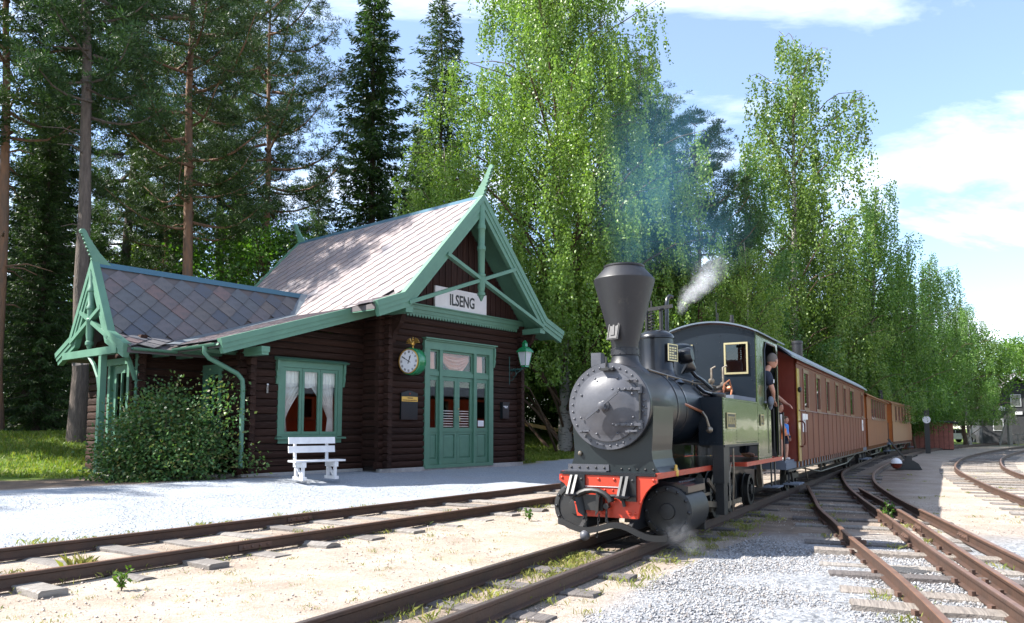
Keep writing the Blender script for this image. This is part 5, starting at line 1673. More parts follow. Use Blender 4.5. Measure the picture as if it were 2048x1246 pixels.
# plates on the tank
def plate(x, z, w_, h_, s, sz, sx, nm):
    p = MB().box(x - w_ / 2, x + w_ / 2, -.812, -.80, z - h_ / 2, z + h_ / 2).build(nm, M['black'], lo)
    e = .018
    MB().box(x - w_ / 2, x + w_ / 2, -.82, -.812, z + h_ / 2 - e, z + h_ / 2).box(x - w_ / 2, x + w_ / 2, -.82, -.812, z - h_ / 2, z - h_ / 2 + e).box(x - w_ / 2, x - w_ / 2 + e, -.82, -.812, z - h_ / 2 + e, z + h_ / 2 - e).box(x + w_ / 2 - e, x + w_ / 2, -.82, -.812, z - h_ / 2 + e, z + h_ / 2 - e).build('plate_rim', M['brass'], p)
    t = link('lettering', text_mesh(s, sz, M['brass'], .003, sx, .002), p)
    t.matrix_basis = Matrix.Translation((x, -.814, z)) @ Matrix.Rotation(R(90), 4, 'X')
plate(2.72, 1.60, .50, .23, 'URSKOG', .165, .60, 'name_plate')
plate(4.84, 1.63, .26, .19, 'No 2', .13, .62, 'number_plate')
# cylinders with round covers, steam chest, drain cocks
for s_ in (-1, 1):
    y = s_ * .60
    cy = MB().lathe([(.30, .42), (.30, 1.12)], 36, (0, y, .50), (1, 0, 0)).build('cylinder', M['iron'], lo, smooth=35)
    MB().lathe([(.30, .425), (.30, .395), (.27, .385), (.24, .385), (.235, .40), (.10, .395), (.09, .37), (.02, .365)][::-1], 36, (0, y, .50), (1, 0, 0)).build('cylinder_cover', M['iron'], cy, smooth=35)
    rivets(cy, [((.385, y + .265 * math.cos(t), .5 + .265 * math.sin(t)), (-1, 0, 0)) for t in np.linspace(0, 2 * math.pi, 13)[:-1]], .022, 'loco_black', 'bolts')
    y0, y1 = sorted((s_ * .32, s_ * .84))
    MB().prism([(.45, y0, .72), (.45, y1, .72), (.45, y1 - .0, .80), (.45, y0, .90)] if s_ > 0 else [(.45, y0, .72), (.45, y1, .72), (.45, y1, .90), (.45, y0, .80)], (.72, 0, 0)).build('steam_chest', M['loco_black'], cy)
    rivets(cy, [((.5 + .085 * k, s_ * .72, .84), (0, s_ * .2, 1)) for k in range(8)], .022, 'loco_black', 'nuts')
    MB().box(1.12, 1.16, y0, y1, .22, .86).build('end_flange', M['iron'], cy)
    MB().lathe([(.03, 0), (.035, .02), (.035, .07), (.02, .09), (.02, .13), (.01, .14)], 10, (.75, s_ * .60, .90)).build('oil_cup', M['yellow'], cy, smooth=40)
    # rods and crosshead
    MB().tube([(1.16, y, .50), (1.6, y, .50)], .028, 8).build('piston_rod', M['steel'], lo, smooth=40)
    MB().box(1.16, 2.15, y - .04, y + .04, .57, .61).build('slide_bar', M['steel'], lo)
    MB().box(1.5, 1.7, y - .06, y + .06, .42, .57).build('crosshead', M['steel'], lo)
    MB().bar((1.6, y - s_ * -.06, .50), (3.1, y + s_ * .06, .34), .035, .08).build('connecting_rod', M['steel'], lo)
    MB().bar((2.2, y + s_ * .02, .36), (4.0, y + s_ * .02, .36), .03, .07).build('coupling_rod', M['steel'], lo)
    MB().bar((2.0, y + s_ * .05, .78), (2.75, y + s_ * .05, .42), .03, .06).build('eccentric_rod', M['steel'], lo)
    MB().bar((2.72, y + s_ * .05, .42), (2.80, y + s_ * .05, .78), .035, .08).box(2.62, 2.86, y + s_ * .05 - .03, y + s_ * .05 + .03, .68, .84).build('valve_link', M['steel'], lo)
    for x, r_ in ((2.2, .35), (3.1, .35), (4.0, .35), (5.4, .27)):
        wh = MB().lathe([(r_ - .06, -.06), (r_ + .02, -.065), (r_ + .025, -.04), (r_, -.03), (r_, .05), (r_ - .06, .055), (r_ - .06, .0)], 32, (x, s_ * .42, RAIL_TOP + r_), (0, s_, 0)).build('wheel', M['iron'], lo, smooth=35)
        sp_ = MB().lathe([(.09, -.04), (.09, .07), (.03, .08)], 16, (x, s_ * .42, RAIL_TOP + r_), (0, s_, 0))
        for k in range(9):
            t = 2 * math.pi * k / 9
            sp_.bar((x, s_ * .42, RAIL_TOP + r_), (x + (r_ - .04) * math.cos(t), s_ * .42, RAIL_TOP + r_ + (r_ - .04) * math.sin(t)), .035, .045, (0, 1, 0))
        sp_.build('spokes', M['iron'], wh)
    # sand box plate, pipe and pull rod ahead of the tank
    MB().box(2.3, 2.62, min(s_ * .64, s_ * .80), max(s_ * .64, s_ * .80), .72, 1.25).box(2.34, 2.55, min(s_ * .66, s_ * .78), max(s_ * .66, s_ * .78), .28, .72).build('feed_pump', M['iron'], lo)
    MB().tube([(2.75, s_ * .82, 1.2), (2.75, s_ * .82, .9), (2.73, s_ * .81, .5), (2.75, s_ * .8, .3)], .014, 6).build('pull_rod', M['steel'], lo, smooth=40)
    MB().tube([(2.58, s_ * .83, 1.0), (2.48, s_ * .83, .86), (2.46, s_ * .83, .4)], .008, 5).build('sand_pipe', M['steel'], lo, smooth=40)
    # cab steps
    MB().box(5.6, 6.1, min(s_ * .62, s_ * .90), max(s_ * .62, s_ * .90), .44, .465).build('step_tread', M['greycloth'], lo)
    MB().box(5.66, 5.72, min(s_ * .76, s_ * .78), max(s_ * .76, s_ * .78), .465, .935).box(5.98, 6.04, min(s_ * .76, s_ * .78), max(s_ * .76, s_ * .78), .465, .935).build('step_hanger', M['iron'], lo)
    MB().bar((4.9, s_ * .72, .93), (5.05, s_ * .72, .5), .07, .1).build('step_stay', M['steel'], lo)
MB().box(1.2, 6.3, -.26, .26, .24, .93).build('ash_pan', M['loco_black'], lo)

# ------------------------------------------------------------------ carriages (same local frame: x backwards)
def arc_roof(mb, x0, x1, hw, ze, rise, th=.04, n=18):
    vs, fs = [], []
    for x in (x0, x1):
        for d in (-th, 0):
            for k in range(n + 1):
                y = -hw + 2 * hw * k / n
                vs.append((x, y, ze + rise * (1 - abs(y / hw) ** 2.2) + d))
    m_ = n + 1
    for k in range(n):
        fs += [(k, 2 * m_ + k, 2 * m_ + k + 1, k + 1), (m_ + k, m_ + k + 1, 3 * m_ + k + 1, 3 * m_ + k), (k, k + 1, m_ + k + 1, m_ + k), (2 * m_ + k, 3 * m_ + k, 3 * m_ + k + 1, 2 * m_ + k + 1)]
    fs += [(0, m_, 3 * m_, 2 * m_), (n, 2 * m_ + n, 3 * m_ + n, m_ + n)]
    mb.add(vs, fs)
def bogie(parent, x):
    for s_ in (-1, 1):
        MB().box(x - .75, x + .75, s_ * .46 - .03, s_ * .46 + .03, .38, .5).build('bogie_frame', M['iron'], parent)
        for dx_ in (-.5, .5):
            MB().lathe([(.05, -.03), (.27, -.05), (.275, -.02), (.25, -.015), (.25, .05), (.2, .05), (.2, .0), (.05, .02)], 24, (x + dx_, s_ * .40, RAIL_TOP + .25), (0, s_, 0)).build('wheel', M['iron'], parent, smooth=35)
def carriage(label, pos, ang, L, mats, windows, planks, ez=2.92, roof='car_roof', plat=.9, corner=None, over=None):
    """body from x = 0 to L, platform ahead of it"""
    c = thing('passenger_carriage', label, 'carriage', pos, ang, 'carriages of the steam train')
    HW, Z0, ZB = .90, .83, 1.86
    side, panel, end = M[mats[0]], M[mats[1]], M[mats[2]]
    # underframe
    MB().box(-plat, L + .1, -.82, .82, .70, .83).build('underframe', M['greycloth'], c)
    mb = MB()
    for k in range(int(L / .42)):
        for s_ in (-1, 1):
            mb.box(.15 + k * .42, .22 + k * .42, s_ * .83 - .02, s_ * .83 + .02, .70, .828)
    mb.build('sill_brackets', M['pale_wood'], c, kind='stuff')
    MB().box(-plat, L + .1, -.86, -.82, .66, .70).box(-plat, L + .1, .82, .86, .66, .70).build('sole_bar', M['iron'], c)
    for s_ in (-1, 1):
        MB().tube([(.8, s_ * .7, .68), (L * .3, s_ * .7, .42), (L * .7, s_ * .7, .42), (L - .8, s_ * .7, .68)], .018, 6).build('truss_rod', M['steel'], c, smooth=30)
        for x in (L * .3, L * .7):
            MB().tube([(x, s_ * .7, .42), (x, s_ * .7, .7)], .02, 6).build('queen_post', M['iron'], c, smooth=30)
        for x in (-.75, L - .7):
            MB().box(x, x + .62, min(s_ * .7, s_ * 1.0), max(s_ * .7, s_ * 1.0), .40, .43).build('footboard', M['greycloth'], c)
            MB().bar((x + .1, s_ * .8, .43), (x + .2, s_ * .78, .7), .04, .02).build('footboard_hanger', M['iron'], c)
            MB().bar((x + .5, s_ * .8, .43), (x + .4, s_ * .78, .7), .04, .02).build('footboard_hanger', M['iron'], c)
        MB().bar((.9, s_ * .86, .68), (1.6, s_ * .8, .38), .025, .025).build('brake_rod', M['steel'], c)
    bogie(c, 1.6); bogie(c, L - 1.6)
    # body core with window openings: posts between windows
    for s_ in (-1, 1):
        yi, yo = sorted((s_ * (HW - .05), s_ * (HW - .012)))
        mb = MB().box(0, L, yi, yo, Z0, 1.88).box(0, L, yi, yo, 2.74, ez)
        x = 0
        for a, b_ in windows:
            mb.box(x, a, yi, yo, 1.88, 2.74)
            x = b_
        mb.box(x, L, yi, yo, 1.88, 2.74)
        mb.build('body_side', panel, c)
        # lower planks
        if planks:
            n_ = int(round((L - .3) / planks))
            w_ = (L - .3) / n_
            for k in range(n_):
                a = .3 + k * w_
                MB().box(a + .012, a + w_ - .012, min(s_ * (HW - .012), s_ * HW), max(s_ * (HW - .012), s_ * HW), Z0 + .004, ZB - .01).build('plank', side, c)
            mb = MB()
            for k in range(n_ + 1):
                a = .3 + k * w_
                mb.tube([(a, s_ * (HW + .002), Z0 + .01), (a, s_ * (HW + .002), ZB - .01)], .013, 5)
            mb.build('beading', M['teak_groove'], c, kind='stuff')
            MB().tube([(.1, s_ * (HW + .004), ZB), (L, s_ * (HW + .004), ZB)], .018, 6).build('waist_rail', M['teak_groove'], c)
            MB().box(0, .27, min(s_ * (HW - .012), s_ * (HW + .006)), max(s_ * (HW - .012), s_ * (HW + .006)), Z0, ez - .2).build('corner_board', M[corner or mats[0]], c)
        else:
            MB().box(.01, L - .01, min(s_ * (HW - .012), s_ * HW), max(s_ * (HW - .012), s_ * HW), Z0 + .004, ZB - .06).build('lower_panel', side, c)
            MB().box(.01, L - .01, min(s_ * (HW - .012), s_ * (HW + .008)), max(s_ * (HW - .012), s_ * (HW + .008)), ZB - .05, ZB + .005).build('waist_rail', panel, c)
        MB().box(-.02, L + .02, min(s_ * (HW - .012), s_ * (HW + .012)), max(s_ * (HW - .012), s_ * (HW + .012)), ez - .10, ez - .02).build('cornice', panel, c)
        for a, b_ in windows:
            y0, y1 = sorted((s_ * (HW - .045), s_ * (HW + .002)))
            f_ = MB().box(a - .03, a + .05, y0, y1, 1.86, 2.76).box(b_ - .05, b_ + .03, y0, y1, 1.86, 2.76).box(a + .05, b_ - .05, y0, y1, 2.68, 2.76).box(a + .05, b_ - .05, y0, y1, 1.86, 1.94).build('window', M['win_frame'], c)
            MB().box(a + .05, b_ - .05, min(s_ * (HW - .032), s_ * (HW - .026)), max(s_ * (HW - .032), s_ * (HW - .026)), 1.94, 2.68).build('pane', M['car_glass'], f_)
            MB().box(a - .06, b_ + .06, min(s_ * (HW), s_ * (HW + .03)), max(s_ * (HW), s_ * (HW + .03)), 1.845, 1.868).build('window_sill', M['teak_groove'], f_)
    # ends
    for x, nm in ((0, 'front_end'), (L, 'rear_end')):
        yy = np.linspace(-HW + .012, HW - .012, 11)
        MB().prism([(x, -HW + .012, Z0), (x, HW - .012, Z0)] + [(x, y, ez + (.2 if not planks else .34) * (1 - abs(y / HW) ** 2.2) - .05) for y in yy[::-1]], (.04, 0, 0)).build(nm, end, c)
    MB().box(.1, L - .1, -HW + .06, HW - .06, .86, .9).build('carriage_floor', M['greywood'], c)
    MB().box(.1, L - .1, -.08, .08, .9, 2.3).build('inner_partition', M['win_frame'], c)
    mb = MB()
    arc_roof(mb, -(over if over is not None else plat), L + .35, HW + .08, ez - .01, .26 if not planks else .42)
    mb.build('roof', M[roof], c, smooth=30)
    if plat:
        MB().box(-plat, 0, -.8, .8, .83, .87).build('platform', M['greycloth'], c)
        mb = MB()
        for s_ in (-1, 1):
            mb.tube([(-plat + .06, s_ * .78, .87), (-plat + .06, s_ * .78, 1.80)], .02, 6).tube([(-plat + .06, s_ * .78, 1.78), (-plat + .06, s_ * .3, 1.78)], .02, 6)
            for k in range(4):
                mb.tube([(-plat + .06, s_ * (.42 + .1 * k), .87), (-plat + .06, s_ * (.42 + .1 * k), 1.78)], .012, 5)
        mb.build('platform_railing', M['loco_black'], c, smooth=40)
    return c
c1p = T2 * 16.4 + N2 * L2
win1 = [(.85, 1.5), (2.62, 3.27), (4.28, 4.93), (6.1, 6.75), (7.9, 8.55), (9.6, 10.7), (13.0, 13.7)]
c1 = carriage('long reddish varnished carriage coupled right behind the locomotive', c1p, T_ROT, 14.2, ('teak', 'teak_panel', 'end_red'), win1, .82, corner='corner_ochre', plat=1.0)
MB().lathe([(.13, 0), (.14, .02), (.14, .62), (.155, .64), (.155, .7), (.13, .72)], 16, (6.4, .1, 3.25)).build('stove_pipe', M['chimney'], c1, smooth=35)
MB().tube([(.16, -.98, 1.15), (.16, -1.0, 1.2), (.16, -1.0, 1.58), (.16, -.96, 1.64), (.16, -.9, 1.64)], .018, 7).tube([(.16, -.9, 1.12), (.16, -.97, 1.13)], .018, 7).build('grab_handle', M['teak_groove'], c1, smooth=40)
MB().sphere((.06, -.94, 2.28), .06, 10, 6, (.7, .7, 1)).build('lamp_knob', M['black'], c1, smooth=40)
for x, s in ((.48, 'C 9'), (12.9, '9')):
    p = MB().box(x, x + .36, -.918, -.905, 1.42, 1.80).build('number_board', M['sign_white'], c1)
    t = link('lettering', text_mesh(s, .2, M['green_dark'], .002, .8), p)
    t.matrix_basis = Matrix.Translation((x + .18, -.92, 1.6)) @ Matrix.Rotation(R(90), 4, 'X')
MB().box(.86, 1.12, -.918, -.905, 1.68, 1.80).build('name_strip', M['sign_white'], c1)
MB().tube([(-.85, -.5, 1.78), (-.85, -.5, 2.0)], .015, 6).tube([(-.85 + .14 * math.cos(t), -.5 + .14 * math.sin(t), 2.0) for t in np.linspace(0, 2 * math.pi, 17)], .014, 6, caps=False).tube([(-.85, -.62, 2.0), (-.85, -.62, 2.11)], .018, 6).build('brake_wheel', M['brass'], c1, smooth=40)
p2 = T2 * 31.55 + N2 * L2
win2 = [(1.9 + 1.25 * k, 2.95 + 1.25 * k) for k in range(6)]
c2 = carriage('ochre varnished carriage in the middle of the train', p2, T_ROT, 10.6, ('ochre_wood', 'ochre_wood', 'end_orange'), win2, 0, ez=2.78, plat=.8, roof='pale_wood')
# the last carriage stands on the curve
j3 = int(np.argmin(np.abs(P2c[:, 1] - (p2 + T2 * 11.6).y)))
q0 = P2c[j3]; q1 = P2c[min(len(P2c) - 1, j3 + 14)]
ang3 = math.atan2(q1[1] - q0[1], q1[0] - q0[0])
win3 = [(1.2 + 1.35 * k, 1.85 + 1.35 * k) for k in range(5)]
c3 = carriage('pale wooden carriage at the tail end of the train', (q0[0] + .9 * math.cos(ang3), q0[1] + .9 * math.sin(ang3), 0), ang3, 8.4, ('pale_wood', 'pale_wood', 'end_orange'), win3, 0, ez=2.82, plat=.8, roof='pale_wood')
MB().lathe([(.12, 0), (.12, .55), (.14, .57), (.14, .62)], 14, (3.0, .0, 3.0)).build('stove_pipe', M['chimney'], c3, smooth=35)

# ------------------------------------------------------------------ people
def skin_body(name, joints, bones, m, parent, root=0, sub=2):
    """one continuous skinned surface grown on a skeleton of joints (x, y, z, rx[, ry])"""
    me = bpy.data.meshes.new(name)
    me.from_pydata([j[:3] for j in joints], bones, [])
    me.materials.append(m)
    o = link(name, me, parent)
    sk = o.modifiers.new('skin', 'SKIN')
    sk.use_smooth_shade = True
    layer = me.skin_vertices[0].data if len(me.skin_vertices) else None
    if layer is None:
        bpy.context.view_layer.objects.active = o
        bpy.ops.object.mode_set(mode='EDIT'); bpy.ops.object.mode_set(mode='OBJECT')
    for i, j in enumerate(joints):
        rx = j[3]; ry = j[4] if len(j) > 4 else rx
        me.skin_vertices[0].data[i].radius = (rx, ry)
        me.skin_vertices[0].data[i].use_root = (i == root)
    ss = o.modifiers.new('sub', 'SUBSURF')
    ss.levels = sub; ss.render_levels = sub
    return o
def bake_skin(o):
    """turn the modifiers into plain mesh"""
    bpy.context.view_layer.update()
    dg = bpy.context.evaluated_depsgraph_get()
    me = bpy.data.meshes.new_from_object(o.evaluated_get(dg))
    old = o.data
    o.modifiers.clear()
    o.data = me
    bpy.data.meshes.remove(old)
    me.polygons.foreach_set('use_smooth', [True] * len(me.polygons))
    return o
def new_skin(name, joints, bones, m, parent, root=0, sub=2):
    me = bpy.data.meshes.new(name)
    o = bpy.data.objects.new(name, me)
    COL.objects.link(o)
    me.from_pydata([j[:3] for j in joints], bones, [])
    me.materials.append(m)
    o.modifiers.new('skin', 'SKIN').use_smooth_shade = True
    if not len(me.skin_vertices):
        me.attributes  # the layer is made by the operator below when the modifier does not
        with bpy.context.temp_override(object=o, active_object=o, selected_objects=[o]):
            bpy.ops.mesh.customdata_skin_add()
    for i, j in enumerate(joints):
        d = me.skin_vertices[0].data[i]
        d.radius = (j[3], j[4] if len(j) > 4 else j[3])
        d.use_root = (i == root)
    ss = o.modifiers.new('sub', 'SUBSURF'); ss.levels = sub; ss.render_levels = sub
    bake_skin(o)
    o.parent = parent
    return o
def head(mb_face, parent, c, f, s=1.0, hair='greyhair', name='person', cap=False):
    """head: skull, jaw, nose, ears, brows; c centre, f facing direction in plan"""
    f = Vector(f).normalized(); r_ = Vector((f.y, -f.x, 0)); up = Vector((0, 0, 1))
    c = Vector(c)
    vs = []
    n_, m_ = 20, 14
    mb = MB()
    pts, fs = [], []
    for i in range(m_ + 1):
        ph = math.pi * i / m_
        z = math.cos(ph)
        rad = max(math.sin(ph), .01)
        for k in range(n_):
            t = 2 * math.pi * k / n_
            a, b_ = math.cos(t) * rad, math.sin(t) * rad      # a forward, b sideways
            fx = a * (.100 if a > 0 else .098)
            sx_ = b_ * .076
            if z < -.1:
                k_ = (-.1 - z) / .9
                sx_ *= 1 - .34 * k_
                fx = fx * (1 - .15 * k_) + (.028 * k_ if a > -.2 else -.03 * k_ * 0)
            zz = z * .122
            if a > .55 and abs(b_) < .5 and -.35 < z < .1:
                fx += .004
            if a > .6 and .08 < z < .3:
                fx -= .006
            pts.append(c + (f * fx + r_ * sx_ + up * zz) * s)
    for i in range(m_):
        for k in range(n_):
            fs.append((i * n_ + k, i * n_ + (k + 1) % n_, (i + 1) * n_ + (k + 1) % n_, (i + 1) * n_ + k))
    mb.add(pts, [q[::-1] for q in fs])
    nb_ = c + (f * .098 + up * -.012) * s
    mb.add([nb_ + (up * .035 - f * .006) * s, nb_ + (r_ * .016 - up * .018) * s, nb_ + (-r_ * .016 - up * .018) * s, nb_ + (f * .024 - up * .012) * s], [(0, 2, 3), (0, 3, 1), (1, 3, 2)])
    for q in (-1, 1):
        mb.sphere(c + (r_ * .078 * q - up * .01) * s, .028 * s, 8, 6, (.55, .55, 1.1))
    mb_face.append(mb)
    hb = MB()
    hp = []
    for i in range(8):
        ph = math.pi * .5 * i / 7
        for k in range(n_):
            t = 2 * math.pi * k / n_
            fwd = math.cos(t)
            lim = 1.0 if fwd < .35 else .62
            p_ = ph * (1.12 if fwd < .35 else .72)
            z = math.cos(p_); rad = math.sin(p_)
            hp.append(c + (f * (math.cos(t) * rad * .104) + r_ * (math.sin(t) * rad * .081) + up * (z * .128)) * s)
    fs = [(i * n_ + k, (i + 1) * n_ + k, (i + 1) * n_ + (k + 1) % n_, i * n_ + (k + 1) % n_) for i in range(7) for k in range(n_)]
    hb.add(hp, fs)
    hb.build('hair', M[hair], parent, smooth=70)
    eb = MB()
    for q in (-1, 1):
        eb.sphere(c + (f * .089 + r_ * .032 * q + up * .012) * s, .011 * s, 6, 4)
    eb.build('eyes', M['black'], parent)
    MB().bar(c + (f * .098 + r_ * .026 - up * .062) * s, c + (f * .098 - r_ * .026 - up * .062) * s, .008 * s, .010 * s, (0, 0, 1)).build('mouth', M['end_red'], parent)
def hand_at(w, d, palm, s=1.0, curl=.6):
    """joints and bones of a hand: w wrist, d direction of the fingers, palm normal (fingers curl to it)"""
    w, d, p = Vector(w), Vector(d).normalized(), Vector(palm).normalized()
    sd_ = d.cross(p).normalized()
    J = []; Bn = []
    return w, d, p, sd_
def make_hand(parent, w, d, palm, thumb_side=1, s=1.0, curl=.7, m='skin'):
    w, d, p = Vector(w), Vector(d).normalized(), Vector(palm).normalized()
    sd_ = d.cross(p).normalized() * thumb_side
    J = [(*w, .026 * s, .020 * s)]
    Bn = []
    J.append((*(w + d * .045 * s), .038 * s, .017 * s)); Bn.append((0, 1))
    for k, (off, ln) in enumerate(((.030, .078), (.010, .088), (-.010, .083), (-.030, .066))):
        b0 = w + d * .085 * s + sd_ * off * s
        J.append((*b0, .0105 * s)); i0 = len(J) - 1; Bn.append((1, i0))
        prev = i0; pos = b0; dirv = d
        for sg_ in range(3):
            a = curl * (.5 + .5 * sg_)
            dirv = (d * math.cos(a) + p * math.sin(a)).normalized()
            pos = pos + dirv * (ln * s * (.42, .32, .26)[sg_])
            J.append((*pos, (.0095 - .001 * sg_) * s)); Bn.append((prev, len(J) - 1)); prev = len(J) - 1
    t0 = w + (d * .03 + sd_ * .034) * s
    J.append((*t0, .013 * s)); Bn.append((1, len(J) - 1)); pr = len(J) - 1
    t1 = t0 + (d * .032 + sd_ * .022 + p * .01) * s
    J.append((*t1, .011 * s)); Bn.append((pr, len(J) - 1)); pr = len(J) - 1
    t2 = t1 + (d * .026 + sd_ * .004 + p * .014) * s
    J.append((*t2, .009 * s)); Bn.append((pr, len(J) - 1))
    return J, Bn
def attach(J, Bn, J2, B2, at):
    o_ = len(J)
    J += J2
    Bn += [(a + o_, b_ + o_) for a, b_ in B2]
    Bn.append((at, o_))

def rel(s, n, z):
    return Vector((s - 8.55, -n, z))
# driver: stands in the cab doorway, leans out, looks back along the train; one forearm rests on the arm rest
dr = thing('person', 'man in a navy polo shirt with cropped grey hair leaning out of the locomotive cab', 'person', lo_pos - N2 * .08, T_ROT)
pel = rel(14.05, .52, 1.85); chest = rel(14.02, .76, 2.33); neck = rel(14.06, .86, 2.52); hd = rel(14.16, .94, 2.70)
shR = rel(13.82, .90, 2.45); elR = rel(13.86, .99, 2.14); wrR = rel(14.04, .96, 1.99)
shL = rel(14.28, .76, 2.45); elL = rel(14.45, .66, 2.18); wrL = rel(14.5, .5, 2.05)
J = [(*pel, .15, .12), (*((pel + chest) / 2), .145, .11), (*chest, .16, .11), (*neck, .058), (*(neck + (hd - neck) * .5), .052),
     (*shR, .062), (*elR, .045), (*wrR, .03), (*shL, .062), (*elL, .045), (*wrL, .03)]
Bn = [(0, 1), (1, 2), (2, 3), (3, 4), (2, 5), (5, 6), (6, 7), (2, 8), (8, 9), (9, 10)]
hipsR, kneeR, ankR = rel(13.95, .42, 1.75), rel(13.98, .45, 1.38), rel(13.95, .42, 1.03)
hipsL, kneeL, ankL = rel(14.2, .40, 1.75), rel(14.22, .45, 1.38), rel(14.2, .42, 1.03)
o_ = len(J)
J += [(*hipsR, .09), (*kneeR, .06), (*ankR, .045), (*(ankR + Vector((.03, -.16, -.03))), .04), (*hipsL, .09), (*kneeL, .06), (*ankL, .045), (*(ankL + Vector((.03, -.16, -.03))), .04)]
Bn += [(0, o_), (o_, o_ + 1), (o_ + 1, o_ + 2), (o_ + 2, o_ + 3), (0, o_ + 4), (o_ + 4, o_ + 5), (o_ + 5, o_ + 6), (o_ + 6, o_ + 7)]
h2, b2 = make_hand(dr, wrR + Vector((.012, 0, -.005)), (.75, -.10, -.5), (.35, .25, -.9), 1, 1.0, .5)
attach(J, Bn, h2, b2, 7)
h2, b2 = make_hand(dr, wrL + Vector((.01, 0, -.005)), (.2, .8, -.2), (0, 0, -1), -1, 1.0, .6)
attach(J, Bn, h2, b2, 10)
body = new_skin('body', J, Bn, M['skin'], dr)
fm = []
head(fm, dr, hd, (.86, -.5, 0), 1.08)
fm[0].build('head', M['skin'], dr, smooth=75)
# shirt with short sleeves, trousers, wrist watch
mid = shR + (elR - shR) * .72; midL = shL + (elL - shL) * .72
Js = [(*pel, .175, .145), (*((pel + chest) / 2), .17, .135), (*chest, .185, .13), (*(neck + (chest - neck) * .06), .076), (*shR, .10), (*mid, .07), (*shL, .10), (*midL, .07)]
new_skin('polo_shirt', Js, [(0, 1), (1, 2), (2, 3), (2, 4), (4, 5), (2, 6), (6, 7)], M['navy'], dr)
Jt = [(*pel, .172, .15), (*hipsR, .11), (*kneeR, .078), (*ankR, .065), (*hipsL, .11), (*kneeL, .078), (*ankL, .065)]
new_skin('trousers', Jt, [(0, 1), (1, 2), (2, 3), (0, 4), (4, 5), (5, 6)], M['navy'], dr)
MB().box(-.035, .035, -.004, .004, -.03, .03).build('sleeve_badge', M['whitecloth'], dr).matrix_basis = frame(shR + (elR - shR) * .45 + Vector((-.02, -.078, 0)), (1, 0, 0), (0, 1, 0), (0, 0, 1))
MB().tube([wrR + Vector((.005 * 0, .033 * math.cos(t), .033 * math.sin(t))) for t in np.linspace(0, 2 * math.pi, 13)], .009, 6, caps=False).build('wrist_watch', M['steel'], dr, smooth=50)
glv = MB().sphere(rel(13.86, .87, 1.965), .09, 12, 8, (1.2, .6, 1.0)).sphere(rel(13.92, .85, 1.90), .07, 10, 7, (.9, .6, 1.3)).build('work_cloth', M['greycloth'], None, smooth=60)
glv.matrix_world = Matrix.Translation(lo_pos) @ Matrix.Rotation(T_ROT, 4, 'Z')
tag(glv, 'bundled grey work cloth hung over the cab arm rest', 'cloth')

# guard on the carriage platform, mostly behind the cab: navy sleeve reaches to the brake wheel
gd = thing('person', 'guard in a navy shirt reaching for the brake handle on the carriage platform', 'person', lo_pos, T_ROT)
pel = rel(15.85, .15, 1.78); chest = rel(15.85, .20, 2.25); neck = rel(15.86, .22, 2.45); hd = rel(15.88, .24, 2.62)
shR = rel(15.72, .40, 2.36); elR = rel(15.68, .68, 2.10); wrR = rel(15.60, .62, 2.04)
shR = rel(15.72, .36, 2.33); elR = rel(15.62, .60, 2.16); wrR = rel(15.56, .82, 1.98)
shL = rel(15.98, .02, 2.34); elL = rel(16.05, -.05, 2.05); wrL = rel(16.0, .02, 1.82)
hR, kR, aR = rel(15.8, .26, 1.68), rel(15.76, .27, 1.28), rel(15.8, .26, .94)
hL, kL, aL = rel(15.92, .06, 1.68), rel(15.9, .06, 1.28), rel(15.92, .06, .94)
J = [(*pel, .15, .12), (*((pel + chest) / 2), .145, .11), (*chest, .16, .11), (*neck, .058), (*(neck + (hd - neck) * .5), .052), (*shR, .062), (*elR, .045), (*wrR, .03), (*shL, .062), (*elL, .045), (*wrL, .03),
     (*hR, .09), (*kR, .06), (*aR, .045), (*(aR + Vector((-.05, -.15, -.03))), .04), (*hL, .09), (*kL, .06), (*aL, .045), (*(aL + Vector((-.05, -.15, -.03))), .04)]
Bn = [(0, 1), (1, 2), (2, 3), (3, 4), (2, 5), (5, 6), (6, 7), (2, 8), (8, 9), (9, 10), (0, 11), (11, 12), (12, 13), (13, 14), (0, 15), (15, 16), (16, 17), (17, 18)]
h2, b2 = make_hand(gd, wrR + Vector((-.005, -.01, -.005)), (-.2, -.75, -.4), (-.2, .2, -.9), 1, 1.0, .8)
attach(J, Bn, h2, b2, 7)
h2, b2 = make_hand(gd, wrL + Vector((0, 0, -.01)), (0, 0, -1), (0, 1, 0), 1, 1.0, .4)
attach(J, Bn, h2, b2, 10)
new_skin('body', J, Bn, M['skin'], gd)
fm = []
head(fm, gd, hd, (.6, -.8, 0), 1.05, 'hair_brown')
fm[0].build('head', M['skin'], gd, smooth=75)
mid = shR + (elR - shR) * .95; midL = shL + (elL - shL) * .9
new_skin('shirt', [(*pel, .175, .145), (*((pel + chest) / 2), .17, .135), (*chest, .185, .13), (*(neck + (chest - neck) * .06), .076), (*shR, .10), (*mid, .07), (*shL, .10), (*midL, .07)], [(0, 1), (1, 2), (2, 3), (2, 4), (4, 5), (2, 6), (6, 7)], M['navy'], gd)
new_skin('trousers', [(*pel, .172, .15), (*hR, .11), (*kR, .078), (*aR, .065), (*hL, .11), (*kL, .078), (*aL, .065)], [(0, 1), (1, 2), (2, 3), (0, 4), (4, 5), (5, 6)], M['navy'], gd)

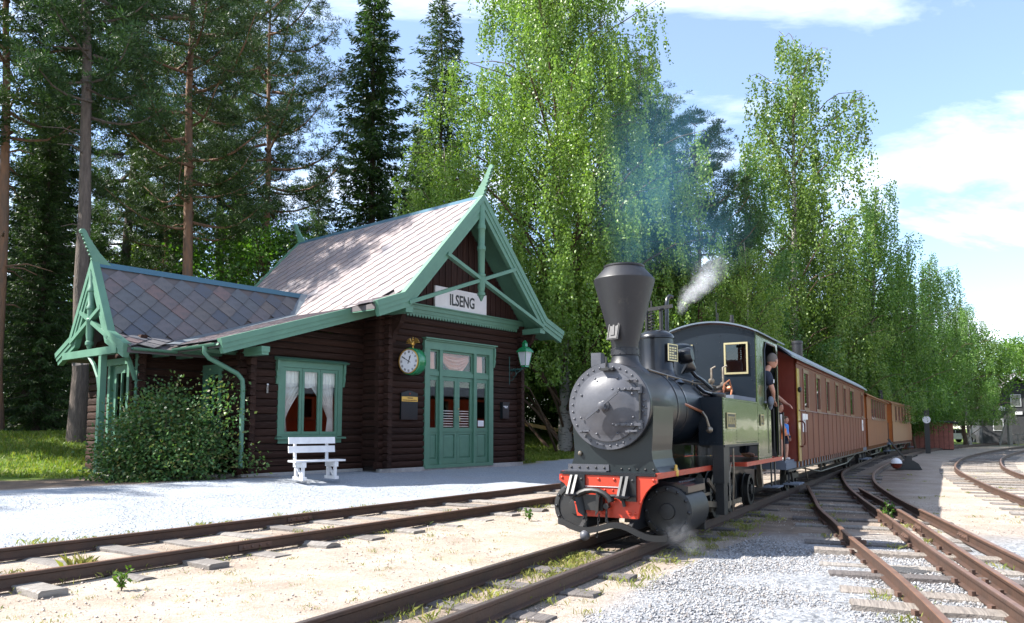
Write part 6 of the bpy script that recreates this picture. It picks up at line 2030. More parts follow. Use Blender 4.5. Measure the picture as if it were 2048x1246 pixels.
# two children on the platform behind the railing
def child(label, s0, n0, z0, hgt, shirt, lower, hair, face=(-.3, -1, 0), shoes='whitecloth'):
    g = thing('person', label, 'person', lo_pos, T_ROT)
    k = hgt / 1.75
    at = lambda ds, dn, z: rel(s0 + ds * k, n0 + dn * k, z0 + z * k)
    pel, chest, neck, hd_ = at(0, 0, .95), at(0, 0, 1.3), at(0, 0, 1.47), at(0, .01, 1.62)
    shR, elR, wrR = at(-.17, .02, 1.40), at(-.23, .05, 1.14), at(-.2, .13, .92)
    shL, elL, wrL = at(.17, .02, 1.40), at(.23, .05, 1.14), at(.2, .13, .92)
    hR, kR, aR, tR = at(-.09, 0, .88), at(-.09, .03, .48), at(-.09, 0, .08), at(-.09, .15, .04)
    hL, kL, aL, tL = at(.09, 0, .88), at(.09, .03, .48), at(.09, 0, .08), at(.09, .15, .04)
    J = [(*pel, .14 * k, .11 * k), (*chest, .15 * k, .1 * k), (*neck, .055 * k), (*(neck + (hd_ - neck) * .5), .05 * k), (*shR, .055 * k), (*elR, .04 * k), (*wrR, .028 * k), (*shL, .055 * k), (*elL, .04 * k), (*wrL, .028 * k),
         (*hR, .085 * k), (*kR, .058 * k), (*aR, .042 * k), (*tR, .038 * k), (*hL, .085 * k), (*kL, .058 * k), (*aL, .042 * k), (*tL, .038 * k)]
    Bn = [(0, 1), (1, 2), (2, 3), (1, 4), (4, 5), (5, 6), (1, 7), (7, 8), (8, 9), (0, 10), (10, 11), (11, 12), (12, 13), (0, 14), (14, 15), (15, 16), (16, 17)]
    for w_, at_, sd_ in ((wrR, 6, 1), (wrL, 9, -1)):
        h2, b2 = make_hand(g, w_ + Vector((0, 0, -.008)), (0, -.3, -1), (0, 1, -.3), sd_, k, .5)
        attach(J, Bn, h2, b2, at_)
    new_skin('body', J, Bn, M['skin'], g)
    fm = []
    head(fm, g, hd_, face, 1.05 * k * 1.18, hair)
    fm[0].build('head', M['skin'], g, smooth=75)
    mid = shR + (elR - shR) * .7; midL = shL + (elL - shL) * .7
    new_skin('shirt', [(*pel, .17 * k, .14 * k), (*chest, .175 * k, .125 * k), (*(neck + (chest - neck) * .3), .08 * k), (*shR, .078 * k), (*mid, .062 * k), (*shL, .078 * k), (*midL, .062 * k)], [(0, 1), (1, 2), (1, 3), (3, 4), (1, 5), (5, 6)], M[shirt], g)
    new_skin('shorts', [(*pel, .168 * k, .142 * k), (*hR, .108 * k), (*(hR + (kR - hR) * .7), .09 * k), (*hL, .108 * k), (*(hL + (kL - hL) * .7), .09 * k)], [(0, 1), (1, 2), (0, 3), (3, 4)], M[lower], g)
    for a_, t_ in ((aR, tR), (aL, tL)):
        new_skin('shoe', [(*(a_ + Vector((0, .03 * k, -.02 * k))), .055 * k), (*t_, .05 * k)], [(0, 1)], M[shoes], g, sub=1)
child('child in a white top behind the carriage platform railing', 15.72, .66, .87, 1.12, 'whitecloth', 'orangecloth', 'hair_brown')
child('smaller child in a bright blue top beside the red carriage end', 16.12, .70, .87, .86, 'bluecloth', 'navy', 'hair_brown')
# ------------------------------------------------------------------ trees
def cards(P, D, L, W, g):
    """diamond leaves: base points P, directions D, lengths L, widths W"""
    P = np.asarray(P); D = np.asarray(D)
    D = D / np.maximum(np.linalg.norm(D, axis=1)[:, None], 1e-6)
    rnd = g.normal(size=P.shape)
    S = np.cross(D, rnd)
    S /= np.maximum(np.linalg.norm(S, axis=1)[:, None], 1e-6)
    L = np.asarray(L)[:, None]; W = np.asarray(W)[:, None]
    mid = P + D * L * .45
    v = np.stack([P, mid + S * W / 2, P + D * L, mid - S * W / 2], 1)
    return v.reshape(-1, 3)

def trunk_mb(mb, H, r, lean=(0, 0), wob=.25, seed=0, n=9, flare=1.35):
    rr = random.Random(seed)
    k = 9
    pts, rad = [], []
    ox = oy = 0
    for i in range(k + 1):
        t = i / k
        ox += rr.uniform(-wob, wob) / k * 2; oy += rr.uniform(-wob, wob) / k * 2
        pts.append((lean[0] * t + ox, lean[1] * t + oy, -.4 + (H + .4) * t))
        rad.append(max(.015, r * (1 - t) ** .8 * (flare if i == 0 else 1)))
    mb.tube(pts, rad, n, caps=False)
    return pts
def at_h(pts, H, h):
    t = min(max((h + .4) / (H + .4), 0), .999) * (len(pts) - 1)
    i = int(t)
    return Vector(pts[i]).lerp(Vector(pts[i + 1]), t - i)

def birch(name, H=22, Rr=4.6, h0=.18, seed=0, m='birch', nl=46, dens=1.0, strand=(.9, 2.9), leaf=.13, power=.75, wild=.22):
    g = np.random.default_rng(seed); rr = random.Random(seed)
    mb = MB(); bm = MB()
    tp = trunk_mb(mb, H * .97, .017 * H * .62, (rr.uniform(-.6, .6), rr.uniform(-.6, .6)), .5, seed)
    starts, lens, sway = [], [], []
    for i in range(nl):
        f = (i + rr.random()) / nl
        h = H * (h0 + (1 - h0) * f ** .92)
        r = Rr * ((1 - f) ** power) * rr.uniform(1 - 1.4 * wild, 1 + .8 * wild) + .35
        az = i * 2.39996 + rr.uniform(-.5, .5)
        base = at_h(tp, H, max(.5, h - r * .75))
        dx_, dy_ = math.cos(az), math.sin(az)
        curve = []
        for a in np.linspace(0, 1, 7):
            z = (h - r * .75) + r * (1.25 * a - .62 * a * a) + .15 * math.sin(a * 9 + i)
            curve.append((base.x + dx_ * r * a, base.y + dy_ * r * a, z))
        bm.tube(curve, [max(.010, .03 * r / 3 * (1 - a) + .008) for a in np.linspace(0, 1, 7)], 5, caps=False)
        # hanging curtains: clusters of strands that fall from one twig like an umbrella
        c = np.array(curve)
        ncl = max(2, int(1.5 + r * 1.7))
        for q in range(ncl):
            a = min(1.0, .18 + .82 * ((q + rr.random()) / ncl) ** .8)
            i0 = min(5, int(a * 6)); fr_ = a * 6 - i0
            p0 = c[i0] * (1 - fr_) + c[i0 + 1] * fr_
            side = rr.gauss(0, .22) * r * a
            p0 = p0 + np.array([-dy_ * side, dx_ * side, -abs(side) * .35])
            ns = max(5, int((8 + r * 13) * dens / ncl * rr.uniform(.6, 1.4)))
            ca = g.uniform(0, 6.283, ns); cr2 = np.sqrt(g.random(ns)) * rr.uniform(.28, .55)
            p = p0 + np.stack([np.cos(ca) * cr2, np.sin(ca) * cr2, -.9 * cr2 ** 2 + g.normal(size=ns) * .06], 1)
            starts.append(p)
            Lc = rr.uniform(strand[0], strand[1]) * (.45 + .55 * min(1, r / 2.5))
            lens.append(Lc * g.uniform(.55, 1.15, ns))
            out = np.stack([np.full(ns, dx_), np.full(ns, dy_), np.zeros(ns)], 1)
            sway.append(out * g.uniform(.0, .25, ns)[:, None] + np.stack([np.cos(ca), np.sin(ca), np.zeros(ns)], 1) * .10 + g.normal(size=(ns, 3)) * .06)
    nc = int(nl * 6 * dens)                     # short sprays that clothe the trunk
    hh = g.uniform(h0 * 1.3, .97, nc)
    core = np.array([at_h(tp, H, H * q) for q in hh])
    az = g.uniform(0, 6.283, nc)
    rc = g.uniform(.15, 1.0, nc) * np.minimum(1.0, Rr * .28)
    core += np.stack([np.cos(az) * rc, np.sin(az) * rc, np.zeros(nc)], 1)
    starts.append(core); lens.append(g.uniform(.6, 1.8, nc)); sway.append(g.normal(size=(nc, 3)) * .15)
    S = np.vstack(starts); Ln = np.concatenate(lens); Sw = np.vstack(sway)
    per = np.maximum(6, (Ln / .085).astype(int))
    rep = np.repeat(np.arange(len(S)), per)
    t = g.random(len(rep)) ** .9
    P = S[rep] + Sw[rep] * (t ** 1.4 * Ln[rep] * .4)[:, None]
    P[:, 2] -= t * Ln[rep]
    P += g.normal(size=P.shape) * np.array([.055, .055, .04])
    P = P[P[:, 2] > H * h0 * .75 + .5]
    D = np.tile(np.array([0, 0, -1.0]), (len(P), 1)) + g.normal(size=P.shape) * .75
    v = cards(P, D, g.uniform(.6, 1.35, len(P)) * leaf, g.uniform(.5, .95, len(P)) * leaf, g)
    return mb.mesh(name + '_trunk', M['bark_birch'], smooth=60), quads(name + '_crown', v, M[m]), bm.mesh(name + '_branches', M['stem'], smooth=60)

def pine(name, H=24, Rr=3.6, h0=.42, seed=0, bark='bark_pine', nl=40, tufts=1.0, card=.30, r0=None, stubs=True, dens=26):
    g = np.random.default_rng(seed); rr = random.Random(seed)
    mb = MB()
    tp = trunk_mb(mb, H * .97, r0 or .0115 * H, (rr.uniform(-.7, .7), rr.uniform(-.7, .7)), .5, seed, 10)
    C = []
    for i in range(nl):
        f = (i + rr.random()) / nl
        h = H * (h0 + (1 - h0) * f)
        prof = math.sin(math.pi * min(1, .18 + f * .86)) ** .7
        r = Rr * prof * rr.uniform(.6, 1.15) + .3
        az = i * 2.39996 + rr.uniform(-.6, .6)
        base = at_h(tp, H, h)
        dx_, dy_ = math.cos(az), math.sin(az)
        rise = rr.uniform(-.15, .35) + .35 * f
        curve = [(base.x + dx_ * r * a + .18 * math.sin(3 * a + i), base.y + dy_ * r * a + .18 * math.cos(4 * a + i), h + r * (rise * a + .22 * a * a * a - .12 * math.sin(a * 3))) for a in np.linspace(0, 1, 6)]
        mb.tube(curve, [max(.012, .05 * r / 3 * (1 - a) + .013) for a in np.linspace(0, 1, 6)], 5, caps=False)
        nt = max(4, int(r * 9 * tufts))
        a = g.uniform(.32, 1.05, nt)
        c = np.array(curve)
        idx = np.clip(a, 0, .999) * 5
        i0 = idx.astype(int)
        fr_ = (idx - i0)[:, None]
        p = c[i0] * (1 - fr_) + c[np.clip(i0 + 1, 0, 5)] * fr_
        p = p + g.normal(size=p.shape) * np.array([.34, .34, .15]) * (min(r, 3) / 2.4) + np.array([0, 0, .08])
        C.append(p)
    if stubs:
        for i in range(9):
            h = H * rr.uniform(.16, h0 + .08); az = rr.uniform(0, 6.28); ln = rr.uniform(.5, 2.0)
            b_ = at_h(tp, H, h)
            mb.tube([b_, b_ + Vector((math.cos(az) * ln * .5, math.sin(az) * ln * .5, .05)), b_ + Vector((math.cos(az) * ln, math.sin(az) * ln, -.12 * ln))], [.035, .022, .008], 5, caps=False)
    C = np.vstack(C)
    rep = np.repeat(np.arange(len(C)), dens)
    off = g.normal(size=(len(rep), 3))
    off /= np.linalg.norm(off, axis=1)[:, None]
    P = C[rep] + off * g.uniform(.02, .24, len(rep))[:, None] * np.array([1, 1, .5])
    D = off * np.array([1, 1, .7]) + np.array([0, 0, .45]) + g.normal(size=off.shape) * .35
    v = cards(P, D, g.uniform(.6, 1.1, len(P)) * card, g.uniform(.11, .20, len(P)) * card, g)
    return mb.mesh(name + '_trunk', M[bark], smooth=60), quads(name + '_crown', v, M['pine'])

def spruce(name, H=24, Rr=2.8, h0=.08, seed=0, dens=1.0, droop=.42, m='spruce', card=.30, step=.42):
    g = np.random.default_rng(seed); rr = random.Random(seed)
    mb = MB()
    tp = trunk_mb(mb, H * .985, .0105 * H, (0, 0), .15, seed, 8)
    Ps, Ds = [], []
    h = H * h0
    w = 0
    while h < H * .985:
        f = (h - H * h0) / (H * (1 - h0))
        R0 = Rr * (1 - f) ** .68 + .12
        nb_ = 6 if f < .8 else 5
        for k in range(nb_):
            az = w * 1.1 + 6.2832 * k / nb_ + rr.uniform(-.35, .35)
            r = R0 * rr.uniform(.62, 1.18)
            hh = h + rr.uniform(-.15, .15)
            dx_, dy_ = math.cos(az), math.sin(az)
            dr_ = droop * (1 - f) * rr.uniform(.7, 1.3)
            curve = np.array([(dx_ * r * a, dy_ * r * a, hh + r * (-.9 * dr_ * a + .55 * dr_ * a ** 3 + .25 * f * a)) for a in np.linspace(0, 1, 5)])
            b_ = at_h(tp, H, hh)
            curve[:, 0] += b_.x; curve[:, 1] += b_.y
            mb.tube([tuple(c) for c in curve], [.028 * (1 - a) + .006 for a in np.linspace(0, 1, 5)], 4, caps=False)
            n_ = max(6, int(r * 34 * dens))
            a = g.uniform(.06, 1.0, n_)
            idx = a * 4
            i0 = np.clip(idx.astype(int), 0, 3)
            fr_ = (idx - i0)[:, None]
            p = curve[i0] * (1 - fr_) + curve[i0 + 1] * fr_
            side = np.array([-dy_, dx_, 0]) * g.uniform(-1, 1, n_)[:, None]
            p = p + side * (.34 * (1 - a * .75) * min(1, r / 1.5))[:, None] + g.normal(size=p.shape) * np.array([.05, .05, .05])
            p[:, 2] -= np.abs(side).sum(1) * .16
            d = np.array([dx_, dy_, -.1]) * .6 + side * .75 + np.array([0, 0, -.55 * (1 - f) - .05]) + g.normal(size=p.shape) * .3
            Ps.append(p); Ds.append(d)
        h += step * (1.15 - .4 * f)
        w += 1
    P = np.vstack(Ps); D = np.vstack(Ds)
    v = cards(P, D, g.uniform(.65, 1.25, len(P)) * card, g.uniform(.18, .32, len(P)) * card, g)
    return mb.mesh(name + '_trunk', M['bark_spruce'], smooth=60), quads(name + '_crown', v, M[m])

def broadleaf(name, H=8, Rr=3.2, seed=0, n=150, per=70, leaf=.17, m='maple', z0=.22):
    g = np.random.default_rng(seed); rr = random.Random(seed)
    mb = MB()
    tp = trunk_mb(mb, H * .75, .02 * H, (0, 0), .5, seed, 8)
    d = g.normal(size=(n, 3)); d /= np.linalg.norm(d, axis=1)[:, None]
    rad = g.uniform(.45, 1, n)[:, None] ** .6
    c = d * rad * np.array([Rr, Rr, H * (1 - z0) / 2]) * g.uniform(.8, 1.12, n)[:, None] + np.array([0, 0, H * (1 + z0) / 2])
    for i in range(0, n, 9):
        b_ = at_h(tp, H * .75, H * rr.uniform(.2, .6))
        q = Vector(c[i])
        mb.tube([b_, b_.lerp(q, .5) + Vector((0, 0, .3)), q], [.05, .03, .008], 5, caps=False)
    rep = np.repeat(np.arange(n), per)
    off = g.normal(size=(len(rep), 3)) * np.array([.42, .42, .27])
    P = c[rep] + off
    D = off + np.array([0, 0, -.25]) + g.normal(size=off.shape) * .4
    v = cards(P, D, g.uniform(.7, 1.2, len(P)) * leaf, g.uniform(.6, .95, len(P)) * leaf, g)
    return mb.mesh(name + '_trunk', M['stem'], smooth=60), quads(name + '_crown', v, M[m])

KIND = {}
KIND['birch_big'] = birch('big_birch', 28, 7.6, .12, 1, 'birch', 120, 1.3, (1.0, 3.4), .128, .40, .3)
KIND['birch_a'] = birch('birch', 20, 4.3, .20, 2, 'birch_mid', 44, 1.2, (.9, 3.2), .13, .45, .42)
KIND['birch_b'] = birch('birch', 14, 3.7, .17, 3, 'birch', 44, 1.25, (.8, 2.6), .115, .42, .3)
KIND['birch_c'] = birch('birch', 18, 4.4, .15, 5, 'birch_dark', 44, 1.35, (.8, 2.8), .13, .48, .45)
KIND['birch_d'] = birch('birch', 17, 4.2, .16, 15, 'birch_mid', 32, 1.4, (1.4, 4.2), .13, .38, .48)
KIND['pine_tall'] = pine('pine', 25, 3.3, .44, 14, 'bark_old', 52, 1.5, .22, .27, dens=44)
KIND['pine_a'] = pine('pine', 25, 4.6, .28, 4, 'bark_old', 60, 1.5, .22, .33, dens=44)
KIND['pine_b'] = pine('pine', 26, 4.0, .30, 6, 'bark_pine', 60, 1.5, .22, .25, dens=44)
KIND['pine_c'] = pine('pine', 20, 3.0, .42, 8, 'bark_pine', 44, 1.6, .22, .2, dens=44)
KIND['spruce_a'] = spruce('spruce', 25, 3.3, .05, 7, 2.3, .6, card=.30, step=.40)
KIND['spruce_b'] = spruce('spruce', 27, 4.7, .06, 9, 1.5, .42, step=.55, card=.32)
KIND['leafy'] = broadleaf('leafy', 8, 3.4, 10, 190, 75, .15)
def tree(kind, x, y, label, scale=1.0, rot=0.0, name='tree', group=None, sq=1.0, z=None):
    t = thing(name, label, 'tree', (x, y, (h1(x, y) if z is None else z) - .05), R(rot), group, (scale * sq, scale * sq, scale))
    k_ = KIND[kind]
    link('trunk', k_[0], t); link('crown', k_[1], t)
    if len(k_) > 2:
        link('branches', k_[2], t)
    return t
G1 = 'pines and spruces behind the station'
tree('pine_tall', -14.15, 25.2, 'tall pine with a thick grey trunk rising beside the small porch gable', 1.0, 20, 'pine_tree', G1)
tree('pine_b', -13.2, 31.0, 'tall pine with a bare orange-brown trunk behind the wing roof', 1.02, 75, 'pine_tree', G1)
tree('pine_b', -12.5, 38.5, 'bushy pine whose crown ends left of the two spruces', .97, 200, 'pine_tree', G1)
tree('pine_c', -18.4, 27.6, 'slim dark pine at the left edge of the picture', 1.2, 130, 'pine_tree', G1)
tree('pine_a', -21.5, 41, 'broad pine in the second row at far left', 1.05, 160, 'pine_tree', G1)
tree('pine_a', -17.3, 45, 'broad pine in the second row behind the orange-trunked pine', 1.08, 250, 'pine_tree', G1)
tree('spruce_b', -21.0, 33, 'dark spruce low at the left edge behind the lawn', .62, 10, 'spruce_tree', G1)
tree('spruce_a', -18.0, 29, 'small dark spruce between the grey pine trunk and the left edge', .5, 95, 'spruce_tree', G1)
tree('spruce_a', -24.5, 40, 'dark spruce deep in the left-hand wood', .8, 30, 'spruce_tree', G1)
tree('pine_c', -16.2, 36, 'younger pine between the grey trunk and the orange trunk', .78, 40, 'pine_tree', G1)
tree('birch_b', -19.2, 43, 'light green birch glimpsed between the pine trunks', .9, 40, 'birch_tree')
tree('leafy', -11.8, 36, 'bright green leafy tree just above the ridge of the wing', 1.15, 10, 'leafy_tree')
tree('leafy', -8.6, 38, 'bright green leafy tree below the left spruce behind the roof', 1.1, 120, 'leafy_tree')
tree('spruce_a', -7.4, 40, 'tall narrow spruce left of the pair behind the roof', 1.0, 0, 'spruce_tree', 'pair of spruces behind the roof')
tree('spruce_b', -4.4, 46, 'tall open spruce right of the pair, with darker spreading branches', 1.0, 50, 'spruce_tree', 'pair of spruces behind the roof')
tree('spruce_a', -6.6, 53, 'dark spruce filling the gap behind the pair of spruces', .86, 140, 'spruce_tree')
tree('birch_big', 2.6, 36.5, 'huge weeping birch towering behind the front gable', 1.0, 0, 'birch_tree', 'weeping birches')
tree('birch_b', -2.9, 34.0, 'smaller pale birch behind the ridge left of the huge birch', .98, 60, 'birch_tree', 'weeping birches')
tree('birch_b', 5.2, 37.0, 'low weeping birch between the huge birch and the chimney', .92, 200, 'birch_tree', 'weeping birches')
tree('birch_b', .2, 42.5, 'short birch deep behind the right corner of the station', .8, 280, 'birch_tree', 'weeping birches')
tree('pine_b', 8.0, 46.5, 'dark pine peeping out right of the huge birch', .93, 10, 'pine_tree')
tree('pine_c', 7.6, 40.5, 'blue-green pine behind the chimney smoke', .96, 60, 'pine_tree')
tree('birch_c', 6.6, 38.0, 'dark weeping birch behind the chimney smoke', .78, 100, 'birch_tree', 'weeping birches')
tree('pine_c', 9.4, 38.0, 'pine with a bare red-brown trunk rising behind the steam', .9, 300, 'pine_tree')
tree('birch_a', 16.3, 44.5, 'tall airy weeping birch topping the trees behind the carriages', 1.3, 0, 'birch_tree', 'weeping birches')
tree('birch_b', 11.3, 36.0, 'bright low birch right behind the locomotive cab', .76, 30, 'birch_tree', 'weeping birches')
tree('birch_c', 13.2, 41.0, 'dark middle birch between the pine trunk and the tall airy birch', .92, 140, 'birch_tree', 'weeping birches')
tree('birch_d', 22.6, 49.5, 'wide dark weeping birch over the first carriage', 1.06, 20, 'birch_tree', 'weeping birches')
tree('birch_c', 19.4, 51.0, 'birch filling the dip between the tall airy birch and the wide dark one', .92, 220, 'birch_tree', 'weeping birches')
tree('birch_d', 19.8, 45.5, 'small birch with hanging sunlit strands over the second carriage', .72, 260, 'birch_tree', 'weeping birches')
tree('birch_d', 25.2, 53.5, 'birch with long hanging strands over the last carriage', .8, 100, 'birch_tree', 'weeping birches')
tree('birch_d', 32.8, 60.0, 'birch stepping down to the right of the wide dark one', .9, 300, 'birch_tree', 'weeping birches')
tree('birch_c', 40.0, 67.0, 'rounded birch above the distant red shed', .74, 60, 'birch_tree', 'weeping birches')
tree('pine_c', 28.5, 55.0, 'dark pine among the birches above the last carriage', .62, 60, 'pine_tree')
tree('spruce_b', 41.5, 82.0, 'small dark spruce left of the distant dark house', .36, 60, 'spruce_tree')
tree('leafy', 53.0, 80.0, 'round leafy tree behind the distant dark house', 1.4, 60, 'leafy_tree')
tree('leafy', 59.0, 84.0, 'round leafy tree at the right edge of the picture', 1.5, 160, 'leafy_tree')
for i, x in enumerate(range(-44, 46, 5)):
    y = 54 + (i * 37 % 11) + max(0, x) * .35
    tree('leafy', x + (i * 13 % 5) * .5, y, 'leafy tree in the undergrowth closing the view between the trunks', 1.25 + .1 * (i % 4), i * 71, 'leafy_tree', 'undergrowth between the trunks')
for i, (x, y, s) in enumerate(((9.5, 47, 1.1), (14, 50, 1.15), (18, 56, 1.3), (24, 56, 1.2), (30.5, 57, .85), (12.2, 43.5, .9), (5.5, 44, 1.1), (34, 66, 1.2), (16.2, 46, .8), (1.5, 43, 1.0), (-1.5, 42, 1.0), (40.5, 72, 1.1), (28.5, 54.5, .7), (21, 49, .95))):
    tree('leafy', x, y, 'leafy undergrowth tree in the shade behind the train', s, i * 67, 'leafy_tree', 'undergrowth behind the train')
for i, (x, y, s, k) in enumerate(((-34, 62, .8, 'spruce_a'), (-28, 56, .72, 'spruce_b'), (-22, 60, .8, 'spruce_a'), (-15, 58, .75, 'spruce_b'), (-9, 64, .8, 'spruce_a'), (-2, 62, .66, 'spruce_b'), (6, 66, .7, 'spruce_a'), (14, 70, .7, 'spruce_b'), (22, 72, .68, 'spruce_a'), (31, 80, .6, 'spruce_b'), (42, 92, .62, 'spruce_a'), (-30, 46, .66, 'spruce_a'), (-40, 52, .8, 'spruce_b'), (52, 100, .6, 'spruce_b'), (-44, 38, .8, 'spruce_b'), (-38, 42, .75, 'spruce_a'), (-48, 30, .8, 'spruce_b'))):
    tree(k, x, y, 'spruce of the dark wood in the background', s, i * 53, 'spruce_tree', 'background wood')
for i, (x, y, s) in enumerate(((-1.6, 43.5, .5), (.4, 41.6, .55), (2.4, 42.2, .6), (4.4, 41.4, .55), (6.4, 41.8, .6), (8.4, 43, .6))):
    tree('leafy', x, y, 'low leafy bush in the row behind the yellow rail fence', s, i * 97, 'leafy_bush', 'bushes behind the rail fence', 1.5, h1(x, y) - .9)
# trees left of the frame whose shade falls on the porch and the gravel
for i, (x, y, s, k) in enumerate(((-22.5, 13.9, .60, 'pine_a'), (-19.6, 16.2, .55, 'pine_b'), (-23.5, 22.2, .72, 'spruce_b'), (-25.0, 26.0, .78, 'spruce_b'), (-26.5, 29.5, .8, 'spruce_b'), (-27.5, 33.0, .8, 'spruce_b'))):
    tree(k, x, y, 'conifer standing left of the gravel platform outside the picture', s, 77 * i, 'pine_tree', 'pines left of the platform')
# trees right of the frame, mirrored in the varnish and the paint
for i, (x, y, s, k) in enumerate(((52, 66, 1.0, 'birch_c'), (60, 62, 1.1, 'birch_c'), (68, 54, 1.1, 'birch_c'), (62, 74, 1.3, 'birch_c'), (74, 44, 1.1, 'birch_c'))):
    tree(k, x, y, 'birch standing right of the far tracks outside the picture', s, 77 * i, 'birch_tree', 'birches right of the far tracks')

# ------------------------------------------------------------------ rose bush by the porch
def bush():
    g = np.random.default_rng(21)
    t = thing('rose_bush', 'large loose dark green rose bush in front of the porch wing', 'bush', (-8.05, 17.75, h1(-8.05, 17.75)), 0)
    n = 260
    d = g.normal(size=(n, 3)); d /= np.linalg.norm(d, axis=1)[:, None]
    d[:, 2] = np.abs(d[:, 2])
    c = d * g.uniform(.35, 1, n)[:, None] ** .5 * np.array([1.38, 1.0, 2.0]) * g.uniform(.75, 1.08, n)[:, None]
    extra = np.array([(.9, -.4, 1.5), (1.1, -.5, 1.35), (1.45, -.3, 1.1), (1.6, -.2, .7), (1.85, .0, .45), (2.05, .0, .35), (1.3, -.4, 1.7), (-.9, .2, 1.8), (.2, 0, 2.1), (1.75, -.3, 1.5), (1.5, -.1, 2.0), (1.2, .0, 2.2)])
    c = np.vstack([c, extra])
    per = 85
    rep = np.repeat(np.arange(len(c)), per)
    off = g.normal(size=(len(rep), 3)) * np.array([.22, .22, .15])
    P = c[rep] + off
    P[:, 2] = np.maximum(P[:, 2], .03)
    D = off + np.array([0, 0, -.05]) + g.normal(size=off.shape) * .25
    v = cards(P, D, g.uniform(.06, .11, len(P)), g.uniform(.04, .07, len(P)), g)
    link('foliage', quads('foliage', v, M['rose']), t)
    mb = MB()
    for i in range(0, len(c), 4):
        q = Vector(c[i])
        b_ = Vector((q.x * .25, q.y * .25, 0))
        mb.tube([b_, b_.lerp(q, .5) + Vector((0, 0, .25)), q], [.014, .010, .004], 4, caps=False)
    mb.build('stems', M['stem'], t)
bush()

# ------------------------------------------------------------------ grass, weeds, stones
def blades(P, hgt, g, lean=.5, wd=.012):
    n = len(P)
    az = g.uniform(0, 6.283, n)
    D = np.stack([np.cos(az), np.sin(az), np.zeros(n)], 1)
    S = np.stack([-np.sin(az), np.cos(az), np.zeros(n)], 1)
    L = g.uniform(0, lean, n)[:, None]
    h = hgt[:, None]
    up = np.array([0, 0, 1.0])
    w = wd * g.uniform(.7, 1.3, n)[:, None]
    a = P - S * w; b_ = P + S * w
    m1 = P + up * h * .6 + D * L * h * .35
    tip = P + up * h * (1 - L * .25) + D * L * h
    v = np.stack([a, b_, m1 + S * w * .7, tip], 1)
    return v.reshape(-1, 3)
g = np.random.default_rng(5)
def scatter(x0, x1, y0, y1, n, test):
    x = g.uniform(x0, x1, n); y = g.uniform(y0, y1, n)
    k = test(x, y)
    x, y = x[k], y[k]
    return np.stack([x, y, height(x, y) - .015], 1)
lawn = lambda x, y: zones(x, y)[1] > .5
P = np.vstack([scatter(-20, -8.5, 18, 33, 30000, lawn), scatter(0, 6, 24, 40, 34000, lawn), scatter(20, 36, 40, 62, 9000, lawn)])
sh = vnoise(P[:, 0], P[:, 1], .8, 12)
v = blades(P, g.uniform(.05, .13, len(P)) + .16 * np.maximum(0, sh - .55), g, .7, .016)
o = link('lawn_grass', quads('lawn_grass', v, M['grass'])); tag(o, 'mown grass of the lawns beside and behind the station', 'grass', kind='stuff')
# weed tufts along the rails
tuf = []
for T_, N_, lats, a, b_, n in ((T2, N2, (-3.78, -3.36, -3.9, -3.57), 4.6, 9.0, 95), (T2, N2, (-3.0, -2.7), 5.0, 14, 80), (T1, N1, (-7.75, -7.95, -8.1), 2.5, 17, 70), (T1, N1, (-9.8, -9.95), 3.2, 11, 90), (T1, N1, (-8.6,), 3, 14, 16)):
    for _ in range(n):
        s = random.uniform(a, b_); q = random.choice(lats) + random.gauss(0, .10)
        tuf.append(((T_ * s + N_ * q), random.uniform(.4, 1)))
for pth in paths3:
    for _ in range(34):
        i = random.randrange(len(pth))
        if pth[i][1] < 24:
            tuf.append((Vector((pth[i][0] + random.gauss(0, .16), pth[i][1] + random.gauss(0, .1), 0)), random.uniform(.35, 1)))
for _ in range(120):
    x, y = random.uniform(6, 16), random.uniform(11, 26)
    tuf.append((Vector((x, y, 0)), random.uniform(.3, .7)))
for _ in range(260):                                    # thin weeds on the sand between the tracks
    s = random.uniform(3, 15); q = random.uniform(-7.5, -4.4)
    tuf.append((T2 * s + N2 * q, random.uniform(.15, .4)))
Pw = []; hw_ = []
for p, k in tuf:
    n = int(8 + 26 * k)
    for _ in range(n):
        Pw.append((p.x + random.gauss(0, .06 * k + .02), p.y + random.gauss(0, .06 * k + .02), h1(p.x, p.y) - .012)); hw_.append(random.uniform(.3, 1) * .11 * k)
v = blades(np.array(Pw), np.array(hw_), g, 1.0, .0028)
o = link('trackside_weeds', quads('trackside_weeds', v, M['drygrass'])); tag(o, 'thin yellow-green weeds growing along rails and sleepers', 'weeds', kind='stuff')
# larger single plants
def plant(x, y, h, kind, label):
    t = thing('weed_plant', label, 'plant', (x, y, h1(x, y) - .01), random.uniform(0, 6))
    gg = np.random.default_rng(int(abs(x * 91 + y * 37)) + 1)
    if kind == 'tuft':
        n = 60
        P = gg.normal(size=(n, 3)) * np.array([.06, .05, 0])
        link('blades', quads('blades', blades(P, gg.uniform(.5, 1, n) * h, gg, .8, .003), M['drygrass']), t)
    else:
        mb = MB(); Q = []
        for k in range(3):
            a = k * 2.1
            tip = Vector((math.cos(a) * h * .25, math.sin(a) * h * .25, h * (1 - .15 * k)))
            mb.tube([(0, 0, 0), tip * .5 + Vector((0, 0, .02)), tip], [.006, .005, .002], 4)
            for s in np.linspace(.25, 1, 9):
                for _ in range(3):
                    Q.append(tip * s + Vector((gg.normal() * .012, gg.normal() * .012, 0)))
        mb.build('stem', M['stem'], t)
        Q = np.array([tuple(q) for q in Q])
        link('leaves', quads('leaves', cards(Q, gg.normal(size=Q.shape) + np.array([0, 0, .2]), gg.uniform(.04, .07, len(Q)), gg.uniform(.02, .035, len(Q)), gg), M['maple']), t)
plant(-4.42, 8.0, .28, 'tuft', 'spiky grass tuft between the platform rails at far left')
plant(-3.62, 7.25, .2, 'leafy', 'leafy weed against the near platform rail left of the sleepers')
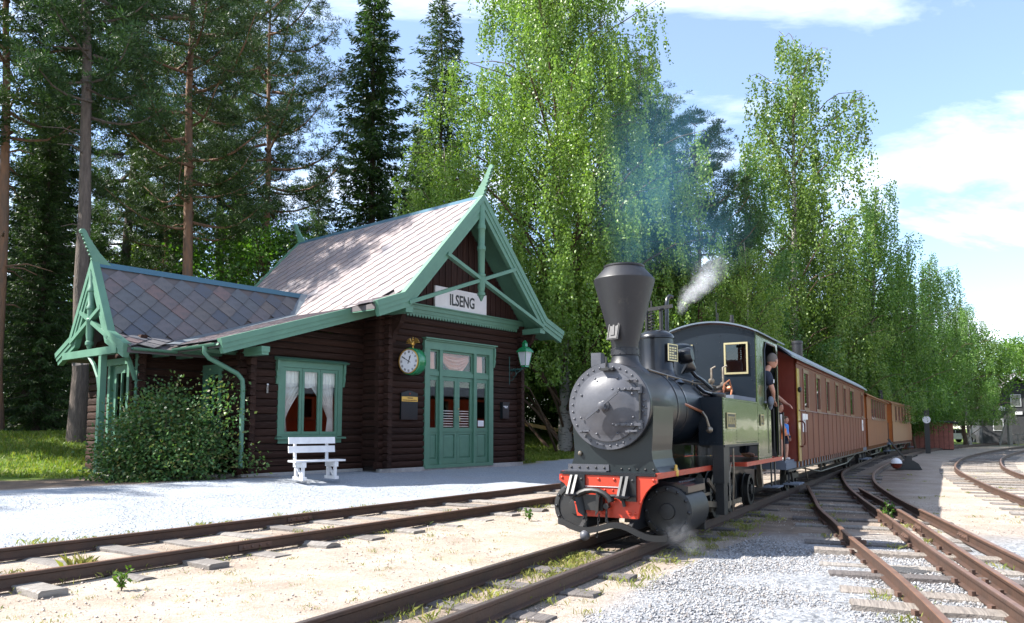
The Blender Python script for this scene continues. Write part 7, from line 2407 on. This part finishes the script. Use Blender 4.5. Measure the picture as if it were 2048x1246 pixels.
plant(.28, 12.6, .2, 'leafy', 'bright upright weed on the near platform rail by the locomotive')
plant(5.95, 12.3, .30, 'leafy', 'green weed sprouting between two rails of the junction')
plant(6.5, 13.3, .25, 'leafy', 'green weed beside the outer junction rail')
plant(5.62, 14.4, .16, 'tuft', 'bright grass clump lying on a junction sleeper')
# ballast and grit: loose stones
def stones(n, x0, x1, y0, y1, test, s0, s1, m, name, label):
    P = scatter(x0, x1, y0, y1, n, test)
    n = len(P)
    oct_ = np.array([(1, 0, 0), (0, 1, 0), (-1, 0, 0), (0, -1, 0), (0, 0, .8), (0, 0, -.6)])
    tri = np.array([(0, 1, 4), (1, 2, 4), (2, 3, 4), (3, 0, 4), (1, 0, 5), (2, 1, 5), (3, 2, 5), (0, 3, 5)])
    V = oct_[None] * g.uniform(.6, 1.3, (n, 6, 1)) * g.uniform(.7, 1.3, (n, 1, 3))
    a = g.uniform(0, 6.283, n); ca, sa = np.cos(a)[:, None], np.sin(a)[:, None]
    X = V[..., 0] * ca - V[..., 1] * sa; Y = V[..., 0] * sa + V[..., 1] * ca
    V = np.stack([X, Y, V[..., 2]], -1) * (g.uniform(0, 1, n) ** 2 * (s1 - s0) + s0)[:, None, None] + P[:, None, :] + np.array([0, 0, .006])
    me = bpy.data.meshes.new(name)
    vv = V.reshape(-1, 3).astype(np.float32)
    ff = (tri[None] + (np.arange(n) * 6)[:, None, None]).reshape(-1).astype(np.int32)
    me.vertices.add(len(vv)); me.vertices.foreach_set('co', vv.ravel())
    me.loops.add(len(ff)); me.loops.foreach_set('vertex_index', ff)
    me.polygons.add(len(ff) // 3); me.polygons.foreach_set('loop_start', np.arange(0, len(ff), 3, dtype=np.int32)); me.polygons.foreach_set('loop_total', np.full(len(ff) // 3, 3, dtype=np.int32))
    me.materials.append(m); me.update(calc_edges=True)
    o = link(name, me); tag(o, label, 'stones', kind='stuff')
stones(52000, .2, 5.2, 4.6, 11.5, lambda x, y: zones(x, y)[2] > .45, .006, .019, M['stoneA'], 'ballast_stones', 'loose grey ballast stones right of the locomotive track')
stones(26000, -7, 12, 4.6, 17, lambda x, y: (zones(x, y)[2] < .4) & (zones(x, y)[0] < .4), .004, .016, M['pebble'], 'sand_pebbles', 'small pebbles strewn over the sand between the tracks')
stones(30000, -9, 3, 8.5, 18.5, lambda x, y: zones(x, y)[0] > .6, .005, .013, M['grain'], 'platform_gravel', 'crushed gravel grains on the station platform')
# coal dust heap between the junction rails
mb = MB(); vs, fs = [], []
for j in range(7):
    for i in range(20):
        t = 6.2832 * i / 20; r = j / 6 * (1 + .18 * math.sin(3 * t) + .1 * math.sin(7 * t))
        vs.append((.30 * r * math.cos(t), .17 * r * math.sin(t), .02 * (1 - (j / 6) ** 2) - .006 * (j == 6) + random.uniform(-.002, .003)))
for j in range(6):
    for i in range(20):
        fs.append((j * 20 + i, (j + 1) * 20 + i, (j + 1) * 20 + (i + 1) % 20, j * 20 + (i + 1) % 20))
coal = mb.add(vs, fs).build('coal_patch', mat('coal_dust', (.05, .05, .052), .9, var=(.13, .13, .13), scale=60, lo=.5, hi=.7, bump=1.0, bscale=70), None)
coal.location = (4.16, 8.25, .0); coal.rotation_euler = (0, 0, R(-20))
tag(coal, 'dark patch of coal dust between two junction rails', 'coal')

# ------------------------------------------------------------------ small things along the line
sws = thing('switch_stand', 'dark hand lever switch stand with a round weight beside the curved track', 'switch stand', (14.5, 28.1, 0), R(-10))
MB().prism([(-.42, 0, 0), (.42, 0, 0), (.3, 0, .22), (.12, 0, .34), (-.12, 0, .34), (-.3, 0, .22)], (0, .3, 0)).build('base', M['iron'], sws)
MB().bar((-.02, .1, .25), (-.72, -.05, 1.12), .05, .06).box(-.1, .1, .05, .25, .3, .5).build('lever', M['iron'], sws)
MB().bar((0, .1, .42), (.3, .1, .52), .05, .05).build('link_arm', M['iron'], sws)
b_ = MB().lathe([(.005, -.2), (.1, -.175), (.17, -.1), (.195, 0), (.2, 0.002)], 20, (-.55, -.3, .24)).build('weight_lower_half', M['end_red'], sws, smooth=60)
b_['label'] = 'dark red lower half of the weight'
MB().lathe([(.2, 0.003), (.195, .02), (.17, .1), (.1, .175), (.005, .2)], 20, (-.55, -.3, .24)).build('weight_upper_half', M['white'], sws, smooth=60)
MB().bar((-.5, -.25, .18), (-.1, .1, .2), .05, .05).build('weight_arm', M['iron'], sws)
sgp = thing('signal_post', 'dark signal post with a round white disc at the tail of the train', 'signal', (25.4, 47.0, h1(25.4, 47)), R(-28))
MB().box(-.14, .14, -.12, .12, 0, 2.75).build('post', M['black'], sgp)
MB().lathe([(.22, 0), (.22, .03)], 24, (-.0, -.14, 2.05), (0, -1, 0)).build('disc', M['white'], sgp)
# yellow rail fence on the slope behind the station
fn = thing('rail_fence', 'fresh yellow wooden rail fence on the slope behind the station', 'fence', (0, 0, 0))
fp = [(.35 + 2.4 * k, 38.2 - .35 * k) for k in range(4)]
for x, y in fp[1:]:
    MB().box(x - .05, x + .05, y - .05, y + .05, h1(x, y) - .2, h1(x, y) + 1.05).build('post', M['fence_wood'], fn)
for a, b_ in zip(fp, fp[1:]):
    MB().bar((a[0], a[1] - .07, h1(*a) + .78), (b_[0] + .05, b_[1] - .07, h1(*b_) + .78), .05, .17).build('rail', M['fence_wood'], fn)
# red shed
sx, sy = 29.6, 55.5
shd = thing('shed', 'weathered red plank shed below the trees beyond the train', 'shed', (sx, sy, h1(sx, sy)), R(-30))
MB().box(-1.95, 1.95, .06, 3, 0, 1.9).build('wall', M['core'], shd)
for k in range(13):
    MB().box(-2 + k * .308, -2 + k * .308 + .285, 0, .05, .05, 2.3 - .035 * k).build('plank', M['shed_red'], shd)
MB().prism([(-2.3, -.4, 2.42), (2.3, -.4, 1.86), (2.3, -.4, 1.98), (-2.3, -.4, 2.54)], (0, 3.8, 0)).build('roof', M['house_dark'], shd)
# dark house far right
hx, hy = 50.0, 76.0
hs = thing('house', 'dark timber house with a white-edged gable in the far right distance', 'house', (hx, hy, 0), R(-22))
MB().box(-3.0, 3.0, 0, 7, 0, 3.6).prism([(-3.0, 0, 3.6), (3.0, 0, 3.6), (0, 0, 6.6)], (0, 7, 0)).build('wall', M['house_dark'], hs)
MB().prism([(-3.5, -.5, 3.3), (0, -.5, 6.8), (3.5, -.5, 3.3), (3.5, -.5, 3.5), (0, -.5, 7.05), (-3.5, -.5, 3.5)], (0, 8, 0)).build('roof', M['roof_under'], hs)
for s_ in (-1, 1):
    MB().bar((s_ * 3.5, -.55, 3.35), (0, -.55, 6.85), .1, .28, (0, -1, 0)).build('bargeboard', M['white'], hs)
for x, z in ((-1.6, 1.9), (1.6, 1.9), (0, 4.3)):
    w_ = MB().box(x - .45, x + .45, -.06, -.01, z - .6, z + .6).build('window', M['white'], hs)
    MB().box(x - .38, x + .38, -.08, -.06, z - .53, z + .53).build('pane', M['car_glass'], w_)
for i, (x, z, w_, h_) in enumerate(((-1.5, 3.3, .55, .45), (-.1, 2.9, .6, .3))):
    MB().box(x, x + w_, -.09, -.03, z, z + h_).build('wall_sign', M['white'], hs)
# pale picket fence in front of it
fc = thing('picket_fence', 'pale open fence in front of the distant dark house', 'fence', (46.5, 72.0, 0), R(-24))
for k in range(16):
    MB().box(k * .7, k * .7 + .12, -.03, .03, 0, 1.15).build('post', M['greywood'], fc)
for z in (.35, .9):
    MB().box(0, 10.7, .03, .07, z, z + .12).build('rail', M['greywood'], fc)
lp = thing('wooden_post', 'leaning wooden post pair beside the distant fence', 'post', (46.0, 71.0, 0), 0)
MB().box(-.15, .15, -.15, .15, 0, 2.9).build('post', M['greywood'], lp)
MB().bar((-1.0, 0, 0), (-.1, 0, 2.7), .16, .16).build('stay', M['greywood'], lp)
# parked white car among the trees
cr_ = thing('parked_car', 'small white car parked under the trees in the far distance', 'car', (46.5, 81.0, h1(46.5, 81.0)), R(8))
body = MB().prism([(-2, -.8, .35), (2, -.8, .35), (2.05, -.8, .7), (1.85, -.8, .86), (1.0, -.8, .95), (.45, -.8, 1.4), (-1.2, -.8, 1.42), (-1.8, -.8, .98), (-2.05, -.8, .85)], (0, 1.6, 0)).build('body', M['white'], cr_)
MB().prism([(.9, -.81, .97), (.42, -.81, 1.35), (-.3, -.81, 1.36), (-.3, -.81, .97)], (0, .02, 0)).build('side_window', M['black'], cr_)
MB().prism([(-.38, -.81, .97), (-.38, -.81, 1.36), (-1.15, -.81, 1.36), (-1.6, -.81, .97)], (0, .02, 0)).build('side_window', M['black'], cr_)
for x in (-1.25, 1.25):
    for y in (-.8, .8):
        w_ = MB().lathe([(.32, -.1), (.32, .1)], 18, (x, y, .32), (0, 1, 0)).build('wheel', M['black'], cr_, smooth=40)

# ------------------------------------------------------------------ smoke and steam
def vol_mat(name, col, dens, scale, lo, hi, aniso=.2, stretch=(1, 1, 1)):
    m = bpy.data.materials.new(name)
    m.use_nodes = True
    n, l = m.node_tree.nodes, m.node_tree.links
    n.remove(n['Principled BSDF'])
    out = n['Material Output']
    pv = n.new('ShaderNodeVolumePrincipled')
    pv.inputs['Color'].default_value = (*col, 1)
    pv.inputs['Anisotropy'].default_value = aniso
    t = n.new('ShaderNodeTexCoord')
    ns = n.new('ShaderNodeTexNoise'); ns.inputs['Scale'].default_value = scale; ns.inputs['Detail'].default_value = 5; ns.inputs['Roughness'].default_value = .6; ns.inputs['Distortion'].default_value = .6
    mp = n.new('ShaderNodeMapping'); mp.inputs['Scale'].default_value = stretch
    l.new(t.outputs['Object'], mp.inputs[0]); l.new(mp.outputs[0], ns.inputs['Vector'])
    # fade out towards the rim of the unit ball the cloud is modelled in
    ln = n.new('ShaderNodeVectorMath'); ln.operation = 'LENGTH'; l.new(t.outputs['Object'], ln.inputs[0])
    rim = n.new('ShaderNodeMapRange'); rim.inputs[1].default_value = 1.0; rim.inputs[2].default_value = .15; rim.interpolation_type = 'SMOOTHSTEP'; l.new(ln.outputs['Value'], rim.inputs[0])
    mr = n.new('ShaderNodeMapRange'); mr.inputs[1].default_value = lo; mr.inputs[2].default_value = hi; mr.inputs[4].default_value = dens; l.new(ns.outputs['Fac'], mr.inputs[0])
    mu = n.new('ShaderNodeMath'); mu.operation = 'MULTIPLY'; l.new(mr.outputs[0], mu.inputs[0]); l.new(rim.outputs[0], mu.inputs[1])
    l.new(mu.outputs[0], pv.inputs['Density'])
    l.new(pv.outputs[0], out.inputs['Volume'])
    return m
VM = {'smoke': vol_mat('thin_blue_smoke', (.16, .44, .66), .21, 1.3, .34, .70, 0), 'steam': vol_mat('white_steam', (.95, .95, .97), 5.0, 2.0, .40, .66, .2), 'wisp': vol_mat('steam_wisp', (.92, .93, .96), 2.4, 2.0, .42, .7, .2)}
ball = MB().sphere((0, 0, 0), 1, 24, 16)
def puff(name, label, parts, kind):
    """each cloud is one object; its billows are ellipsoids of drifting vapour"""
    t = thing(name, label, 'vapour')
    t['kind'] = 'stuff'
    for (c, r, rot) in parts:
        o = link('billow', PUFFM[kind], t)
        o.location = c; o.scale = r; o.rotation_euler = rot
    return t
PUFFM = {k: ball.mesh('billow', VM[k], 60) for k in VM}
stk = lo_pos + T2 * .63
puff('chimney_smoke', 'thin blue smoke drifting up from the chimney in front of the trees', [((stk.x + .08, stk.y + .1, 3.75), (.33, .33, .42), (0, 0, 0)), ((stk.x + .45, stk.y + .5, 4.5), (.95, .9, 1.15), (0, 0, 0)), ((stk.x + .85, stk.y + 1.2, 5.6), (1.25, 1.2, 1.5), (.2, .2, 0)), ((stk.x + 1.5, stk.y + 1.6, 4.4), (.9, .9, .8), (0, .3, 0))], 'smoke')
wst = lo_pos + T2 * 4.75 + N2 * -.50
puff('whistle_steam', 'white puff of steam blowing off above the cab roof', [((wst.x + .02, wst.y, 3.72), (.14, .14, .25), (0, .35, 0)), ((wst.x + .20, wst.y + .05, 3.93), (.30, .28, .22), (0, -.45, 0)), ((wst.x + .42, wst.y + .15, 4.13), (.30, .26, .26), (0, -.7, 0))], 'steam')
puff('steam_wisp', 'faint steam thinning out to the right of the white puff', [((wst.x + .62, wst.y + .4, 4.4), (.42, .4, .36), (0, -.6, 0))], 'wisp')
cst = lo_pos + T2 * .25 + N2 * .70
puff('cylinder_steam', 'small puff of steam leaking under the right-hand cylinder', [((cst.x + .05, cst.y - .12, .28), (.26, .2, .22), (0, .3, 0)), ((cst.x + .18, cst.y - .26, .16), (.18, .16, .13), (0, 0, 0))], 'wisp')
